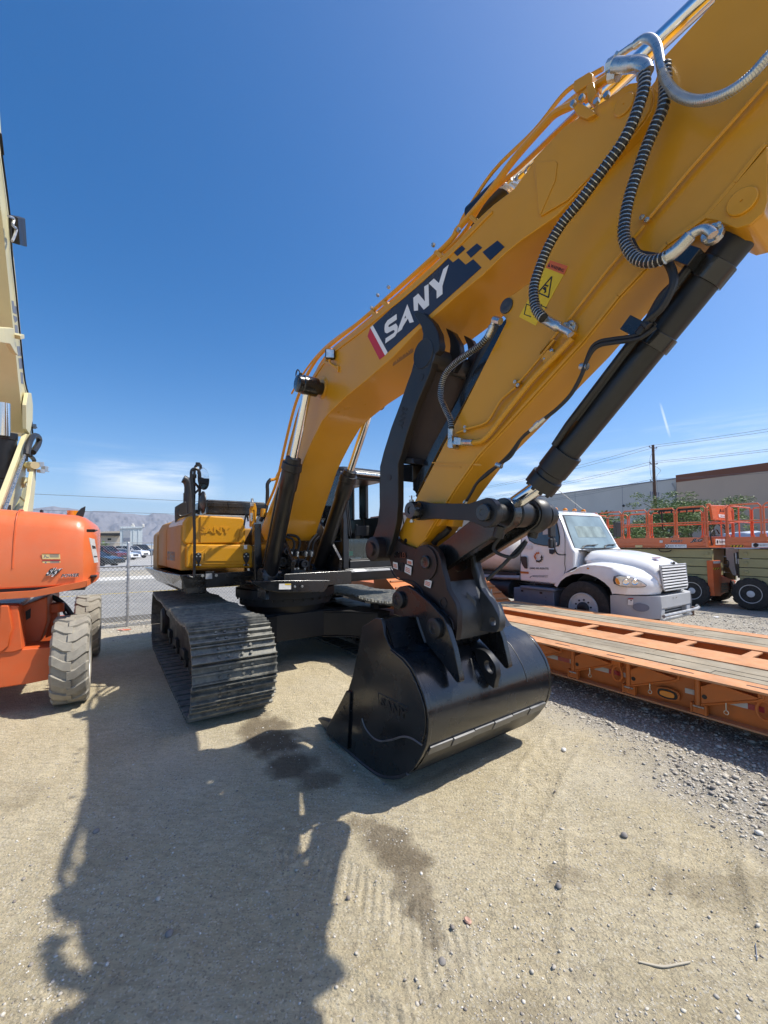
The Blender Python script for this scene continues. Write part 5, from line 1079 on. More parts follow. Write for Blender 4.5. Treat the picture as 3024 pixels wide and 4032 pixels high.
def chainlink(nm, fr, u, w0, w1, h, posts, label, dia=.06, wire=.0042, clip=(None,None)):
    t = thing(nm, Frame(fr.P(u, w0, 0), 33), label, 'fence')
    lo, hi = clip[0] if clip[0] is not None else w0, clip[1] if clip[1] is not None else w1
    m = MB(); 
    def seg(a, b):
        d = (b-a).normalized(); n = d.cross(YD.F); r = wire; p = [a+YD.F*r, a-YD.F*r*.5+n*r, a-YD.F*r*.5-n*r]; q = [x+(b-a) for x in p]; m.add(p+q, [(0,1,4,3),(1,2,5,4),(2,0,3,5)])
    k = 0; s = dia*1.414; w_ = lo-h
    while w_ < hi:
        a0 = max(w_, lo); a1 = min(w_+h-.06, hi)
        if a1 > a0: seg(fr.P(u, a0, .05+a0-w_), fr.P(u, a1, .05+a1-w_)); seg(fr.P(u+.004, a0, h-.01-(a0-w_)), fr.P(u+.004, a1, h-.01-(a1-w_)))
        w_ += s
    m.build('wire_mesh', 'galv', t, recalc=False)
    MB().cyl(fr.P(u, w0, h), fr.P(u, w1, h), .021, n=10).build('top_rail', 'galv', t)
    for w_, ph in posts:
        p = MB(); p.turn(fr.P(u-.0, w_, -.05), V((0,0,1)), [(0,0),(0,.03),(ph,.03),(ph+.03,.02),(ph+.05,.0)], 12); p.turn(fr.P(u, w_, h-.04), V((0,0,1)), [(0,.036),(.08,.036)], 12); p.build('fence_post', 'galv', t)
    return t

def car(fr, u, w, hd, L, H, kind, colm, label):
    """parked car; hd heading in degrees from +x, (u,w) the front bumper on the ground"""
    o = fr.P(u, w, 0); f = V((math.cos(R(hd)), math.sin(R(hd)), 0)); o = o-f*L
    c = Frame(o, hd+90); t = thing('parked_car', c, label, 'car', 'cars parked across the street'); Wd = 1.85 if kind != 'truck' else 2.0
    g = .22 if kind == 'sedan' else .32
    if kind == 'sedan': pr = [(0,.35),(.02,.85),(.25,.98),(.9,1.0),(1.3,1.02),(3.15,1.0),(4.2,.82),(4.55,.70),(4.6,.35),(4.5,g),(.1,g)]; cab_p = [(.85,1.0),(1.45,H),(2.4,H),(3.25,.98)]; wb = (.9,3.6)
    elif kind == 'suv': pr = [(0,.45),(.02,1.12),(.1,1.2),(3.3,1.16),(4.4,1.05),(4.6,.95),(4.68,.45),(4.55,g),(.1,g)]; cab_p = [(.08,1.15),(.35,H-.04),(.8,H),(2.6,H-.02),(3.35,1.14)]; wb = (.95,3.7)
    else: pr = [(0,.5),(.02,1.15),(1.9,1.17),(3.9,1.2),(5.0,1.1),(5.35,1.0),(5.45,.5),(5.3,g),(.1,g)]; cab_p = [(1.9,1.15),(1.98,H-.05),(2.2,H),(3.3,H-.03),(4.0,1.18)]; wb = (1.1,4.3)
    s = L/pr[-3][0]
    arch = lambda x0: [(x0+.42*math.cos(a), .36+.42*math.sin(a)) for a in [math.pi*k/8 for k in range(9)]]
    body = pr[:-2]+[(wb[1]+.43,g)]+arch(wb[1])+[(wb[1]-.43,g),(wb[0]+.43,g)]+arch(wb[0])+[(wb[0]-.43,g),(.1,g)]
    P = lambda x, w_, z: c.P(x*s, w_, z)
    m = MB(); m.prism([P(x,-Wd/2,z) for x, z in body], c.W*Wd); m.build('body', colm, t, .05, 2)
    m = MB(); A = [(x, z) for x, z in cab_p]; m.loft([[P(x, w_, z) for x, z in A] for w_ in (-Wd/2+.10, Wd/2-.10)]); 
    mc = sum(x for x, z in A)/len(A); vs = [V(v) for v in m.v]; m.v = [tuple(v+c.W*(.08 if (v-c.o).dot(c.W) < 0 else -.08)*max(0, ((v.z-1.1)/.5))) for v in vs]
    m.build('windows', 'darkglass', t, .02)
    m = MB(); rf = [(x, z+.005) for x, z in A[1:-1]]; 
    m.loft([[P(x, w_, z) for x, z in rf]+[P(x, w_, z+.03) for x, z in rf[::-1]] for w_ in (-Wd/2+.18, Wd/2-.18)]); 
    for w_ in (-Wd/2+.08, Wd/2-.14):
        for k, (a, b) in enumerate(((A[0],A[1]),(A[-1],A[-2]))): m.hexa([P(a[0]-.04,w_,a[1]),P(a[0]+.06,w_,a[1]),P(a[0]+.06,w_+.06,a[1]),P(a[0]-.04,w_+.06,a[1]),P(b[0]-.04,w_*.93,b[1]),P(b[0]+.06,w_*.93,b[1]),P(b[0]+.06,w_*.93+.06,b[1]),P(b[0]-.04,w_*.93+.06,b[1])])
        x_ = (A[1][0]+A[-2][0])/2; m.box(c, x_*s-.05, x_*s+.05, w_+.02, w_+.05, 1.1, H)
    m.build('roof', colm, t, .015)
    for x_ in wb:
        for sw in (-1, 1):
            q = MB(); r_ = .33 if kind == 'sedan' else .38; q.turn(P(x_, sw*(Wd/2-.22), r_), c.W*sw, [(0,0),(0,r_),(.2,r_),(.22,r_*.93),(.21,r_*.66)], 22); wl_ = q.build('wheel', 'tyre', t); q = MB(); q.turn(P(x_, sw*(Wd/2-.02), r_), c.W*sw, [(-.03,r_*.68),(.01,r_*.66),(-.02,r_*.5),(.0,r_*.2),(.0,0)], 18); q.build('rim', 'zinc', wl_)
    xf = pr[-4][0]
    for sw in (-1, 1):
        q = MB(); a = sw*(Wd/2-.38); q.box(c, (xf-.28)*s, (xf+.012)*s, min(a, a+sw*.33), max(a, a+sw*.33), pr[-4][1]-.20, pr[-4][1]-.05); q.build('headlight', 'lens', t, .03)
        q = MB(); q.box(c, (A[-1][0]-.35)*s, (A[-1][0]-.15)*s, *sorted((sw*(Wd/2), sw*(Wd/2+.18))), A[-1][1], A[-1][1]+.16); q.build('wing_mirror', colm, t, .03)
    q = MB(); q.box(c, (pr[-3][0]-.06)*s, (pr[-3][0]+.012)*s, -.45, .45, .5, .72); q.build('grille', 'plastic', t, .01)

def background():
    mountains()
    D = MT; D['asph2'] = mat('pale_car_park', (.36,.35,.33), .9, var=.1, vs=.3, bump=.2)
    chainlink('chain_link_fence', YD, -11.35, -9, 14, 1.38, [(-9,1.5),(-6.2,1.5),(-3.05,1.5),(.32,1.95),(3.6,1.5),(7,1.5),(10.5,1.5),(14,1.5)], 'near grey chain-link fence between the machine yard and the road', clip=(-3.2,5.2))
    chainlink('chain_link_fence', YD, -34.4, -16, 24, 2.05, [(-16+4.6*k,2.1) for k in range(9)], 'far chain-link fence across the road in front of the parked cars', dia=.12, wire=.004, clip=(-4,12))
    cl = dict(blk='car_black', mar='car_maroon', wht='car_white', drk='car_dark', blu='car_blue')
    D['car_black'] = mat('car_black_green', (.012,.018,.02), .2, coat=.6); D['car_maroon'] = mat('car_maroon', (.10,.012,.02), .2, coat=.6); D['car_white'] = mat('car_white', (.75,.76,.78), .2, coat=.6); D['car_dark'] = mat('car_charcoal', (.02,.022,.028), .2, coat=.6); D['car_blue'] = mat('car_dark_blue', (.03,.05,.10), .2, coat=.6); D['car_tan'] = mat('car_silver', (.4,.41,.42), .25, coat=.5)
    car(YD, -43.2, .5, -4, 4.6, 1.42, 'sedan', 'car_black', 'black sedan parked nearest the far fence')
    car(YD, -57.5, 1.2, -6, 5.2, 1.8, 'truck', 'car_maroon', 'dark maroon pickup parked behind the black sedan')
    car(YD, -62.5, 2.6, -6, 4.6, 1.44, 'sedan', 'car_white', 'white sedan parked between the maroon pickup and the white sport utility')
    car(YD, -70.5, 4.2, -8, 4.7, 1.78, 'suv', 'car_white', 'white sport utility with roof windows parked beyond the white sedan')
    car(YD, -84.5, 6.2, -8, 5.3, 2.0, 'truck', 'car_dark', 'charcoal pickup parked farthest along the row')
    car(YD, -66.0, 2.9, -6, 4.6, 1.46, 'sedan', 'car_blue', 'dark blue sedan squeezed between the white sedan and the white sport utility')
    # metal-clad shed
    def wallq(fr, s, u, th, nm, m, par): P = fr.us(s, u); return MB().prism(P, -fr.F*th).build(nm, m, par)
    u0 = -118; p = YD.us('c 583,930 583,622 1000,605 1000,935', u0); t = thing('metal_shed', Frame(YD.P(u0, YD.L(p[0])[1], 0), 33), 'pale metal-clad shed with a roller door and roof vents past the cars', 'shed')
    P = lambda w, z, du=0.: YD.P(u0+du, w, z)
    wa, wb = YD.L(p[0])[1], YD.L(p[2])[1]; zt = YD.L(p[2])[2]+.25; 
    m = MB(); m.prism([P(wa,-2), P(wb,-2), P(wb,zt), P(wa,zt)], -YD.F*9)
    k = wa+.5
    while k < wb: m.box(YD, u0, u0+.10, k, k+.14, -2, zt-.2); k += 1.05
    m.build('wall', 'corr', t)
    d = YD.us('c 637,660 637,860 772,860 772,655', u0+.12); dr = MB().prism(d, -YD.F*.1).build('roller_door', 'galv', t)
    MB().prism(YD.us('c 645,795 645,855 765,855 765,795', u0+.2), -YD.F*.1).build('louvre_panel', 'stepgrey', t)
    MB().prism(YD.us('c 583,632 583,620 1003,603 1003,616', u0+.2), -YD.F*9.4).build('roof_edge', 'galv', t)
    for x0, x1, y0, y1 in ((778,862,560,600), (795,850,530,562), (990,1040,535,600)): m = MB(); m.prism(YD.us('c %d,%d %d,%d %d,%d %d,%d' % (x0,y1,x0,y0,x1,y0,x1,y1), u0-2), -YD.F*1.5); m.build('roof_vent', 'conc', t, .2)
    q = YD.w(N('c',1018,800), wb+.02)
    MB().prism([YD.P(u0-a, wb+.02, z) for a, z in ((1.5,-1),(2.6,-1),(2.6,2.3),(1.5,2.3))], YD.W*.05).build('side_door', 'plastic', t)
    # low houses
    for s_, rf, u_, lb in (('c 120,880 150,760 580,765 580,900', 'c 120,770 235,680 580,668 582,705 582,752 260,762', -100, 'beige house with a dark solar-panelled roof left of the metal shed'), ('c 1280,900 1290,840 1450,850 1450,905', 'c 1270,845 1310,800 1450,842 1460,858', -140, 'low tan house with a brown roof right of the metal shed')):
        p = YD.us(s_, u_); t = thing('house', Frame(YD.P(u_, YD.L(p[0])[1], 0), 33), lb, 'house'); a = YD.us(s_, u_)
        lo = [YD.P(u_, YD.L(a[0])[1]-6*(u_ == -100), -1.5), YD.P(u_, YD.L(a[3])[1], -1.5), a[2], YD.P(u_, YD.L(a[1])[1]-6*(u_ == -100), YD.L(a[1])[2])]
        MB().prism(lo, -YD.F*8).build('wall', 'house', t); r_ = MB().prism(YD.us(rf, u_+.6), -YD.F*9); r_.build('roof', 'house' if u_ == -100 else 'roof', t)
        if u_ == -100: MB().prism(YD.us('c 160,755 215,708 582,705 582,752', u_+.75), -YD.F*.1).build('solar_panel', 'plastic', t); MB().prism(YD.us('c 350,840 350,805 415,805 415,840', u_+.1), -YD.F*.05).build('window', 'darkglass', t)
    # orange barriers and a white pickup with gear beyond the lot
    for k in range(3):
        t = thing('plastic_barrier', Frame(YD.P(-112, 8.2+k*1.7, 0), 33), ['left','middle','right'][k]+' one of three orange mesh barriers past the far end of the car row', 'barrier', 'orange barriers by the far lot'); m = MB()
        for a in (0, .75, 1.45): m.box(YD, -112.1, -111.9, 8.2+k*1.7+a, 8.35+k*1.7+a, 0, 2.1)
        for z in (.3, 1.1, 1.9): m.box(YD, -112.05, -111.95, 8.2+k*1.7, 9.8+k*1.7, z, z+.2)
        m.build('frame', 'orange', t)
    car(YD, -150, 30, 200, 5.4, 2.0, 'truck', 'car_white', 'white pickup standing alone right of the metal shed')
    # small trees over there
    for x, y, h, d_, lb in ((160,860,3.2,-96,'dark bushy tree in front of the beige house'), (1440,860,5,-150,'dark tree beside the low tan house')):
        p = YD.u(N('c', x, y), d_); L_ = YD.L(p); tree('shrub_tree', YD.P(d_, L_[1], 0), h, h*.5, lb, 900, .22)
    # wires far left, pole hidden by the boom
    pl = Frame(YD.P(-31, 13.5, 0), 33)
    for k, ys in enumerate((((350,1955),(700,1971)), ((350,2014),(690,2024)))):
        a = onplane(ys[0], YD.P(-31,0,0), YD.F); b = onplane(ys[1], YD.P(-31,0,0), YD.F); d = (b-a)/((b-a).length); L = lambda w_: a+d*((w_-YD.L(a)[1])/d.dot(YD.W))
        m = MB(); m.tube([L(-60), L(11.2)], .016, 4); o = m.build('power_line', 'wire'); tag(o, ['upper','lower'][k]+' thin wire crossing the sky left of the excavator', 'power line')

def tree(nm, base, h, rad, label, nl=2600, ls=.14, seed=0, flat=.55, trunk=True, group=None, trunks=3):
    rnd = random.Random(seed+int(h*100)); fr = Frame(base, 33); t = thing(nm, fr, label, 'tree', group)
    m = MB(); tips = []
    for k in range(trunks):
        a = rnd.uniform(0, 6.28); o = rnd.uniform(.25, .7)*rad; p0 = fr.P(0,0,-.05); p3 = fr.P(math.cos(a)*o, math.sin(a)*o, h*rnd.uniform(.62,.75)); p1 = p0.lerp(p3,.35)+V((rnd.uniform(-.1,.1),rnd.uniform(-.1,.1),h*.05)); r0 = h*.022
        m.tube([p0, p1, p3], lambda s_, r0=r0: r0*(1-.7*s_), 6, 4); tips.append(p3)
        for b in range(4):
            q0 = p1.lerp(p3, rnd.uniform(.1,.9)); a2 = rnd.uniform(0, 6.28); q = q0+V((math.cos(a2)*rad*.5, math.sin(a2)*rad*.5, h*rnd.uniform(.08,.25))); m.tube([q0, q0.lerp(q,.5)+V((0,0,.05)), q], lambda s_, r0=r0: r0*.5*(1-.7*s_), 5, 3); tips.append(q)
    m.build('trunk', 'bark', t)
    f = MB(); cl = []
    for p in tips:
        for k in range(3): cl.append((p+V((rnd.gauss(0,.25)*rad, rnd.gauss(0,.25)*rad, rnd.gauss(0,.08)*h)), rad*rnd.uniform(.18,.38)))
    for k in range(nl):
        c, r_ = rnd.choice(cl); u = V((rnd.gauss(0,1), rnd.gauss(0,1), rnd.gauss(0,1))); u = u.normalized()*r_*rnd.random()**.4; u.z *= flat; p = c+u
        if p.z < base.z+h*.12: continue
        d = V((rnd.uniform(-1,1), rnd.uniform(-1,1), rnd.uniform(-.6,.5))).normalized()*ls*rnd.uniform(.6,1.5); e = V((rnd.uniform(-1,1), rnd.uniform(-1,1), rnd.uniform(-1,1))).cross(d).normalized()*ls*.28
        f.add([p-d, p+e, p+d, p-e], [(0,1,2,3)])
    f.build('crown', 'leaf', t, recalc=False)
    return t

def right_side():
    # warehouse
    WH = Frame((39.2, 56.0, 0), 27.2)
    t = thing('warehouse', WH, 'long grey and brown stucco warehouse with a red-brown roof band behind the yard', 'warehouse')
    a = WH.w(N('a',695,497), 0); ua, za = WH.L(a)[0], WH.L(a)[2]; b = WH.w(N('G',290,240), 0); ub = WH.L(b)[0]
    m = MB(); m.box(WH, ub, ua, 0, 40, -.5, za); gw = m.build('grey_wall', 'whgrey', t)
    m = MB(); m.box(WH, ub, ua, -.06, 40, za, za+.16); m.build('dark_coping', 'stepgrey', t)
    c = WH.w(N('a',697,455), -.4); uc, zc = WH.L(c)[0], WH.L(c)[2]
    m = MB(); m.box(WH, uc, uc+48, -.4, 40, -.5, zc-.95); m.build('brown_wall', 'whbrown', t)
    m = MB(); m.box(WH, uc-.02, uc+48, -.46, 40, zc-.95, zc); m.build('roof_band', 'whtrim', t)
    m = MB(); m.box(WH, ub-70, ub, -.4, 40, -.5, za-.2); m.build('brown_wall', 'whbrown', t)
    m = MB(); m.box(WH, ub-70, ub+.02, -.46, 40, za-.2, za+.55); m.build('roof_band', 'whtrim', t)
    u = ua-7.5
    while u > ub: m = MB(); m.box(WH, u-.03, u+.03, -.012, .02, 0, za-.02); m.build('panel_joint', 'stepgrey', gw); u -= 8.2
    for u in (uc+11.5, uc+23): m = MB(); m.box(WH, u-.03, u+.03, -.412, -.38, 0, zc-1); m.build('panel_joint', 'whtrim', t)
    m = MB(); m.tube([WH.P(ua-.5,-.05,za-.5), WH.P(ua-.4,-.2,za-.8), WH.P(ua-.15,-.2,za-1.4), WH.P(ua-.15,-.2,0)], .09, 8); m.build('downpipe', 'whgrey', t)
    MB().turn(WH.w(N('a',147,775), -.0), -WH.W, [(0,0),(0,.2),(.05,.2),(.05,0)], 12).build('wall_vent', 'plastic', t)
    # utility poles and their wires
    d1 = sight((2571, 1752)); k = 45/d1.y; p1 = C0+d1*k; H1 = p1.z; base1 = V((p1.x, p1.y, 0)); d2 = sight((1621, 1951)); k = (H1-CH)/d2.z; p2 = C0+d2*k; base2 = V((p2.x, p2.y, 0)); base3 = base1*2-base2; base4 = base2*2-base1
    dr = (base1-base2).normalized(); sd = V((-dr.y, dr.x, 0))
    L1 = H1*(1-.0)
    for i, (b, lb) in enumerate(((base1, 'tall dark wooden utility pole rising behind the orange scissor lifts'), (base2, 'distant utility pole seen between the black thumb and the stick'))):
        t = thing('utility_pole', Frame(b, 33), lb, 'utility pole'); lean = dr*0+V((-.0,0,0)); m = MB(); m.turn(b, V((0,0,1)), [(0,.19),(H1*.6,.155),(H1,.13),(H1,0)], 14); m.build('pole', 'polew', t)
        for z in (H1-.35, H1-2.1, H1-4.0):
            for s_ in (-1, 1): m = MB(); m.cyl(b+V((0,0,z)), b+V((0,0,z+.05))+sd*s_*.62, .05, .035, n=8); m.turn(b+V((0,0,z+.05))+sd*s_*.62, V((0,0,1)), [(0,.06),(.05,.09),(.1,.05),(.16,.03),(.16,0)], 10); m.build('insulator', 'stepgrey', t)
        if i == 0:
            m = MB(); m.box(Frame(b, 33), -.05, .05, -1.0, 1.1, H1-5.6, H1-5.5)
            for a in (-.9,-.5,.5,.9): m.cyl(b+YD.W*a+V((0,0,H1-5.5)), b+YD.W*a+V((0,0,H1-5.1)), .06, n=8); m.tube([b+YD.W*a+V((0,0,H1-5.2)), b+YD.W*a*.8+V((0,0,H1-6.6)), b+V((0,0,H1-7.6))], .02, 5, 4)
            m.tube([b+sd*.6+V((0,0,H1-.4)), b+YD.W*-.7+V((0,0,H1-1.4)), b+YD.W*-.7+V((0,0,H1-3.4)), b+V((0,0,H1-3.9))], .018, 5, 5); m.tube([b-sd*.6+V((0,0,H1-2.1)), b+YD.W*1.5+V((0,0,H1-2.6)), b+YD.W*.6+V((0,0,H1-3.4)), b+YD.W*.7+V((0,0,H1-5.0))], .018, 5, 5); m.build('crossarm', 'stepgrey', t)
    n = 0; wd = ['top','middle','lowest']
    for a, b, sg in ((base2, base1, 'towards the distant pole'), (base1, base3, 'out of the picture to the right')):
        for q, z in enumerate((H1-.15, H1-1.9, H1-3.8)):
            for s_ in (-1, 1):
                A = a+V((0,0,z))+sd*s_*.62; B = b+V((0,0,z))+sd*s_*.62; m = MB(); m.tube([A.lerp(B, t/14)-V((0,0,4*1.1*(t/14)*(1-t/14))) for t in range(15)], .017, 4); o = m.build('power_line', 'wire'); tag(o, '%s wires from the tall pole %s, %s one' % (wd[q], sg, 'left' if s_ > 0 else 'right'), 'power line', 'power lines on the wooden poles')
    # trees behind the scissor lifts
    def at(x, d): s = sight((x, 2000)); s = s*(d/s.y); return V((s.x, s.y, 0))
    for i, (x, d, h, r_, nl, lb) in enumerate(((N('a',90,0)[0], 27, 3.9, 1.5, 1500, 'small olive-green tree behind the leftmost scissor lift rail'), (N('a',330,0)[0], 28, 3.3, 1.6, 1700, 'low spreading green tree right of the small olive tree'), (N('a',640,0)[0], 30, 5.4, 2.2, 2600, 'broad green tree just right of the tall utility pole'), (N('a',880,0)[0], 31, 5.6, 2.6, 3400, 'widest green tree in front of the brown warehouse wall'), (N('a',1130,0)[0], 32, 5.5, 2.3, 2600, 'green tree behind the orange control panel'))):
        tree('desert_tree', at(x, d), h, r_, lb, nl*2, .10, seed=i*7+2, flat=.5, trunks=4)
    b = at(N('b',1415,0)[0], 34); t = thing('palm', Frame(b, 33), 'small green palm against the grey warehouse wall', 'palm'); m = MB(); m.tube([b, b+V((0,0,3.6))], .14, 8); m.build('trunk', 'bark', t); f = MB(); rnd = random.Random(4)
    for k in range(26):
        a = rnd.uniform(0, 6.28); e = rnd.uniform(-.2, 1.3); d = V((math.cos(a)*math.cos(e), math.sin(a)*math.cos(e), math.sin(e))); p = b+V((0,0,3.6)); 
        for s_ in range(7): q = p+d*(.22)*s_-V((0,0,.02*s_*s_)); sdv = d.cross(V((0,0,1))).normalized()*(.16*(1-s_/8)); f.add([q, q+d*.22+sdv, q+d*.28, q+d*.22-sdv], [(0,1,2,3)])
    f.build('crown', 'leaf', t, recalc=False)

def haze():
    m = bpy.data.materials.new('haze_air'); m.use_nodes = True; nd = m.node_tree.nodes; nd.remove(nd['Principled BSDF']); p = nd.new('ShaderNodeVolumePrincipled')
    p.inputs['Color'].default_value = (.80,.88,1.,1); p.inputs['Density'].default_value = HAZE; p.inputs['Anisotropy'].default_value = .2; m.node_tree.links.new(p.outputs[0], nd['Material Output'].inputs['Volume'])
    mb = MB(); mb.box(XW, -12000, 12000, -12000, 12000, -6, 660); o = mb.build('haze', m, None); tag(o, kind='stuff'); o.display_type = 'WIRE'
HAZE = 6e-5
# ================================================================== boom lift at the left
def lug_tyre(o, ax, r, wd, parent, mt, n=15, face=1, rimm='rim', rr=.62):
    """fat tyre with chevron lugs; o = centre, ax = axle direction (outer side)"""
    ax = V(ax).normalized(); up = V((0,0,1)); fw = up.cross(ax).normalized()
    def P(a, s, rad): return o+ax*s+(fw*math.cos(a)+up*math.sin(a))*rad
    m = MB(); h = wd/2
    m.turn(o-ax*h, ax, [(.02,r*rr),(0,r*rr),(-.0,r*.80),(.02,r*.93),(.05,r*.955),(wd-.05,r*.955),(wd-.02,r*.93),(wd,r*.80),(wd,r*rr),(wd-.02,r*rr)], 56)
    ty = m.build('tyre', mt, parent)
    m = MB(); da = 2*math.pi/n
    for k in range(n):
        for sd in (-1, 1):
            a0 = k*da+(da/2 if sd > 0 else 0)
            path = [(h*1.0, 0.0, .93), (h*.86, .02, 1.0), (h*.30, .34, 1.0), (h*-.12, .40, 1.0)]; lw = da*.29
            rings = []
            for s_, sh, q in path:
                c = a0+da*sh*1.1; rings.append([P(c-lw, sd*s_, r*.945*min(1, q+.0)), P(c+lw, sd*s_, r*.945*min(1, q)), P(c+lw*.78, sd*s_, r*q), P(c-lw*.78, sd*s_, r*q)])
            m.loft(rings)
    m.build('tread', mt, ty, .004)
    m = MB(); m.turn(o+ax*(h-.055), ax, [(-.02,r*rr),(.045,r*rr*.99),(.045,r*rr*.93),(-.01,r*rr*.88),(-.03,r*rr*.6),(-.0,r*rr*.5),(.0,r*.22),(.04,r*.2),(.05,r*.16),(.05,0)], 40)
    rm = m.build('rim', rimm, parent)
    b = MB()
    for k in range(9): a = 2*math.pi*k/9; c = P(a, h-.05, r*rr*.62); b.cyl(c, c+ax*.035, .016, n=6)
    b.build('wheel_nut', 'plastic', rm)
    return ty
def boomlift():
    fr = Frame((-3.72, 5.02, 0), 33); uh = .10
    t = thing('boom_lift', fr, 'orange boom lift with cream boom and tan lugged tyres at the left edge', 'boom lift')
    for u, w, wi in ((-.12,0,1), (-2.62,.06,1), (-.12,-2.05,-1), (-2.62,-2.05,-1)):
        wl = thing_part('wheel', t); lug_tyre(fr.P(u, w, .505), fr.W*wi, .515, .36, wl, 'tyreg')
    # chassis
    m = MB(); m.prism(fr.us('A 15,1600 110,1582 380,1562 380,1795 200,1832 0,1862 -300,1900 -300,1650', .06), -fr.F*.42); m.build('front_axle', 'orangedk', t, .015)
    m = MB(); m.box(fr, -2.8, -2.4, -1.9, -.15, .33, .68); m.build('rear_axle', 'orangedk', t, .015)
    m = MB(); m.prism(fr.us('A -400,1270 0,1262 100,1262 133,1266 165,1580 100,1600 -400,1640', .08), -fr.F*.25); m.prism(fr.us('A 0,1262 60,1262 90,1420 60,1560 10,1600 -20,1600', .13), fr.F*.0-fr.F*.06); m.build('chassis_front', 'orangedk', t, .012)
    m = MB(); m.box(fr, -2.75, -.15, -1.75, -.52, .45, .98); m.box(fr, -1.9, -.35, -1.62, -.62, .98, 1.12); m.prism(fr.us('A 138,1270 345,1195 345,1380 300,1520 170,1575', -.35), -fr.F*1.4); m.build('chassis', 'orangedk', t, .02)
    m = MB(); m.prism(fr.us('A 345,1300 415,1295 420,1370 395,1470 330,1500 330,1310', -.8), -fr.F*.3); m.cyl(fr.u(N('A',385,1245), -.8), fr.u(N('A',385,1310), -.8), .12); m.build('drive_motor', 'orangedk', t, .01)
    plate('tow_sticker', fr.us('A 45,1440 70,1390 88,1400 85,1440 60,1470 55,1452', .082), fr.F, .002, 'stick_p', t)
    m = MB(); m.prism(fr.us('A 185,1305 225,1280 222,1350 190,1368', -.345), fr.F*.004); m.build('lightening_hole', 'ink', t)
    m = MB(); m.tube(fr.us('A 340,1195 390,1205 440,1235 480,1275 505,1310 515,1345', -.9), .032, 8, 5); m.tube(fr.us('A 470,1290 465,1310 480,1328 500,1325', -.9), .016, 6, 5); m.tube(fr.us('A 500,1300 530,1330 560,1340 600,1345', -1.1), .025, 6, 4); m.build('brake_hose', 'rubber', t)
    # turntable hood
    tl = fr.L(fr.u(N('k',210,430), uh)); secs = []
    def sec(w, sc, du, zt, zf, zb):
        pr = [(uh-.02-du, zb), (uh-du, zf), (uh-.03-du, zf+.25), (uh-.07-du, zt-.20), (uh-.12-du, zt-.09), (uh-.22-du, zt-.02), (uh-.40-du, zt), (-1.5, zt), (-1.5, zb)]
        return [fr.P(u, w, z) for u, z in pr]
    W0 = -2.25; lz = lambda w: 2.285-.075*(w+.55)
    for w, du, dz, fb in ((W0,0,0,1.60),(-.60,0,0,1.612),(-.2,0,0,1.614),(.02,0,0,1.616),(.10,.02,-.02,1.616),(.16,.10,-.06,1.62),(.215,.24,-.10,1.63),(.235,.45,-.14,1.64)):
        secs.append(sec(w, 1, du, lz(w)+dz, fb, 1.392 if w < .1 else 1.41))
    m = MB(); m.loft(secs); hd = m.build('engine_hood', 'orange', t, .02, 3, ang=32)
    # crease line near the left end, and the lip bar below the hood
    m = MB(); m.tube([fr.P(uh-.0, -.535, 1.615), fr.P(uh-.03, -.535, 1.86), fr.P(uh-.07, -.53, 2.08), fr.P(uh-.12, -.525, 2.20), fr.P(uh-.22,-.52,2.275), fr.P(uh-.4,-.51,2.29)], .008, 6, 3); m.build('hood_seam', 'orangedk', hd)
    m = MB(); m.loft([[fr.P(u, w, z) for u, z in ((uh+.02,z0),(uh+.03,z0+.075),(uh-.25,z0+.075),(uh-.25,z0))] for w, z0, _ in ((-2.2,1.27,0),(-.35,1.285,0),(.08,1.36,0),(.14,1.375,0))]); m.loft([[fr.P(u, w, z) for u, z in ((du+.03,z0),(du+.03,z0+.075),(-.4,z0+.075),(-.4,z0))] for w, z0, du in ((.14,1.375,uh),(.23,1.42,-.15),(.25,1.44,-.5))]); m.build('hood_bumper', 'orange', t, .01)
    MB().box(fr, -1.5, uh-.06, W0, .12, 1.33, 1.40).build('turntable_base', 'plastic', t)
    # right flank panel, its sticker, vents and handle
    m = MB(); m.box(fr, -1.7, -.50, -.3, .232, 1.42, 2.04); m.build('side_hood', 'orange', t, .08)
    sp = fr.ws('k 1375,858 1462,880 1522,1240 1460,1250', .262) 
    k = plate('hire_sticker', sp, fr.W, .003, 'white', t)
    nn = fr.W; a, b, c, d = sp
    text('sticker_lettering', 'EQUIPMENT', d.lerp(a,.62).lerp(c.lerp(b,.62),.15)+nn*.005, d.lerp(a,.62).lerp(c.lerp(b,.62),.9)+nn*.005, d.lerp(a,.76).lerp(c.lerp(b,.76),.15)+nn*.005, 'ink', k, .001)
    text('sticker_lettering', '(888) 80-RENTS', d.lerp(a,.25).lerp(c.lerp(b,.25),.15)+nn*.005, d.lerp(a,.25).lerp(c.lerp(b,.25),.9)+nn*.005, d.lerp(a,.34).lerp(c.lerp(b,.34),.15)+nn*.005, 'ink', k, .001)
    m = MB(); m.prism(fr.ws('k 1345,725 1430,740 1345,772', .20), fr.W*.06); m.build('vent_scoop', 'plastic', hd, .004)
    m = MB(); m.prism(fr.us('k 1400,1445 1505,1440 1510,1470 1405,1480', uh-.05), -fr.F*.15); m.build('hood_latch', 'plastic', t, .01)
    # stickers on the front
    F_ = lambda s_: fr.us(s_, uh-.012)
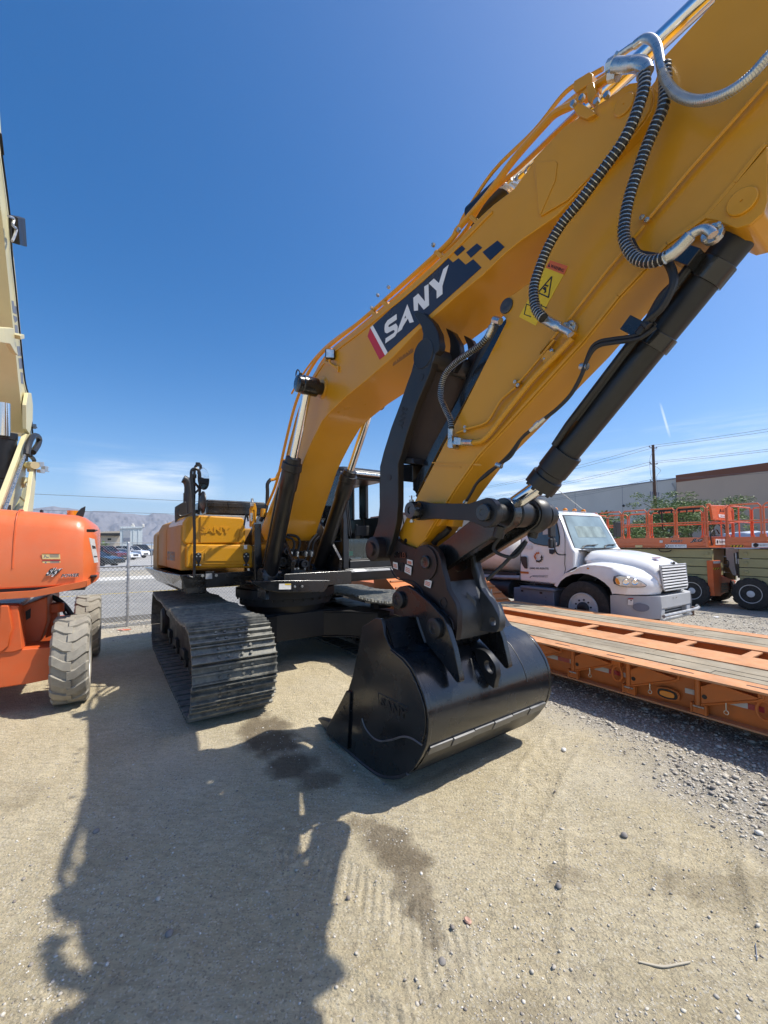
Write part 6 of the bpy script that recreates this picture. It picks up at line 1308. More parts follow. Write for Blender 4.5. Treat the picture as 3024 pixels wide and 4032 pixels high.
    for s_, hs in (('k 650,1098 932,1100 940,1190 660,1190', 'k 650,1098 932,1100 933,1112 650,1110'), ('k 660,1205 940,1205 948,1290 668,1298', 'k 660,1205 940,1205 941,1220 661,1220')):
        k = plate('safety_sticker', F_(s_), fr.F, .004, 'stick_y', hd); plate('sticker_header', [p+fr.F*.006 for p in F_(hs)], fr.F, .001, 'redlens' if '1205' in hs else 'warno', k)
        P = F_(s_); mm = MB()
        for v in (.3,.45,.6,.75): x = P[3].lerp(P[0],v)+fr.F*.006; y = P[2].lerp(P[1],v)+fr.F*.006; q = V((0,0,.005)); mm.prism([x.lerp(y,.42), x.lerp(y,.92), x.lerp(y,.92)+q, x.lerp(y,.42)+q], fr.F*.0006)
        x = P[3]+fr.F*.006; e = P[2]-P[3]; g = P[0]-P[3]
        for q in ([(.08,.2),(.13,.2),(.20,.7),(.15,.7)], [(.15,.7),(.30,.3),(.28,.2),(.14,.6)], [(.22,.2),(.38,.25),(.36,.4),(.24,.3)]): mm.prism([x+e*i+g*j for i, j in q], fr.F*.0006)
        mm.build('sticker_print', 'stepgrey', k)
    bx = 'uh'
    L = lambda x, y: fr.u(N('k',x,y), uh+.004)
    for off, mt, bo in ((0,'white',.10), (.004,'ink',.02)):
        text('name_lettering', 'Sky', L(690,1485)+fr.F*off, L(940,1440)+fr.F*off, L(740,1345)+fr.F*off, mt, hd, .001, bo, .35)
        text('name_lettering', 'POWER', L(945,1482)+fr.F*off, L(1225,1465)+fr.F*off, L(955,1425)+fr.F*off, mt, hd, .001, bo*.7, .2)
    m = MB(); c = fr.u(N('k',1130,510), uh-.6); m.cyl(c-V((0,0,.05)), c+V((0,0,.06)), .06); m.build('beacon', 'amber', t)
    m = MB(); m.prism(fr.us('k 1165,530 1200,460 1260,400 1330,365 1320,450 1290,545', uh-.5), -fr.F*.04); m.build('mirror_flap', 'plastic', t, .008)
    m = MB(); m.prism(fr.us('k 612,470 622,425 650,412 665,430 665,475', uh-.7), -fr.F*.1); m.build('lifting_hook', 'plastic', t, .01)
    # boom: a square section climbing to the upper left
    bw = -.86
    side = fr.ws('B -60,-500 -10,-80 5,150 15,310 35,440 55,650 75,850 98,1080 120,1320 150,1640 165,1730 180,1850 190,1915 168,1950 145,1925 128,1810 105,1600 88,1420 70,1250 50,1050 30,850 15,700 -20,450 -60,100 -120,-400', bw)
    m = MB(); m.prism(side, -fr.W*.40); b = m.build('main_boom', 'cream', t, .008)
    m = MB(); m.tube(fr.ws('B 10,300 58,670 66,850 92,1100 116,1350 145,1620 172,1730 186,1880 190,1960', bw+.02), .012, 6, 3); m.build('boom_cable', 'rubber', b)
    m = MB(); m.tube(fr.ws('B 0,180 16,310', bw+.03), .02, 6); 
    m.prism(fr.ws('B 48,655 95,662 108,830 62,818', bw), fr.W*.10); kb = m.build('cable_box', 'plastic', b, .01)
    z = MB(); z.tube(fr.ws('B 50,665 80,680 75,720 95,740 80,790 70,810', bw+.1), .016, 6, 4); z.build('cable_bracket', 'galv', kb)
    for i, s_ in enumerate(('B 66,1155 78,1158 82,1185 94,1190 96,1235 74,1225', 'B 76,1240 96,1250 100,1270 86,1285 80,1262', 'B 84,1295 100,1300 106,1375 90,1370', 'B 97,1420 114,1420 122,1475 104,1475', 'B 106,1490 124,1490 130,1550 112,1550', 'B 118,1570 132,1575 134,1640 122,1635')): plate('dark_letter', fr.ws(s_, bw), fr.W, .002, 'stepgrey', b)
    m = MB(); m.prism(fr.ws('B -40,1305 50,1310 55,1380 75,1470 55,1450 25,1400 -40,1390', bw+.02), fr.W*.06); m.prism(fr.ws('B 50,1345 78,1340 80,1365 55,1370', bw+.02), fr.W*.12); m.build('cylinder_lug', 'cream', b, .006)
    m = MB(); m.prism(fr.ws('B 140,1690 160,1690 170,1760 168,1850 150,1930 130,1900 128,1760', bw+.02), fr.W*.05); m.build('boom_end_plate', 'cream', b, .005)
    # tower, links, lift cylinder
    a = fr.w(N('d',60,-250), -1.0); b_ = fr.w(N('d',60,260), -1.0); 
    m = MB(); m.cyl(a, b_, .075); m.build('lift_cylinder_rod', 'chrome', t)
    a = fr.w(N('d',95,265), -1.0); c = fr.w(N('d',90,930), -1.0); m = MB(); m.cyl(a, c, .13); m.cyl(c, c+(c-a).normalized()*.5, .10); m.cyl(a-(c-a).normalized()*.05, a+(c-a).normalized()*.06, .14); m.build('lift_cylinder', 'blackm', t, .01)
    m = MB(); m.prism(fr.ws('d 420,232 462,240 60,1420 30,1560 -40,1600 -40,1480', -.80), -fr.W*.06); m.build('level_link', 'cream', t, .005)
    m = MB(); m.prism(fr.ws('d 462,240 480,330 410,640 400,900 330,1200 200,1420 90,1680 40,1690 20,1560 60,1420', -.84), -fr.W*.05); tp = m.build('tower_plate', 'cream', t, .005)
    m = MB(); m.turn(fr.w(N('d',350,985), -.84), fr.W, [(0,.09),(.03,.085),(.05,.06),(.05,0)], 20); m.build('tower_pin', 'cream', tp)
    m = MB(); m.prism(fr.ws('d 545,670 565,700 555,1000 512,1440 420,1440 470,1180 505,900', -.62), -fr.W*.05); m.build('upright', 'cream', t, .005)
    m = MB(); m.prism(fr.ws('d 400,905 505,915 490,1050 430,1430 230,1440 320,1230 395,1000', -.95), -fr.W*.05); m.build('inner_plate', 'olive', t)
    m = MB(); m.cyl(fr.w(N('d',410,720), -.84), fr.w(N('d',545,720), -.60), .055); m.turn(fr.w(N('d',430,740), -.82), fr.W, [(0,.09),(.04,.09),(.04,0)], 16); m.build('pivot_tube', 'cream', t)
    z = MB()
    for s_ in ('d 560,665 625,665 625,730 560,740', 'd 640,725 700,735 690,800 640,790', 'd 560,780 640,780 640,840 570,830'): z.prism(fr.ws(s_, -.60), fr.W*.05)
    z.tube(fr.ws('d 640,830 690,810 760,815', -.6), .01, 6, 3); z.build('limit_switch', 'galv', t, .004)
    m = MB(); m.tube(fr.ws('d 385,560 20,1560 -60,1750', -.74), .020, 8); m.build('link_rod', 'zinc', t)
    m = MB(); m.tube(fr.ws('d 415,560 430,450 470,330 520,265 580,265 610,320 590,400 545,470 510,520', -.72), .045, 10, 6); m.tube(fr.ws('d 470,570 520,620 530,650', -.70), .03, 8, 3); m.tube(fr.ws('d 490,70 500,150 510,240', bw+.03), .012, 6); m.build('cable_loop', 'rubber', t)
    z = MB(); z.prism(fr.ws('d 455,70 520,75 525,110 545,135 510,150 490,120 460,110', bw+.02), fr.W*.04); z.build('cable_clamp', 'plastic', t, .004)
    for p, q in (((400,990),(462,962)), ((315,1215),(380,1275))):
        m = MB(); m.cyl(fr.w(N('d',*p),-.80), fr.w(N('d',*q),-.72), .012, n=8); m.build('retaining_pin', 'cream', tp)
    for x, y in ((395,610), (120,1385)):
        m = MB(); c = fr.w(N('d',x,y),-.76); m.cyl(c-V((0,0,.04)), c+V((0,0,.04)), .034, n=10); m.build('rod_clamp', 'plastic', t)
    # dark filler for the shade in the gap at the hood's left, by the counterweight edge
    m = MB(); m.prism(fr.us('k 160,470 205,440 150,560 95,760 60,1000 10,1300 -20,1300 20,900 80,640', uh-.3), -fr.F*.3); m.build('hood_gap_shade', 'plastic', t)

# ================================================================== low-bed trailer
def trailer():
    fr = Frame(YD.P(0,0,0), 33); zt = .55; U0, U1 = -6.3, 3.2; w0 = 4.68
    t = thing('flatbed_trailer', Frame(YD.P(-1.5, 6.0, 0), 33), 'orange low flatbed trailer with grey plank strips and an open centre', 'trailer')
    def fl(nm, wa, wb, z0, z1, m, bev=.004): MB().box(fr, U0, U1, wa, wb, z0, z1).build(nm, m, t, bev)
    # side beam: flanges and web
    fl('side_flange', 4.68, 4.93, zt-.022, zt, 'tfade'); fl('lower_flange', 4.80, 5.02, .145, .165, 'tfade'); m = MB(); m.box(fr, U0, U1, 4.90, 4.93, .16, zt-.02); wb_ = m.build('side_web', 'torange', t)
    fl('inner_flange', 5.52, 5.98, zt-.018, zt+.002, 'tfade'); fl('inner_web', 5.90, 5.94, .18, zt-.02, 'torange', 0)
    fl('inner_flange', 6.40, 6.66, zt-.018, zt+.002, 'tfade'); fl('inner_web', 6.42, 6.46, .18, zt-.02, 'torange', 0)
    fl('side_flange', 7.28, 7.52, zt-.022, zt, 'tfade'); fl('side_web', 7.36, 7.39, .16, zt-.02, 'torange')
    rn = random.Random(2)
    for wa, wb in ((4.955, 5.50), (6.68, 7.26)):
        n = 4; pw = (wb-wa)/n
        for k in range(n):
            u = U0
            while u < U1:
                l = min(rn.uniform(3.2, 4.6), U1-u); MB().box(fr, u, u+l-.006, wa+k*pw+.004, wa+(k+1)*pw-.004, zt-.045, zt-.001+rn.uniform(-.004,.003)).build('deck_plank', 'wood', t, .003); u += l
    MB().box(fr, U0, U1, 4.94, 4.95, zt-.05, zt-.006).build('edge_gap', 'ink', t); MB().box(fr, U0, U1, 7.262, 7.278, zt-.05, zt-.006).build('edge_gap', 'ink', t)
    for k in range(-1, 12):
        u = -3.76+.655*k
        if k < 0: u = -6.2
        m = MB(); m.box(fr, u-.05, u+.05, 5.985, 6.395, zt-.03, zt-.012); m.box(fr, u-.008, u+.008, 5.95, 6.41, .2, zt-.03); m.build('cross_member', 'tfade', t, .003)
    m = MB()
    for u in np.arange(-6, 3, .9): m.box(fr, u, u+.05, 6.455, 6.5, .2, zt-.02)
    m.build('web_stiffener', 'torange', t)
    # outriggers, posts, D-rings, tape on the near side
    for i, x in enumerate((275, 530, 850, 1252)):
        u = YD.L(onplane(N('f', x, (255, 320, 375, 470)[i]), YD.W*4.86, YD.W))[0]; s = (1, 1, 1, 1)[i]
        q = lambda a, z, w_=0.: fr.P(u+a, 4.86+w_, z)
        m = MB(); m.cyl(q(0,.20,-.02), q(0,.50,-.02), .026, n=12); m.build('hinge_post', 'torange', t)
        m = MB(); m.prism([q(.03,.26,-.01), q(.03,.43,-.01), q(.12,.485,-.01), q(.22,.485,-.01), q(.48,.45,-.01), q(.48,.44,-.01)], -fr.W*.02); m.tube([q(.03,.255,-.03), q(.46,.425,-.03), q(.50,.455,-.03), q(.50,.49,-.03)], .013, 8); og = m.build('outrigger_bracket', 'torange', t, .003)
        m = MB(); m.turn(q(.06,.34,-.031), -fr.W, [(0,.022),(.002,.022),(.002,0)], 12); m.build('bracket_hole', 'ink', og)
        m = MB(); c = q(.235,.30,-.05); m.tube([c+V((0,0,.04)), c, c-V((0,0,.03))], .005, 6); m.tube([c-V((0,0,.03))+fr.F*.018*math.cos(a)+V((0,0,.018*math.sin(a)-.018)) for a in [k*math.pi/5 for k in range(11)]], .004, 5); m.build('cotter_pin', 'zinc', og)
        m = MB(); m.box(fr, u-.05, u+.07, 4.82, 4.85, .165, .25); m.box(fr, u-.06, u-.04, 4.81, 4.86, .165, .26); m.box(fr, u+.06, u+.08, 4.81, 4.86, .165, .26); m.build('stake_pocket', 'torange', t, .003); m = MB(); m.cyl(fr.P(u-.03,4.81,.235), fr.P(u+.06,4.81,.235), .01); m.build('pocket_pin', 'zinc', t)
    for x, y in ((240,285), (785,415), (1640,640)):
        u = YD.L(onplane(N('f', x, y), YD.W*4.85, YD.W))[0]; m = MB(); c = fr.P(u, 4.84, .36)
        m.tube([c+fr.F*(.055*math.cos(a))+V((0,0,.075*math.sin(a)*(1.3 if math.sin(a) > 0 else 1)-.02)) for a in [2*math.pi*k/16 for k in range(17)]], .014, 8); m.box(fr, u-.04, u+.04, 4.83, 4.9, .42, .50); m.build('lashing_ring', 'torange', t, .004)
    for x0, x1, y, c in ((372,438,357,'conc'), (440,508,378,'redlens'), (508,524,386,'conc'), (652,734,433,'conc'), (736,805,455,'redlens'), (818,844,468,'conc'), (935,1000,505,'redlens'), (1178,1245,570,'conc'), (1330,1412,620,'redlens'), (1412,1542,640,'conc'), (1545,1640,672,'redlens'), (330,370,342,'redlens')):
        ua = YD.L(onplane(N('f', x0, y), YD.W*4.898, YD.W))[0]; ub = YD.L(onplane(N('f', x1, y), YD.W*4.898, YD.W))[0]; MB().box(fr, ua, ub, 4.895, 4.899, .31, .36).build('reflective_tape', c, t)
    u = YD.L(onplane(N('f',1075,575), YD.W*4.85, YD.W))[0]; c = fr.P(u, 4.87, .265)
    ov = lambda a, b, w_: [c-fr.W*w_+fr.F*(max(-a, min(a, math.cos(t_)*1.4*a))+b*math.cos(t_))+V((0,0,b*math.sin(t_))) for t_ in [2*math.pi*k/24 for k in range(24)]]
    m = MB(); m.prism(ov(.05,.062,0), -fr.W*.02); ml = m.build('marker_light', 'torange', t, .003); MB().prism(ov(.045,.048,.021), -fr.W*.006).build('gasket', 'rubber', ml); MB().prism(ov(.04,.030,.027), -fr.W*.008).build('amber_lens', 'amber', ml, .003)
    # slots in the flange
    for x, y in ((240,217), (490,272), (795,340), (1175,425), (1620,530)):
        u = YD.L(onplane(N('f', x, y), V((0,0,zt)), V((0,0,1))))[0]; MB().box(fr, u-.10, u+.10, 4.79, 4.815, zt-.001, zt+.001).build('strap_slot', 'ink', t)
    # ribbed ramps folded up at the far end
    for wa, wb in ((4.75, 5.65), (6.45, 7.45)):
        m = MB(); m.prism([fr.P(u, wa, z) for u, z in ((U0-.02,.15),(U0-.02,zt),(U0-1.35,1.36),(U0-1.5,1.30),(U0-1.3,.3))], fr.W*(wb-wa)); rp = m.build('ramp', 'torange', t, .006); m = MB()
        for k in range(7): s_ = k/7+.05; c = fr.P(U0-.02-1.33*s_, wa, zt+.81*s_); m.hexa([c+fr.W*a+fr.F*b+V((0,0,d)) for d in (.0,.035) for a, b in ((.03,-.02),(wb-wa-.03,-.02),(wb-wa-.03,.02),(.03,.02))])
        m.build('ramp_rib', 'tfade', rp, .003)
    for u in (-8.6, -9.7):
        for w_ in (4.9, 7.2):
            q = thing_part('wheel', t); m = MB(); m.turn(fr.P(u, w_-.12, .42), fr.W, [(0,.25),(0,.38),(.02,.42),(.22,.42),(.24,.38),(.24,.25)], 30); m.build('tyre', 'tyre', q); m = MB(); m.turn(fr.P(u, w_-.1, .42), fr.W, [(0,0),(.0,.25),(.2,.25),(.2,0)], 20); m.build('rim', 'rim', q)
    m = MB(); m.box(fr, U0-4.3, U0-1.2, 5.3, 6.8, .45, .9); m.build('rear_frame', 'torange', t, .01)
# ================================================================== white tanker truck
def truck():
    fr = Frame((3.911, 8.343, 0), 33); cs = .04; FW = 2.02        # cab side plane, overall width
    t = thing('tanker_truck', fr, 'white short-nosed tanker truck with an orange and black gear emblem on its door', 'truck')
    def wheel(u, w, out, front):
        q = thing_part('wheel', t); ax = fr.W*(-1 if out < 0 else 1); o = fr.P(u, w, .53)
        m = MB(); m.turn(o, ax, [(-.26,.30),(-.27,.33),(-.27,.46),(-.24,.525),(-.20,.535),(-.06,.535),(-.02,.525),(.0,.46),(-.0,.36),(-.02,.31),(-.04,.30)], 48); m.build('tyre', 'tyre', q)
        m = MB(); m.turn(o, ax, [(-.03,.305),(.004,.300),(.004,.285),(-.03,.275),(-.10,.25),(-.10,.22),(-.055,.19),(-.05,.12)] if front else [(-.03,.305),(.004,.30),(-.03,.28),(-.16,.25),(-.18,.14)], 40); rm = m.build('rim', 'rim', q)
        m = MB(); m.turn(o, ax, [(-.055,.125),(.0,.12),(.02,.10),(.03,.06),(.03,0)], 24); m.build('hub', 'plastic', rm)
        for k in range(10): a = 2*math.pi*k/10+.2; c = o+(fr.F*math.cos(a)+fr.Z*math.sin(a))*.165-ax*.06; m = MB(); m.cyl(c, c+ax*.045, .019, n=6); m.build('wheel_nut', 'plastic', rm)
        for k in (0,): a = .9; c = o+(fr.F*math.cos(a)+fr.Z*math.sin(a))*.225-ax*.078; m = MB(); m.cyl(c, c+ax*.004, .034, n=14); m.build('hand_hole', 'ink', rm)
    wheel(0, 0, -1, True); wheel(0, FW, 1, True)
    for w_, o in ((0,-1),(.30,-1),(FW,1),(FW-.3,1)): wheel(-4.3, w_, o, False)
    # cab shell
    W1 = FW-cs; zr = 2.52
    def S(u, w, z): return fr.P(u, w, z)
    side = [(-1.58,.96),(-1.60,2.36),(-1.50,2.50),(-1.2,zr+.03),(-.75,zr),(-.60,2.44),(-.26,1.72),(-.20,1.66),(-.20,1.26),(-.62,.94)]
    m = MB(); m.loft([[S(u, w, z) for u, z in side] for w in (cs+.04, W1-.04)]); 
    vs = [V(v) for v in m.v]; out = []
    for v in vs:
        L_ = fr.L(v); k = max(0, L_[2]-1.55); sg = 1 if L_[1] < 1 else -1; out.append(tuple(v+fr.W*sg*k*.10))
    m.v = out; cab = m.build('cab', 'tw', t, .045, 3)
    def tw(z): return cs+.04+max(0, z-1.55)*.10
    # door seams, glass, handles
    def onside(s_, off=.004): return [p for p in (lambda P: [S(fr.L(p)[0], tw(fr.L(p)[2])-off, fr.L(p)[2]) for p in P])(fr.ws(s_, cs+.03))]
    m = MB(); m.tube(onside('b 318,480 318,1130 330,1150 775,1182 905,1010 905,900 898,600 870,450 800,270 780,210', .002), .006, 6, 2); m.build('door_seam', 'ink', cab)
    g = onside('b 398,440 420,300 580,272 735,270 765,310 800,420 828,540 832,640 815,668 780,672 620,662 500,635 430,595 405,540', .003)
    m = MB(); m.prism(g, -fr.W*.006); wn = m.build('window_surround', 'rubber', cab)
    g2 = onside('b 412,440 432,312 580,284 728,282 752,312 788,424 816,540 820,636 806,656 780,660 620,650 504,624 440,588 418,536', .010)
    MB().prism(g2, -fr.W*.003).build('side_window', 'truckwin', cab)
    MB().prism(onside('b 700,284 712,284 722,655 710,655', .014), -fr.W*.012).build('window_divider', 'rubber', cab); MB().prism(onside('b 742,618 798,615 800,655 742,655', .014), -fr.W*.002).build('window_sticker', 'stick_p', cab)
    MB().prism(onside('b 602,350 695,360 700,510 605,515', .0135), -fr.W*.001).build('painted_far_daylight', 'conc', cab)  # pale patch on the near glass: daylight from the far side, painted
    m = MB(); m.prism(onside('b 332,800 395,798 412,815 420,945 412,960 385,955 350,900 335,850', .002), -fr.W*.018); m.build('door_handle', 'plastic', cab, .006)
    m = MB(); P = fr.us('b 868,240 885,225 1000,222 1200,232 1400,248 1432,262 1480,340 1560,480 1640,660 1650,690 1500,688 1200,702 1060,715 1020,690 985,610 920,400', -.45)
    # windscreen on its own sloping plane
    wb0, wb1, wt0, wt1 = .20, FW-.20, .33, FW-.33
    zb_, zt_ = 1.70, 2.40; ub_, ut_ = -.275, -.60
    def WS(a, b, o=0.): w = (wb0+(wt0-wb0)*b)+((wb1-wb0)-2*(wt0-wb0)*b)*a; return S(ub_+(ut_-ub_)*b+.03*math.sin(math.pi*a)*1.2+.014+o, w, zb_+(zt_-zb_)*b+.004+o*.4)
    rn = lambda i, o: [WS(a, b, o) for a, b in ((.0+i,.06+i),(.03+i,.0+i),(.25,.0+i),(.5,.0+i),(.75,.0+i),(.97-i,.0+i),(1-i,.06+i),(1-i,.94-i),(.96-i,1-i),(.75,1-i),(.5,1-i),(.25,1-i),(.04+i,1-i),(0+i,.94-i))]
    def wsurf(i, o): return [[WS(i+(1-2*i)*a/8, i+(1-2*i)*b/4, o) for a in range(9)] for b in range(5)]
    m = MB(); m.sheet(wsurf(-.03, .008)); m.build('windscreen_seal', 'rubber', cab, 0); m = MB(); m.sheet(wsurf(.0, .013)); ws = m.build('windscreen', 'truckws', cab, 0)
    m = MB(); m.sheet(wsurf(.15, .016)[1:4]); m.build('painted_rear_glow', 'truckws_glow', ws)  # pale sheet on the windscreen: light through the rear window, painted
    for a in (.12, .62): m = MB(); m.tube([WS(a,-.02,.03), WS(a+.12,.08,.03), WS(a+.30,.06,.03)], .010, 6, 4); m.tube([WS(a+.02,.05,.035), WS(a+.38,.10,.035)], .007, 6); m.build('wiper', 'plastic', cab)
    m = MB(); m.prism([S(-.26,.25,1.66), S(-.05,.30,1.64), S(-.05,FW-.3,1.64), S(-.26,FW-.25,1.66)], V((0,0,.02))); m.build('cowl', 'plastic', cab)
    for x, y in ((852,158), (1015,160), (1112,168), (1205,180)):
        k = (852,1015,1112,1205).index(x); c = S(-.86, .45+k*.36, zr+.035); m = MB(); m.turn(c, V((0,0,1)), [(0,.055),(.03,.05),(.055,.03),(.06,0)], 14); m.build('roof_marker', 'amber', cab)
    m = MB(); m.tube([S(-.8,1.55,zr+.02), S(-1.3,1.1,3.15)], .008, 5); m.build('aerial', 'zinc', cab)
    # bonnet
    secs = []
    for u, wl, zt, zb, rc in ((-.22,.06,1.66,1.1,.12),(.2,.20,1.655,1.1,.14),(.6,.30,1.60,1.1,.16),(.95,.37,1.51,1.05,.16),(1.12,.40,1.43,1.0,.12),(1.20,.45,1.30,1.0,.06),(1.22,.45,1.0,1.0-.05,.04)):
        wr = FW-wl; n = 8; r = []
        r.append(S(u, wl, zb)); 
        for k in range(n+1): a = k/n; w = wl+(wr-wl)*a; e = min(a, 1-a)*(wr-wl); d = rc*1.6; z = zt-(0 if e > d else (zt-zt+rc*(1-e/d)**2)); r.append(S(u, w, z+.02*math.sin(math.pi*a)))
        r.append(S(u, wr, zb)); secs.append(r)
    m = MB(); m.loft(secs); m.build('bonnet', 'tw', t, 0, ang=50, sub=1)
    # front wings with the wheel arch cut out
    for mir in (0, 1):
        fw = lambda w: w if not mir else FW-w
        top = [(-.62,.94),(-.37,1.214),(-.20,1.262),(-.04,1.36),(.12,1.40),(.28,1.41),(.45,1.40),(.6,1.375),(.8,1.33),(.95,1.27),(1.07,1.18),(1.14,1.08),(1.15,.985),(1.1,.88),(.62,.88)]
        arc = [(.60,.86),(.56,.98),(.46,1.09),(.30,1.18),(.14,1.23),(.0,1.24),(-.2,1.21),(-.35,1.14),(-.47,1.05),(-.56,.90)]
        rows = []
        for w, sh, up_ in ((.0,.74,-.02),(.03,.79,.0),(.12,.865,.02),(.25,.965,.035),(.42,1.03,.04),(.60,1.05,.03)):
            rows.append([S(u*(sh if u > .62 else 1) if u > .62 else u, fw(w), z+(up_ if z > 1.0 else 0)) for u, z in top+arc])
        m = MB(); m.loft(rows); m.build('wing', 'tw', t, 0, ang=45)
        m = MB(); m.sheet([[S(u, fw(w), z) for u, z in arc] for w in (.012, .62)]); m.sheet([[S(u*.985, fw(w), z-.012) for u, z in arc] for w in (.012, .62)][::-1]); m.build('arch_liner', 'plastic', t)
        # bumper end, sweeping round
        rows = [[S(u, fw(w), z) for u, z in ((ub, .44),(ub, .84),(uf, .86),(uf+.02,.70),(uf, .46))] for w, ub, uf in ((.0,.56,.66),(.05,.56,.84),(.14,.56,.99),(.24,.6,1.12),(.34,.7,1.21),(.40,.8,1.24))]
        m = MB(); m.loft(rows); m.build('bumper_end', 'bumper', t, 0, ang=60)
        a = S(.84, fw(-.015), 1); b = S(1.19, fw(.34), 1); n = (b-a).cross(V((0,0,1))).normalized()
        if mir == 0:
            L = [onplane(p, a, n) for p in pts('a 50,1560 60,1520 100,1508 180,1515 260,1540 330,1570 378,1605 365,1618 300,1622 180,1620 100,1608 65,1592')]
            n2 = n if n.dot(C0-a) > 0 else -n
            q = MB(); q.prism([p-n2*.08 for p in L], n2*.12); hs = q.build('headlight', 'lens', t, .008)
            L2 = [onplane(p, a+n2*.042, n) for p in pts('a 58,1555 68,1526 90,1540 110,1590 100,1604 72,1588')]; MB().prism(L2, n2*.004).build('indicator', 'amber', hs)
            for cx in (170, 265): c = onplane(N('a', cx, 1575), a+n2*.042, n); MB().turn(c, n2, [(0,.055),(.006,.05),(-.002,.03),(.004,0)], 20).build('reflector_bowl', 'chrome', hs)
            L3 = [onplane(p, a-n2*-.0, n) for p in pts('a 50,1560 60,1517 100,1503 180,1510 260,1534 330,1564 384,1603 368,1624 300,1628 180,1626 100,1614 62,1597')]; MB().prism([p-n2*.08 for p in L3], n2*.112).build('headlight_bezel', 'plastic', hs)
            ba = S(.70, -.0, .7); bb = S(1.16, .27, .7); bn = (bb-ba).cross(V((0,0,1))).normalized(); bn = bn if bn.dot(C0-ba) > 0 else -bn
            k = MB().prism([onplane(p, ba+bn*.05, bn) for p in pts('a 195,1740 250,1738 245,1815 190,1812')], bn*.004).build('bumper_sticker', 'stick_p', t); MB().prism([onplane(p, ba+bn*.055, bn) for p in pts('a 195,1742 250,1740 249,1755 194,1756')], bn*.002).build('sticker_header', 'redlens', k); MB().turn(onplane(N('a',226,1767), ba+bn*.055, bn), bn, [(0,.012),(.003,.012),(.003,0)], 12).build('sticker_emblem', 'ink', k)
            c = onplane(N('a',330,1840), ba+bn*.055, bn); sd = bn.cross(V((0,0,1))); q = MB(); q.prism([c+sd*(.13*math.cos(k*.3927))+V((0,0,.075*math.sin(k*.3927))) for k in range(16)], bn*.004); q.build('fog_lamp_blank', 'stepgrey', t, .01)
    # front centre of bumper, grille
    m = MB(); m.box(fr, 1.05, 1.245, .40, FW-.40, .62, .86); m.box(fr, 1.0, 1.235, .40, .58, .44, .62); m.box(fr, 1.0, 1.235, FW-.58, FW-.4, .44, .62); m.build('bumper', 'bumper', t, .02)
    m = MB(); m.box(fr, 1.0, 1.15, .55, FW-.55, .42, .63); m.build('bumper_intake', 'plastic', t)
    for k in range(4): MB().box(fr, 1.15, 1.17, .60, FW-.6, .45+k*.045, .465+k*.045).build('intake_bar', 'galv', t)
    m = MB()
    for a in (.88, 1.0): bolt(m, S(1.245, a, .80), fr.F, .012, .01)
    m.build('bumper_bolt', 'zinc', t)
    g0, g1 = .50, FW-.50; gu = 1.225
    G = lambda w, z, o=0.: S(gu+o-(z-1.0)*.08, w, z)
    m = MB(); m.prism([G(w, z, .0) for w, z in ((g0,1.39),(g0+.03,1.0),(g0+.08,.955),(g1-.08,.955),(g1-.03,1.0),(g1,1.39))], fr.F*.008); gb = m.build('grille', 'plastic', t)
    for k in range(8): z = .99+k*.052; MB().hexa([G(w, z+dz, .01+d) for d in (0,.022) for w, dz in ((g0+.03,0),(g1-.03,0),(g1-.03,.026),(g0+.03,.026))]).build('grille_bar', 'white', gb, .004)
    m = MB(); e = [G(w, z, .014) for w, z in ((g0-.01,1.40),(g0+.02,1.0),(g0+.07,.945),(g1-.07,.945),(g1-.02,1.0),(g1+.01,1.40),(g0-.01,1.40))]; m.tube(e, .014, 8); m.build('grille_surround', 'bumper', gb)
    m = MB(); c = S(1.19, FW/2, 1.43); m.turn(c, fr.F, [(0,.01)]*2, 4) if False else m.prism([c+fr.W*(.075*math.cos(k*.3927))+V((0,0,.030*math.sin(k*.3927))) for k in range(16)], fr.F*.03); m.build('oval_badge', 'zinc', gb, .006); MB().prism([c+fr.F*.031+fr.W*(.062*math.cos(k*.3927))+V((0,0,.022*math.sin(k*.3927))) for k in range(16)], fr.F*.002).build('badge_face', 'ink', gb)
    MB().box(fr, .98, 1.06, FW/2-.30, FW/2-.14, 1.52, 1.535).build('red_sticker', 'redlens', t)
    # push bar
    zb = .46
    a = fr.z(N('a',490,1975), .42); b = fr.z(N('a',860,1895), .42); LA, LB = fr.L(a), fr.L(b); uu = (LA[0]+LB[0])/2
    m = MB(); m.cyl(S(uu, LA[1]-.02, .41), S(uu, LB[1]+.02, .41), .035, n=14); m.build('push_bar', 'galv', t)
    for w_ in (LA[1], LB[1]): m = MB(); m.turn(S(uu, w_, .37), V((0,0,1)), [(0,0),(0,.05),(.13,.05),(.14,.065),(.17,.065),(.17,0)], 16); m.build('bar_post', 'polew', t)
    m = MB(); m.tube([S(1.27, LA[1]+.03, .50), S(1.30, LA[1]+.1, .52), S(1.30, LB[1]-.1, .53), S(1.27, LB[1]-.03, .58)], .028, 8, 3)
    for w_ in (LA[1]+.02, LB[1]-.05): m.box(fr, 1.15, uu, w_-.02, w_+.02, .44, .50)
    m.build('bar_bracket', 'galv', t, .004)
    # mirrors
    m = MB(); m.tube([S(-.58,cs+.06,2.42), S(-.50,cs-.10,2.42), S(-.50,cs-.24,2.38), S(-.46,cs-.26,1.9), S(-.42,cs-.22,1.62), S(-.38,cs+.02,1.58)], .016, 8, 5); m.build('mirror_arm', 'plastic', t)
    for z0, z1, nm in ((1.94,2.32,'tall_mirror'),(1.72,1.92,'convex_mirror')):
        m = MB(); m.box(fr, -.53, -.45, cs-.36, cs-.17, z0, z1); mm = m.build(nm, 'plastic', t, .03); 
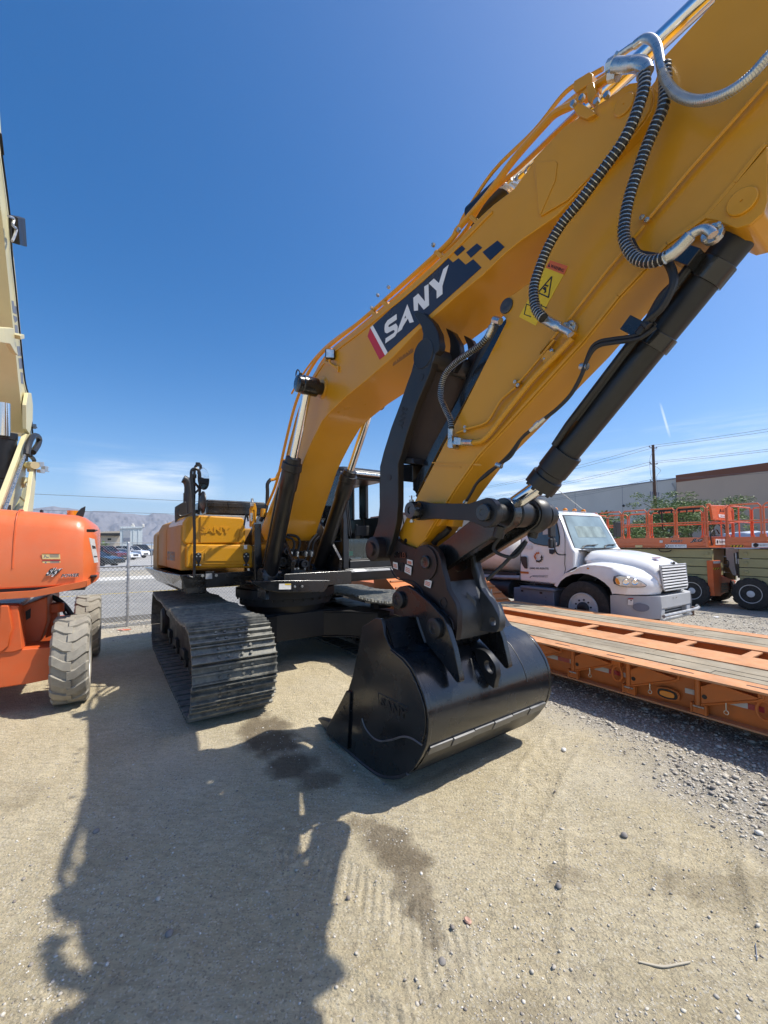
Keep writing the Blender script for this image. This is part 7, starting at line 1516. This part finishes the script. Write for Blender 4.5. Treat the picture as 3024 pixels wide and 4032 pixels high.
    m = MB(); m.tube([S(-.62,FW-.1,2.40), S(-.45,FW+.2,2.38)], .014, 6); m.box(fr, -.50, -.42, FW+.12, FW+.32, 1.95, 2.30); m.build('far_mirror', 'plastic', t, .02)
    m = MB(); m.prism(onside('b 702,705 790,710 780,745 745,772 710,760', .0), -fr.W*.03); m.build('mirror_foot', 'plastic', t, .004)
    m = MB(); m.prism(fr.ws('b 925,1010 1055,935 1075,935 1060,960 960,1000', -.02), -fr.W*.03); m.build('bonnet_latch', 'rubber', t); m = MB(); c = fr.w(N('b',1212,955), -.005); m.turn(c, -fr.W, [(0,.018),(.02,.014),(.03,0)], 12); m.build('side_marker', 'amber', t)
    # emblem and lettering on the door
    nn = -fr.W; off = .005
    c = onside('b 560,810', 0)[0]; Rr = .115
    def arc(a0, a1, ri, ro, teeth, mt):
        n = 26; P = []
        for k in range(n+1):
            a = R(a0+(a1-a0)*k/n); rr = ro+(.016 if teeth and (k//3) % 2 else 0); P.append(c+nn*off+fr.F*rr*math.cos(a)+V((0,0,rr*math.sin(a))))
        for k in range(n, -1, -1): a = R(a0+(a1-a0)*k/n); P.append(c+nn*off+fr.F*ri*math.cos(a)+V((0,0,ri*math.sin(a))))
        m = MB(); m.prism(P, nn*.0015); return m
    e1 = arc(70, 185, .075, .105, 1, 0); a = R(195); p = c+nn*off+fr.F*.09*math.cos(a)+V((0,0,.09*math.sin(a))); e1.prism([p+fr.F*-.035+V((0,0,.03)), p+fr.F*.035+V((0,0,.02)), p+fr.F*.02+V((0,0,-.05))], nn*.0015); e1.build('emblem_orange', 'torange', cab)
    e2 = arc(-130, -5, .075, .105, 1, 0); a = R(8); p = c+nn*off+fr.F*.09*math.cos(a)+V((0,0,.09*math.sin(a))); e2.prism([p+fr.F*-.035+V((0,0,-.025)), p+fr.F*.035+V((0,0,-.025)), p+fr.F*.0+V((0,0,.045))], nn*.0015); e2.build('emblem_black', 'ink', cab)
    T = lambda x, y: onside('b %d,%d' % (x, y), off)[0]
    text('door_lettering', '(888) 80-RENTS', T(447,972), T(694,978), T(447,942), 'ink', cab, .001, .015)
    text('door_lettering', 'US DOT 2834104', T(455,1148), T(718,1168), T(455,1122), 'stepgrey', cab, .001, .01)
    text('door_lettering', 'EquipmentShare', T(495,1072), T(682,1078), T(495,1052), 'stepgrey', cab, .001, .01)
    MB().prism(onside('b 450,1080 452,1062 495,1046 690,1046 690,1050 500,1052 462,1066 456,1084', off), nn*.001).build('swoosh', 'stepgrey', cab); MB().prism(onside('b 326,993 434,1000 434,1026 326,1020', off), nn*.0015).build('orange_reflector', 'torange', cab)
    k = MB().prism(onside('b 322,648 468,652 468,706 322,702', off), nn*.001).build('hire_sticker', 'stick_p', cab)
    # steps, frame, tank
    m = MB(); m.box(fr, -1.72, -.66, .03, .6, .44, .80); m.box(fr, -1.50, -.60, -.02, .5, .80, .86); sb = m.build('step_box', 'stepgrey', t, .02); z = MB()
    for a in (-1.5, -1.0): z.box(fr, a, a+.06, .02, .035, .72, .76)
    for a in (.5, .58, .66): z.cyl(S(-.85, .035, a), S(-.85, .02, a), .008, n=8)
    z.build('step_fastener', 'ink', sb)
    m = MB(); m.box(fr, -6.2, -.6, .55, .75, .55, .85); m.box(fr, -6.2, -.6, FW-.75, FW-.55, .55, .85); m.box(fr, -1.4, 1.0, .4, FW-.4, .35, .95); m.build('chassis', 'plastic', t, .01)
    m = MB(); n = 40; secs = []
    for d, s_ in ((-1.80,.0),(-1.82,.35),(-1.88,.7),(-1.97,.9),(-2.08,1.0),(-5.9,1.0),(-6.1,.7),(-6.15,.0)):
        s2 = max(s_, .01); secs.append([S(d, FW/2+.98*s2*math.copysign(abs(math.cos(a))**.85, math.cos(a)), 1.63+.56*s2*math.copysign(abs(math.sin(a))**.85, math.sin(a))) for a in [2*math.pi*k/n for k in range(n)]])
    m.loft(secs); m.build('tank', 'tank', t, 0, ang=60)
    m = MB(); m.box(fr, -6.0, -1.8, .25, FW-.25, .95, 1.12); m.build('tank_cradle', 'plastic', t, .02)
    m = MB(); m.tube([S(-1.65,.2,1.02), S(-2.2,.12,1.0), S(-3.5,.12,.98), S(-5,.12,.98)], .055, 10, 2); m.build('tank_pipe', 'galv', t)
    m = MB(); m.cyl(S(-1.85,.22,.72), S(-2.6,.22,.72), .22, n=24); m.build('air_tank', 'plastic', t, .02)

# ================================================================== scissor lifts
def scissor(o, label, u0=-3.45, u1=.46, end=True, label_side=True, full=True):
    fr = Frame(o, 33); t = thing('scissor_lift', fr, label, 'scissor lift', 'scissor lifts lined up behind the truck'); W = 1.95
    for u, w, s_ in ((0,.0,-1),(u0+u1+.0,.0,-1),(0,W,1),(u0+u1,W,1)):
        q = thing_part('wheel', t); lug_tyre(fr.P(u, w+.17*(-s_)*1.0, .42), fr.W*s_, .425, .34, q, 'tyre', n=13, rimm='rim', rr=.58)
    # chassis and the folded scissor stack
    m = MB(); m.box(fr, u0+.1, u1-.1, .35, W-.35, .30, .62); m.box(fr, -.15, .15, .2, W-.2, .36, .48); m.build('chassis', 'plastic', t, .02)
    for k, (z0, z1) in enumerate(((.88,1.10),(1.12,1.335),(1.355,1.48),(1.49,1.62)) if False else ((.66,.87),(.885,1.10),(1.115,1.34),(1.355,1.60))):
        for w_ in (.12, W-.22): MB().box(fr, u0+.25, u1+.02, w_, w_+.10, z0, z1).build('scissor_arm', 'olive', t, .012)
        for u in (u0+.4, u1-.10):
            m = MB(); m.turn(fr.P(u, .12, (z0+z1)/2), -fr.W, [(0,.05),(.03,.05),(.04,.03),(.04,0)], 14); m.build('pivot_pin', 'olive', t)
    m = MB(); m.box(fr, u0+.4, u1-.2, .4, W-.4, .65, 1.6); m.build('inner_arms', 'plastic', t)
    # platform with its guard rails
    m = MB(); m.box(fr, u0, u1, .0, W, 1.64, 1.70); m.box(fr, u0, u1, .0, .04, 1.66, 1.93); m.box(fr, u0, u1, W-.04, W, 1.66, 1.93); m.box(fr, u0, u0+.04, 0, W, 1.66, 1.93); m.box(fr, u1-.04, u1, 0, W, 1.66, 1.93); m.box(fr, u0, u1, -.012, .045, 1.775, 1.80); dk = m.build('platform', 'orange', t, .006)
    secs = 5; du = (u1-u0-.08)/secs
    for k in range(secs):
        a = u0+.04+k*du+.03; b = a+du-.06
        for w_ in (.02, W-.02):
            m = MB(); m.tube([fr.P(a, w_, 1.93), fr.P(a, w_, 2.74), fr.P(a+.05, w_, 2.80), fr.P(b-.05, w_, 2.80), fr.P(b, w_, 2.74), fr.P(b, w_, 1.93)], .021, 8); m.tube([fr.P(a, w_, 2.36), fr.P(b, w_, 2.36)], .018, 8); m.box(fr, a-.035, a+.035, w_-.03, w_+.03, 1.93, 2.0); m.box(fr, b-.035, b+.035, w_-.03, w_+.03, 1.93, 2.0); m.build('guard_rail', 'orange', t)
    for u in (u0+.03, u1-.03):
        m = MB(); m.tube([fr.P(u, .03, 1.93), fr.P(u, .03, 2.74), fr.P(u, .10, 2.80), fr.P(u, W-.10, 2.80), fr.P(u, W-.03, 2.74), fr.P(u, W-.03, 1.93)], .021, 8); m.tube([fr.P(u, .03, 2.36), fr.P(u, W-.03, 2.36)], .018, 8); m.tube([fr.P(u, W/2, 1.93), fr.P(u, W/2, 2.8)], .018, 8); m.build('guard_rail', 'orange', t)
    return t, fr, dk
def scissors():
    t, fr, dk = scissor((8.71,11.95,0), 'orange scissor lift with khaki arms directly behind the white truck bonnet')
    nn = -fr.W; pl = -.014
    Q = lambda s_, o=0.: [p+nn*o for p in fr.ws(s_, pl)]
    k = plate('hire_sticker', Q('a 583,1178 806,1180 808,1215 583,1214'), nn, .003, 'white', dk)
    T = lambda x, y, o=.004: fr.w(N('a',x,y), pl)+nn*o
    text('sticker_lettering', '(888) 80-RENTS', T(622,1207), T(795,1207), T(622,1188), 'ink', k, .001)
    MB().turn(T(602,1196), nn, [(0,.045),(.002,.045),(.002,.028),(0,.028)], 16).build('sticker_emblem', 'ink', k)
    for off, mt, bo in ((.001,'white',.05), (.004,'ink',.01)): text('model_lettering', '430LRT', T(636,1158,off), T(766,1158,off), T(640,1136,off), mt, dk, .001, bo, .15); text('name_lettering', 'JLG', T(846,1162,off), T(972,1162,off), T(856,1120,off), mt, dk, .001, bo+.03, .3)
    plate('small_sticker', Q('a 525,1138 557,1138 557,1162 525,1162'), nn, .003, 'stick_p', dk); plate('small_sticker', Q('a 270,1188 345,1188 345,1212 270,1212'), nn, .003, 'stick_y', dk)
    m = MB(); m.tube(fr.ws('a 515,1225 530,1250 560,1258 600,1255 630,1250 650,1235', .05), .014, 6, 4); m.build('loose_cable', 'rubber', t)
    # control panel, slanting ladder-mast and box at its end
    u1 = .46
    m = MB(); m.tube(fr.ws('a 1010,765 1055,760 1060,800 1100,930', .3), .02, 6, 3); m.build('panel_frame', 'orange', t)
    pn = fr.us('a 1060,765 1265,772 1290,935 1085,925', .5); cp = MB().prism(pn, -fr.F*.06).build('control_panel', 'orange', t, .02)
    a, b, c, d = pn; L = lambda x, y: a.lerp(b, x).lerp(d.lerp(c, x), y)+fr.F*.004
    text('panel_lettering', 'JLG', L(.36,.48), L(.62,.5), L(.38,.25), 'ink', cp, .001, .02, .2); k = MB().prism([L(.30,.60), L(.72,.62), L(.72,.82), L(.30,.80)], fr.F*.003).build('hire_sticker', 'white', cp); text('sticker_lettering', '(888) 80-RENTS', L(.38,.76)+fr.F*.003, L(.70,.78)+fr.F*.003, L(.38,.67)+fr.F*.003, 'ink', k, .001)
    m = MB(); m.prism(fr.us('a 1030,1095 1225,1095 1228,1215 1035,1215', u1+.02), -fr.F*.06); ep = m.build('end_panel', 'orange', t, .01)
    E_ = lambda x, y, o=.004: fr.u(N('a',x,y), u1+.02)+fr.F*o
    k = MB().prism([E_(1108,1185), E_(1228,1182), E_(1228,1125), E_(1108,1122)], fr.F*.003).build('hire_sticker', 'white', ep); text('sticker_lettering', 'Equipment', E_(1145,1166,.008), E_(1226,1166,.008), E_(1145,1138,.008), 'ink', k, .001); MB().turn(E_(1126,1152,.008), fr.F, [(0,.05),(.002,.05),(.002,.03),(0,.03)], 16).build('sticker_emblem', 'ink', k)
    m = MB(); m.tube(fr.us('a 1075,1190 1060,1120 1062,1060 1085,1030 1120,1025 1145,1060 1145,1075 1100,1085', u1+.1), .016, 6, 5); m.build('control_cable', 'rubber', t)
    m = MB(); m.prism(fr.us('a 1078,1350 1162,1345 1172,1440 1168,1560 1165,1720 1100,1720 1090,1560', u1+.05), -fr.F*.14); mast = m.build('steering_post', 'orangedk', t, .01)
    k = MB().prism(fr.us('a 1085,1425 1160,1420 1160,1438 1088,1445', u1+.055), fr.F*.003).build('hazard_strip', 'warny', mast)
    for x in (1088, 1112, 1136): MB().prism(fr.us('a %d,1444 %d,1423 %d,1422 %d,1442' % (x, x+12, x+22, x+10), u1+.06), fr.F*.002).build('hazard_mark', 'ink', k)
    MB().prism(fr.us('a 1085,1355 1158,1352 1158,1378 1087,1380', u1+.055), fr.F*.003).build('post_sticker', 'stick_p', mast)
    m = MB(); m.prism(fr.us('a 1070,1228 1200,1228 1200,1340 1190,1500 1160,1500 1080,1340', u1-.15), -fr.F*.4); m.build('lift_mast', 'olive', t, .01)
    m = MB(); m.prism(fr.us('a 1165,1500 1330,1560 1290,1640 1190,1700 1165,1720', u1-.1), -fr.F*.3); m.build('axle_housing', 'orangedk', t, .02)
    m = MB(); m.prism(fr.ws('a 500,845 520,820 945,790 945,812 530,838 520,860', .3), fr.W*.03)
    for x in (560, 640, 720, 800, 870): m.prism(fr.ws('a %d,818 %d,816 %d,850 %d,850' % (x, x+12, x+10, x), .29), fr.W*.04)
    m.tube(fr.ws('a 545,835 550,920 555,990 560,1030', .3), .02, 6, 3); m.build('strap_bundle', 'rubber', t)
    # second lift, to the right
    t, fr, dk = scissor((9.634,11.094,0), 'second orange scissor lift with a hazard-striped deck at the right edge', u0=-.50, u1=3.4)
    T = lambda x, y, o=.004: fr.w(N('a',x,y), pl)-fr.W*o
    k = MB().prism([T(1490,1210), T(1700,1210), T(1700,1165), T(1490,1165)], -fr.W*.003).build('hire_sticker', 'white', dk); text('sticker_lettering', 'EquipmentShare', T(1556,1198,.008), T(1790,1198,.008), T(1556,1175,.008), 'ink', k, .001); MB().turn(T(1532,1187,.008), -fr.W, [(0,.055),(.002,.055),(.002,.03),(0,.03)], 16).build('sticker_emblem', 'ink', k)
    k = MB().prism([T(1268,1208), T(1405,1208), T(1405,1188), T(1268,1188)], -fr.W*.003).build('hazard_strip', 'warny', dk)
    for x in (1275, 1310, 1345, 1380): MB().prism([T(x,1207,.008), T(x+16,1207,.008), T(x+26,1189,.008), T(x+10,1189,.008)], -fr.W*.002).build('hazard_mark', 'ink', k)
    m = MB(); m.prism(fr.ws('a 1215,1225 1365,1228 1370,1260 1300,1270 1310,1400 1335,1510 1290,1500 1240,1400 1215,1290', .5), fr.W*.1); m.build('grey_mast', 'bumper', t, .01)
    m = MB(); m.prism(fr.ws('a 1325,1260 1370,1260 1400,1480 1410,1530 1340,1530 1330,1400', .35), fr.W*.1); m.build('battery_tray', 'plastic', t, .01); MB().prism(fr.ws('a 1340,1330 1375,1330 1378,1380 1345,1385', .34), -fr.W*.01).build('tray_label', 'bumper', t)
    m = MB(); m.tube(fr.ws('a 1215,1350 1240,1350 1248,1385 1235,1420 1220,1400', .3), .014, 6, 4); m.build('cable_loop', 'rubber', t)
    # more lifts further back, seen through the cab and over the bonnet
    scissor((7.0,17.9,0), 'orange scissor lift farther back whose rail shows left above the truck bonnet', u0=-3.0)
    # silver covered load and a white van behind the rails
    f3 = Frame((15.2,14.9,0), 33)
    t = thing('covered_trailer', f3, 'silver ribbed tarpaulin-covered trailer parked behind the scissor lift rails', 'trailer'); m = MB(); secs = []
    for u in np.linspace(-2.6, 1.5, 27): q = .03*math.cos(u*9); secs.append([f3.P(u, w, z) for w, z in ((0-q,.9),(0-q,1.9),(.15,2.12+q),(1.8,2.2+q),(1.95,2.0),(2.0,.9))])
    m.loft(secs); m.build('cover', 'tarp', t, 0); m = MB(); m.box(f3, -2.6, 1.5, .1, 1.9, .5, .9); m.build('bed', 'plastic', t)
    for u in (-1.6, .6): m = MB(); m.turn(f3.P(u, .0, .4), -f3.W, [(-.2,0),(-.2,.4),(0,.4),(0,0)], 24); m.build('wheel', 'tyre', t)
    f4 = Frame((18.6,13.4,0), 33)
    t = thing('parked_van', f4, 'white van with a slatted grey side at the far right behind the rails', 'van'); m = MB(); m.box(f4, -1.8, 3, 0, 2, .5, 2.35); m.build('body', 'white', t, .15, 3)
    m = MB(); m.box(f4, -1.4, 2.6, -.02, 0, 1.55, 2.1); sd = m.build('side_grille', 'plastic', t)
    for k in range(16): MB().box(f4, -1.35+k*.25, -1.25+k*.25, -.05, -.02, 1.55, 2.1).build('slat', 'bumper', sd)
    for u in (-1.1, 2.1): m = MB(); m.turn(f4.P(u, .0, .38), -f4.W, [(-.2,0),(-.2,.38),(0.02,.38),(.02,0)], 24); m.build('wheel', 'tyre', t)
    f5 = Frame((9.5,22.5,0), 33)
    t = thing('trencher', f5, 'low yellow machine behind the left scissor lift rails', 'machine'); m = MB(); m.loft([[f5.P(u, w, z) for u, z in ((-2.2,1.0),(-2.0,1.45),(-.6,1.5),(.2,1.75),(1.0,1.72),(1.3,1.2),(1.2,.6),(-2.1,.6))] for w in (0, 1.4)]); m.build('hood', 'yellow', t, .08)
    for u in (-1.5, .7): m = MB(); m.turn(f5.P(u, .0, .45), -f5.W, [(-.3,0),(-.3,.45),(0.05,.45),(.05,0)], 24); m.build('wheel', 'tyre', t)
    m = MB(); m.tube([f5.P(-2.2,.3,1.2), f5.P(-3.2,.3,1.35), f5.P(-4.4,.3,1.0)], .10, 8); m.build('digging_arm', 'yellow', t)
    # back wall of the yard
    f6 = Frame((22, 30, 0), 27.2); t = thing('yard_wall', f6, 'low pale block wall along the back of the yard under the trees', 'wall'); m = MB(); m.box(f6, -26, 30, 0, .2, -.1, 1.9); m.build('blocks', 'house', t); MB().box(f6, -26, 30, -.03, .23, 1.9, 1.98).build('coping', 'conc', t)

def litter():
    def G(k, x, y): return onplane(N(k, x, y), V((0,0,0)), V((0,0,1)))
    def zf(p): return float(relief(np.array([p.x]), np.array([p.y]))[0])
    P = [G('h',*q) for q in ((1105,965),(1150,972),(1210,978),(1270,975),(1325,965))]
    m = MB(); m.tube([p+V((0,0,zf(p)+.006)) for p in P], lambda s: .0055-.0035*abs(s-.5), 7, 4); tag(m.build('twig', 'straw'), 'pale curved dry twig lying on the dirt at lower right', 'twig')
    a, b = G('h',1605,880), G('h',1612,950); m = MB(); s = YD.W*.006; m.hexa([a-s+V((0,0,zf(a))), a+s+V((0,0,zf(a))), b+s+V((0,0,zf(b))), b-s+V((0,0,zf(b)))]+[q for q in (a-s+V((0,0,zf(a)+.008)), a+s+V((0,0,zf(a)+.008)), b+s+V((0,0,zf(b)+.008)), b-s+V((0,0,zf(b)+.008)))]); tag(m.build('rubber_strip', 'stepgrey', None, .002), 'short dark rubber strip on the dirt near the right edge', 'strip')
    c = G('h',372,790); c.z = zf(c)+.004; m = MB(); m.loft([[c+YD.F*(r*math.cos(t_)*1.5)+YD.W*(r*math.sin(t_))+V((0,0,z)) for t_ in [2*math.pi*k/14 for k in range(14)]] for z, r in ((0,.004),(.002,.013),(.008,.015),(.013,.011),(.012,.006),(.009,.002))]); tag(m.build('shell_stone', 'pinkstone'), 'pinkish oval stone with a pale hollow in the lower centre', 'stone')
    c = G('f',1355,118); m = MB(); z = V((0,0,.012)); m.prism([c+YD.F*.06-YD.W*.09, c+YD.F*.05+YD.W*.06, c-YD.W*-.12, c-YD.F*.04-YD.W*.05], z); tag(m.build('paper_scrap', 'white', None, .003), 'white paper scrap on the gravel ahead of the truck', 'paper')
    for k, (q, r, lb) in enumerate(((('f',472,885),.022,'bright white stone at the edge of the gravel'), (('h',762,648),.016,'dark round stone beside a small brown stain'), (('h',262,962),.017,'dark stone at the lower centre of the dirt'), (('g',420,412),.020,'grey stone on the left edge of the big shadow'), (('g',738,858),.018,'grey stone inside the big shadow'), (('h',1043,415),.020,'brown stone in the middle right of the dirt'))):
        c = G(*q); c.z = zf(c); m = MB(); rn = random.Random(k); m.loft([[c+V((r*s_*math.cos(a)*(1+.12*math.sin(a*3+k)), r*s_*math.sin(a)*1.1, z*r)) for a in [2*math.pi*j/10 for j in range(10)]] for z, s_ in ((-.2,.6),(.1,.95),(.5,1),(.9,.75),(1.1,.3))]); tag(m.build('stone', 'wstone' if k == 0 else 'gstone'), lb, 'stone', 'larger loose stones on the dirt')
    c = G('A',905,1437); m = MB(); rn = random.Random(9); m.prism([c+V((.16*math.cos(a)*rn.uniform(.6,1.2), .09*math.sin(a)*rn.uniform(.5,1.2), .002)) for a in [2*math.pi*j/12 for j in range(12)]], V((0,0,.004))); tag(m.build('paint_mark', 'orange'), 'small orange survey paint mark at the foot of the chain-link fence', 'paint mark')
defmats()
MT['leaf'] = mat('green_leaves', (.125,.185,.05), .6, var=.55, vs=1.6)
MT['tarp'] = mat('silver_tarpaulin', (.50,.53,.57), .4, metal=.2, var=.1, vs=3)
MT['straw'] = mat('dry_twig', (.50,.44,.33), .8); MT['pinkstone'] = mat('pink_stone', (.52,.31,.23), .7); MT['wstone'] = mat('white_stone', (.75,.72,.66), .8); MT['gstone'] = mat('grey_stone', (.24,.22,.20), .85)
MT['truckwin'] = mat('truck_side_glass', (.05,.065,.08), .06, spec=.8, var=.3, vs=3)
MT['truckws'] = mat('truck_windscreen_glass', (.22,.29,.30), .06, spec=.8, var=.35, vs=1.6)
MT['truckws_glow'] = mat('windscreen_glow_patch', (.24,.29,.26), .08, var=.35, vs=5)  # colour of the painted see-through light on the windscreen
MT['asph2'] = mat('pale_car_park', (.36,.35,.33), .9, var=.1, vs=.3, bump=.2)
setup()
ground(); excavator(); boomlift(); trailer(); truck(); scissors(); background(); right_side(); litter(); haze()
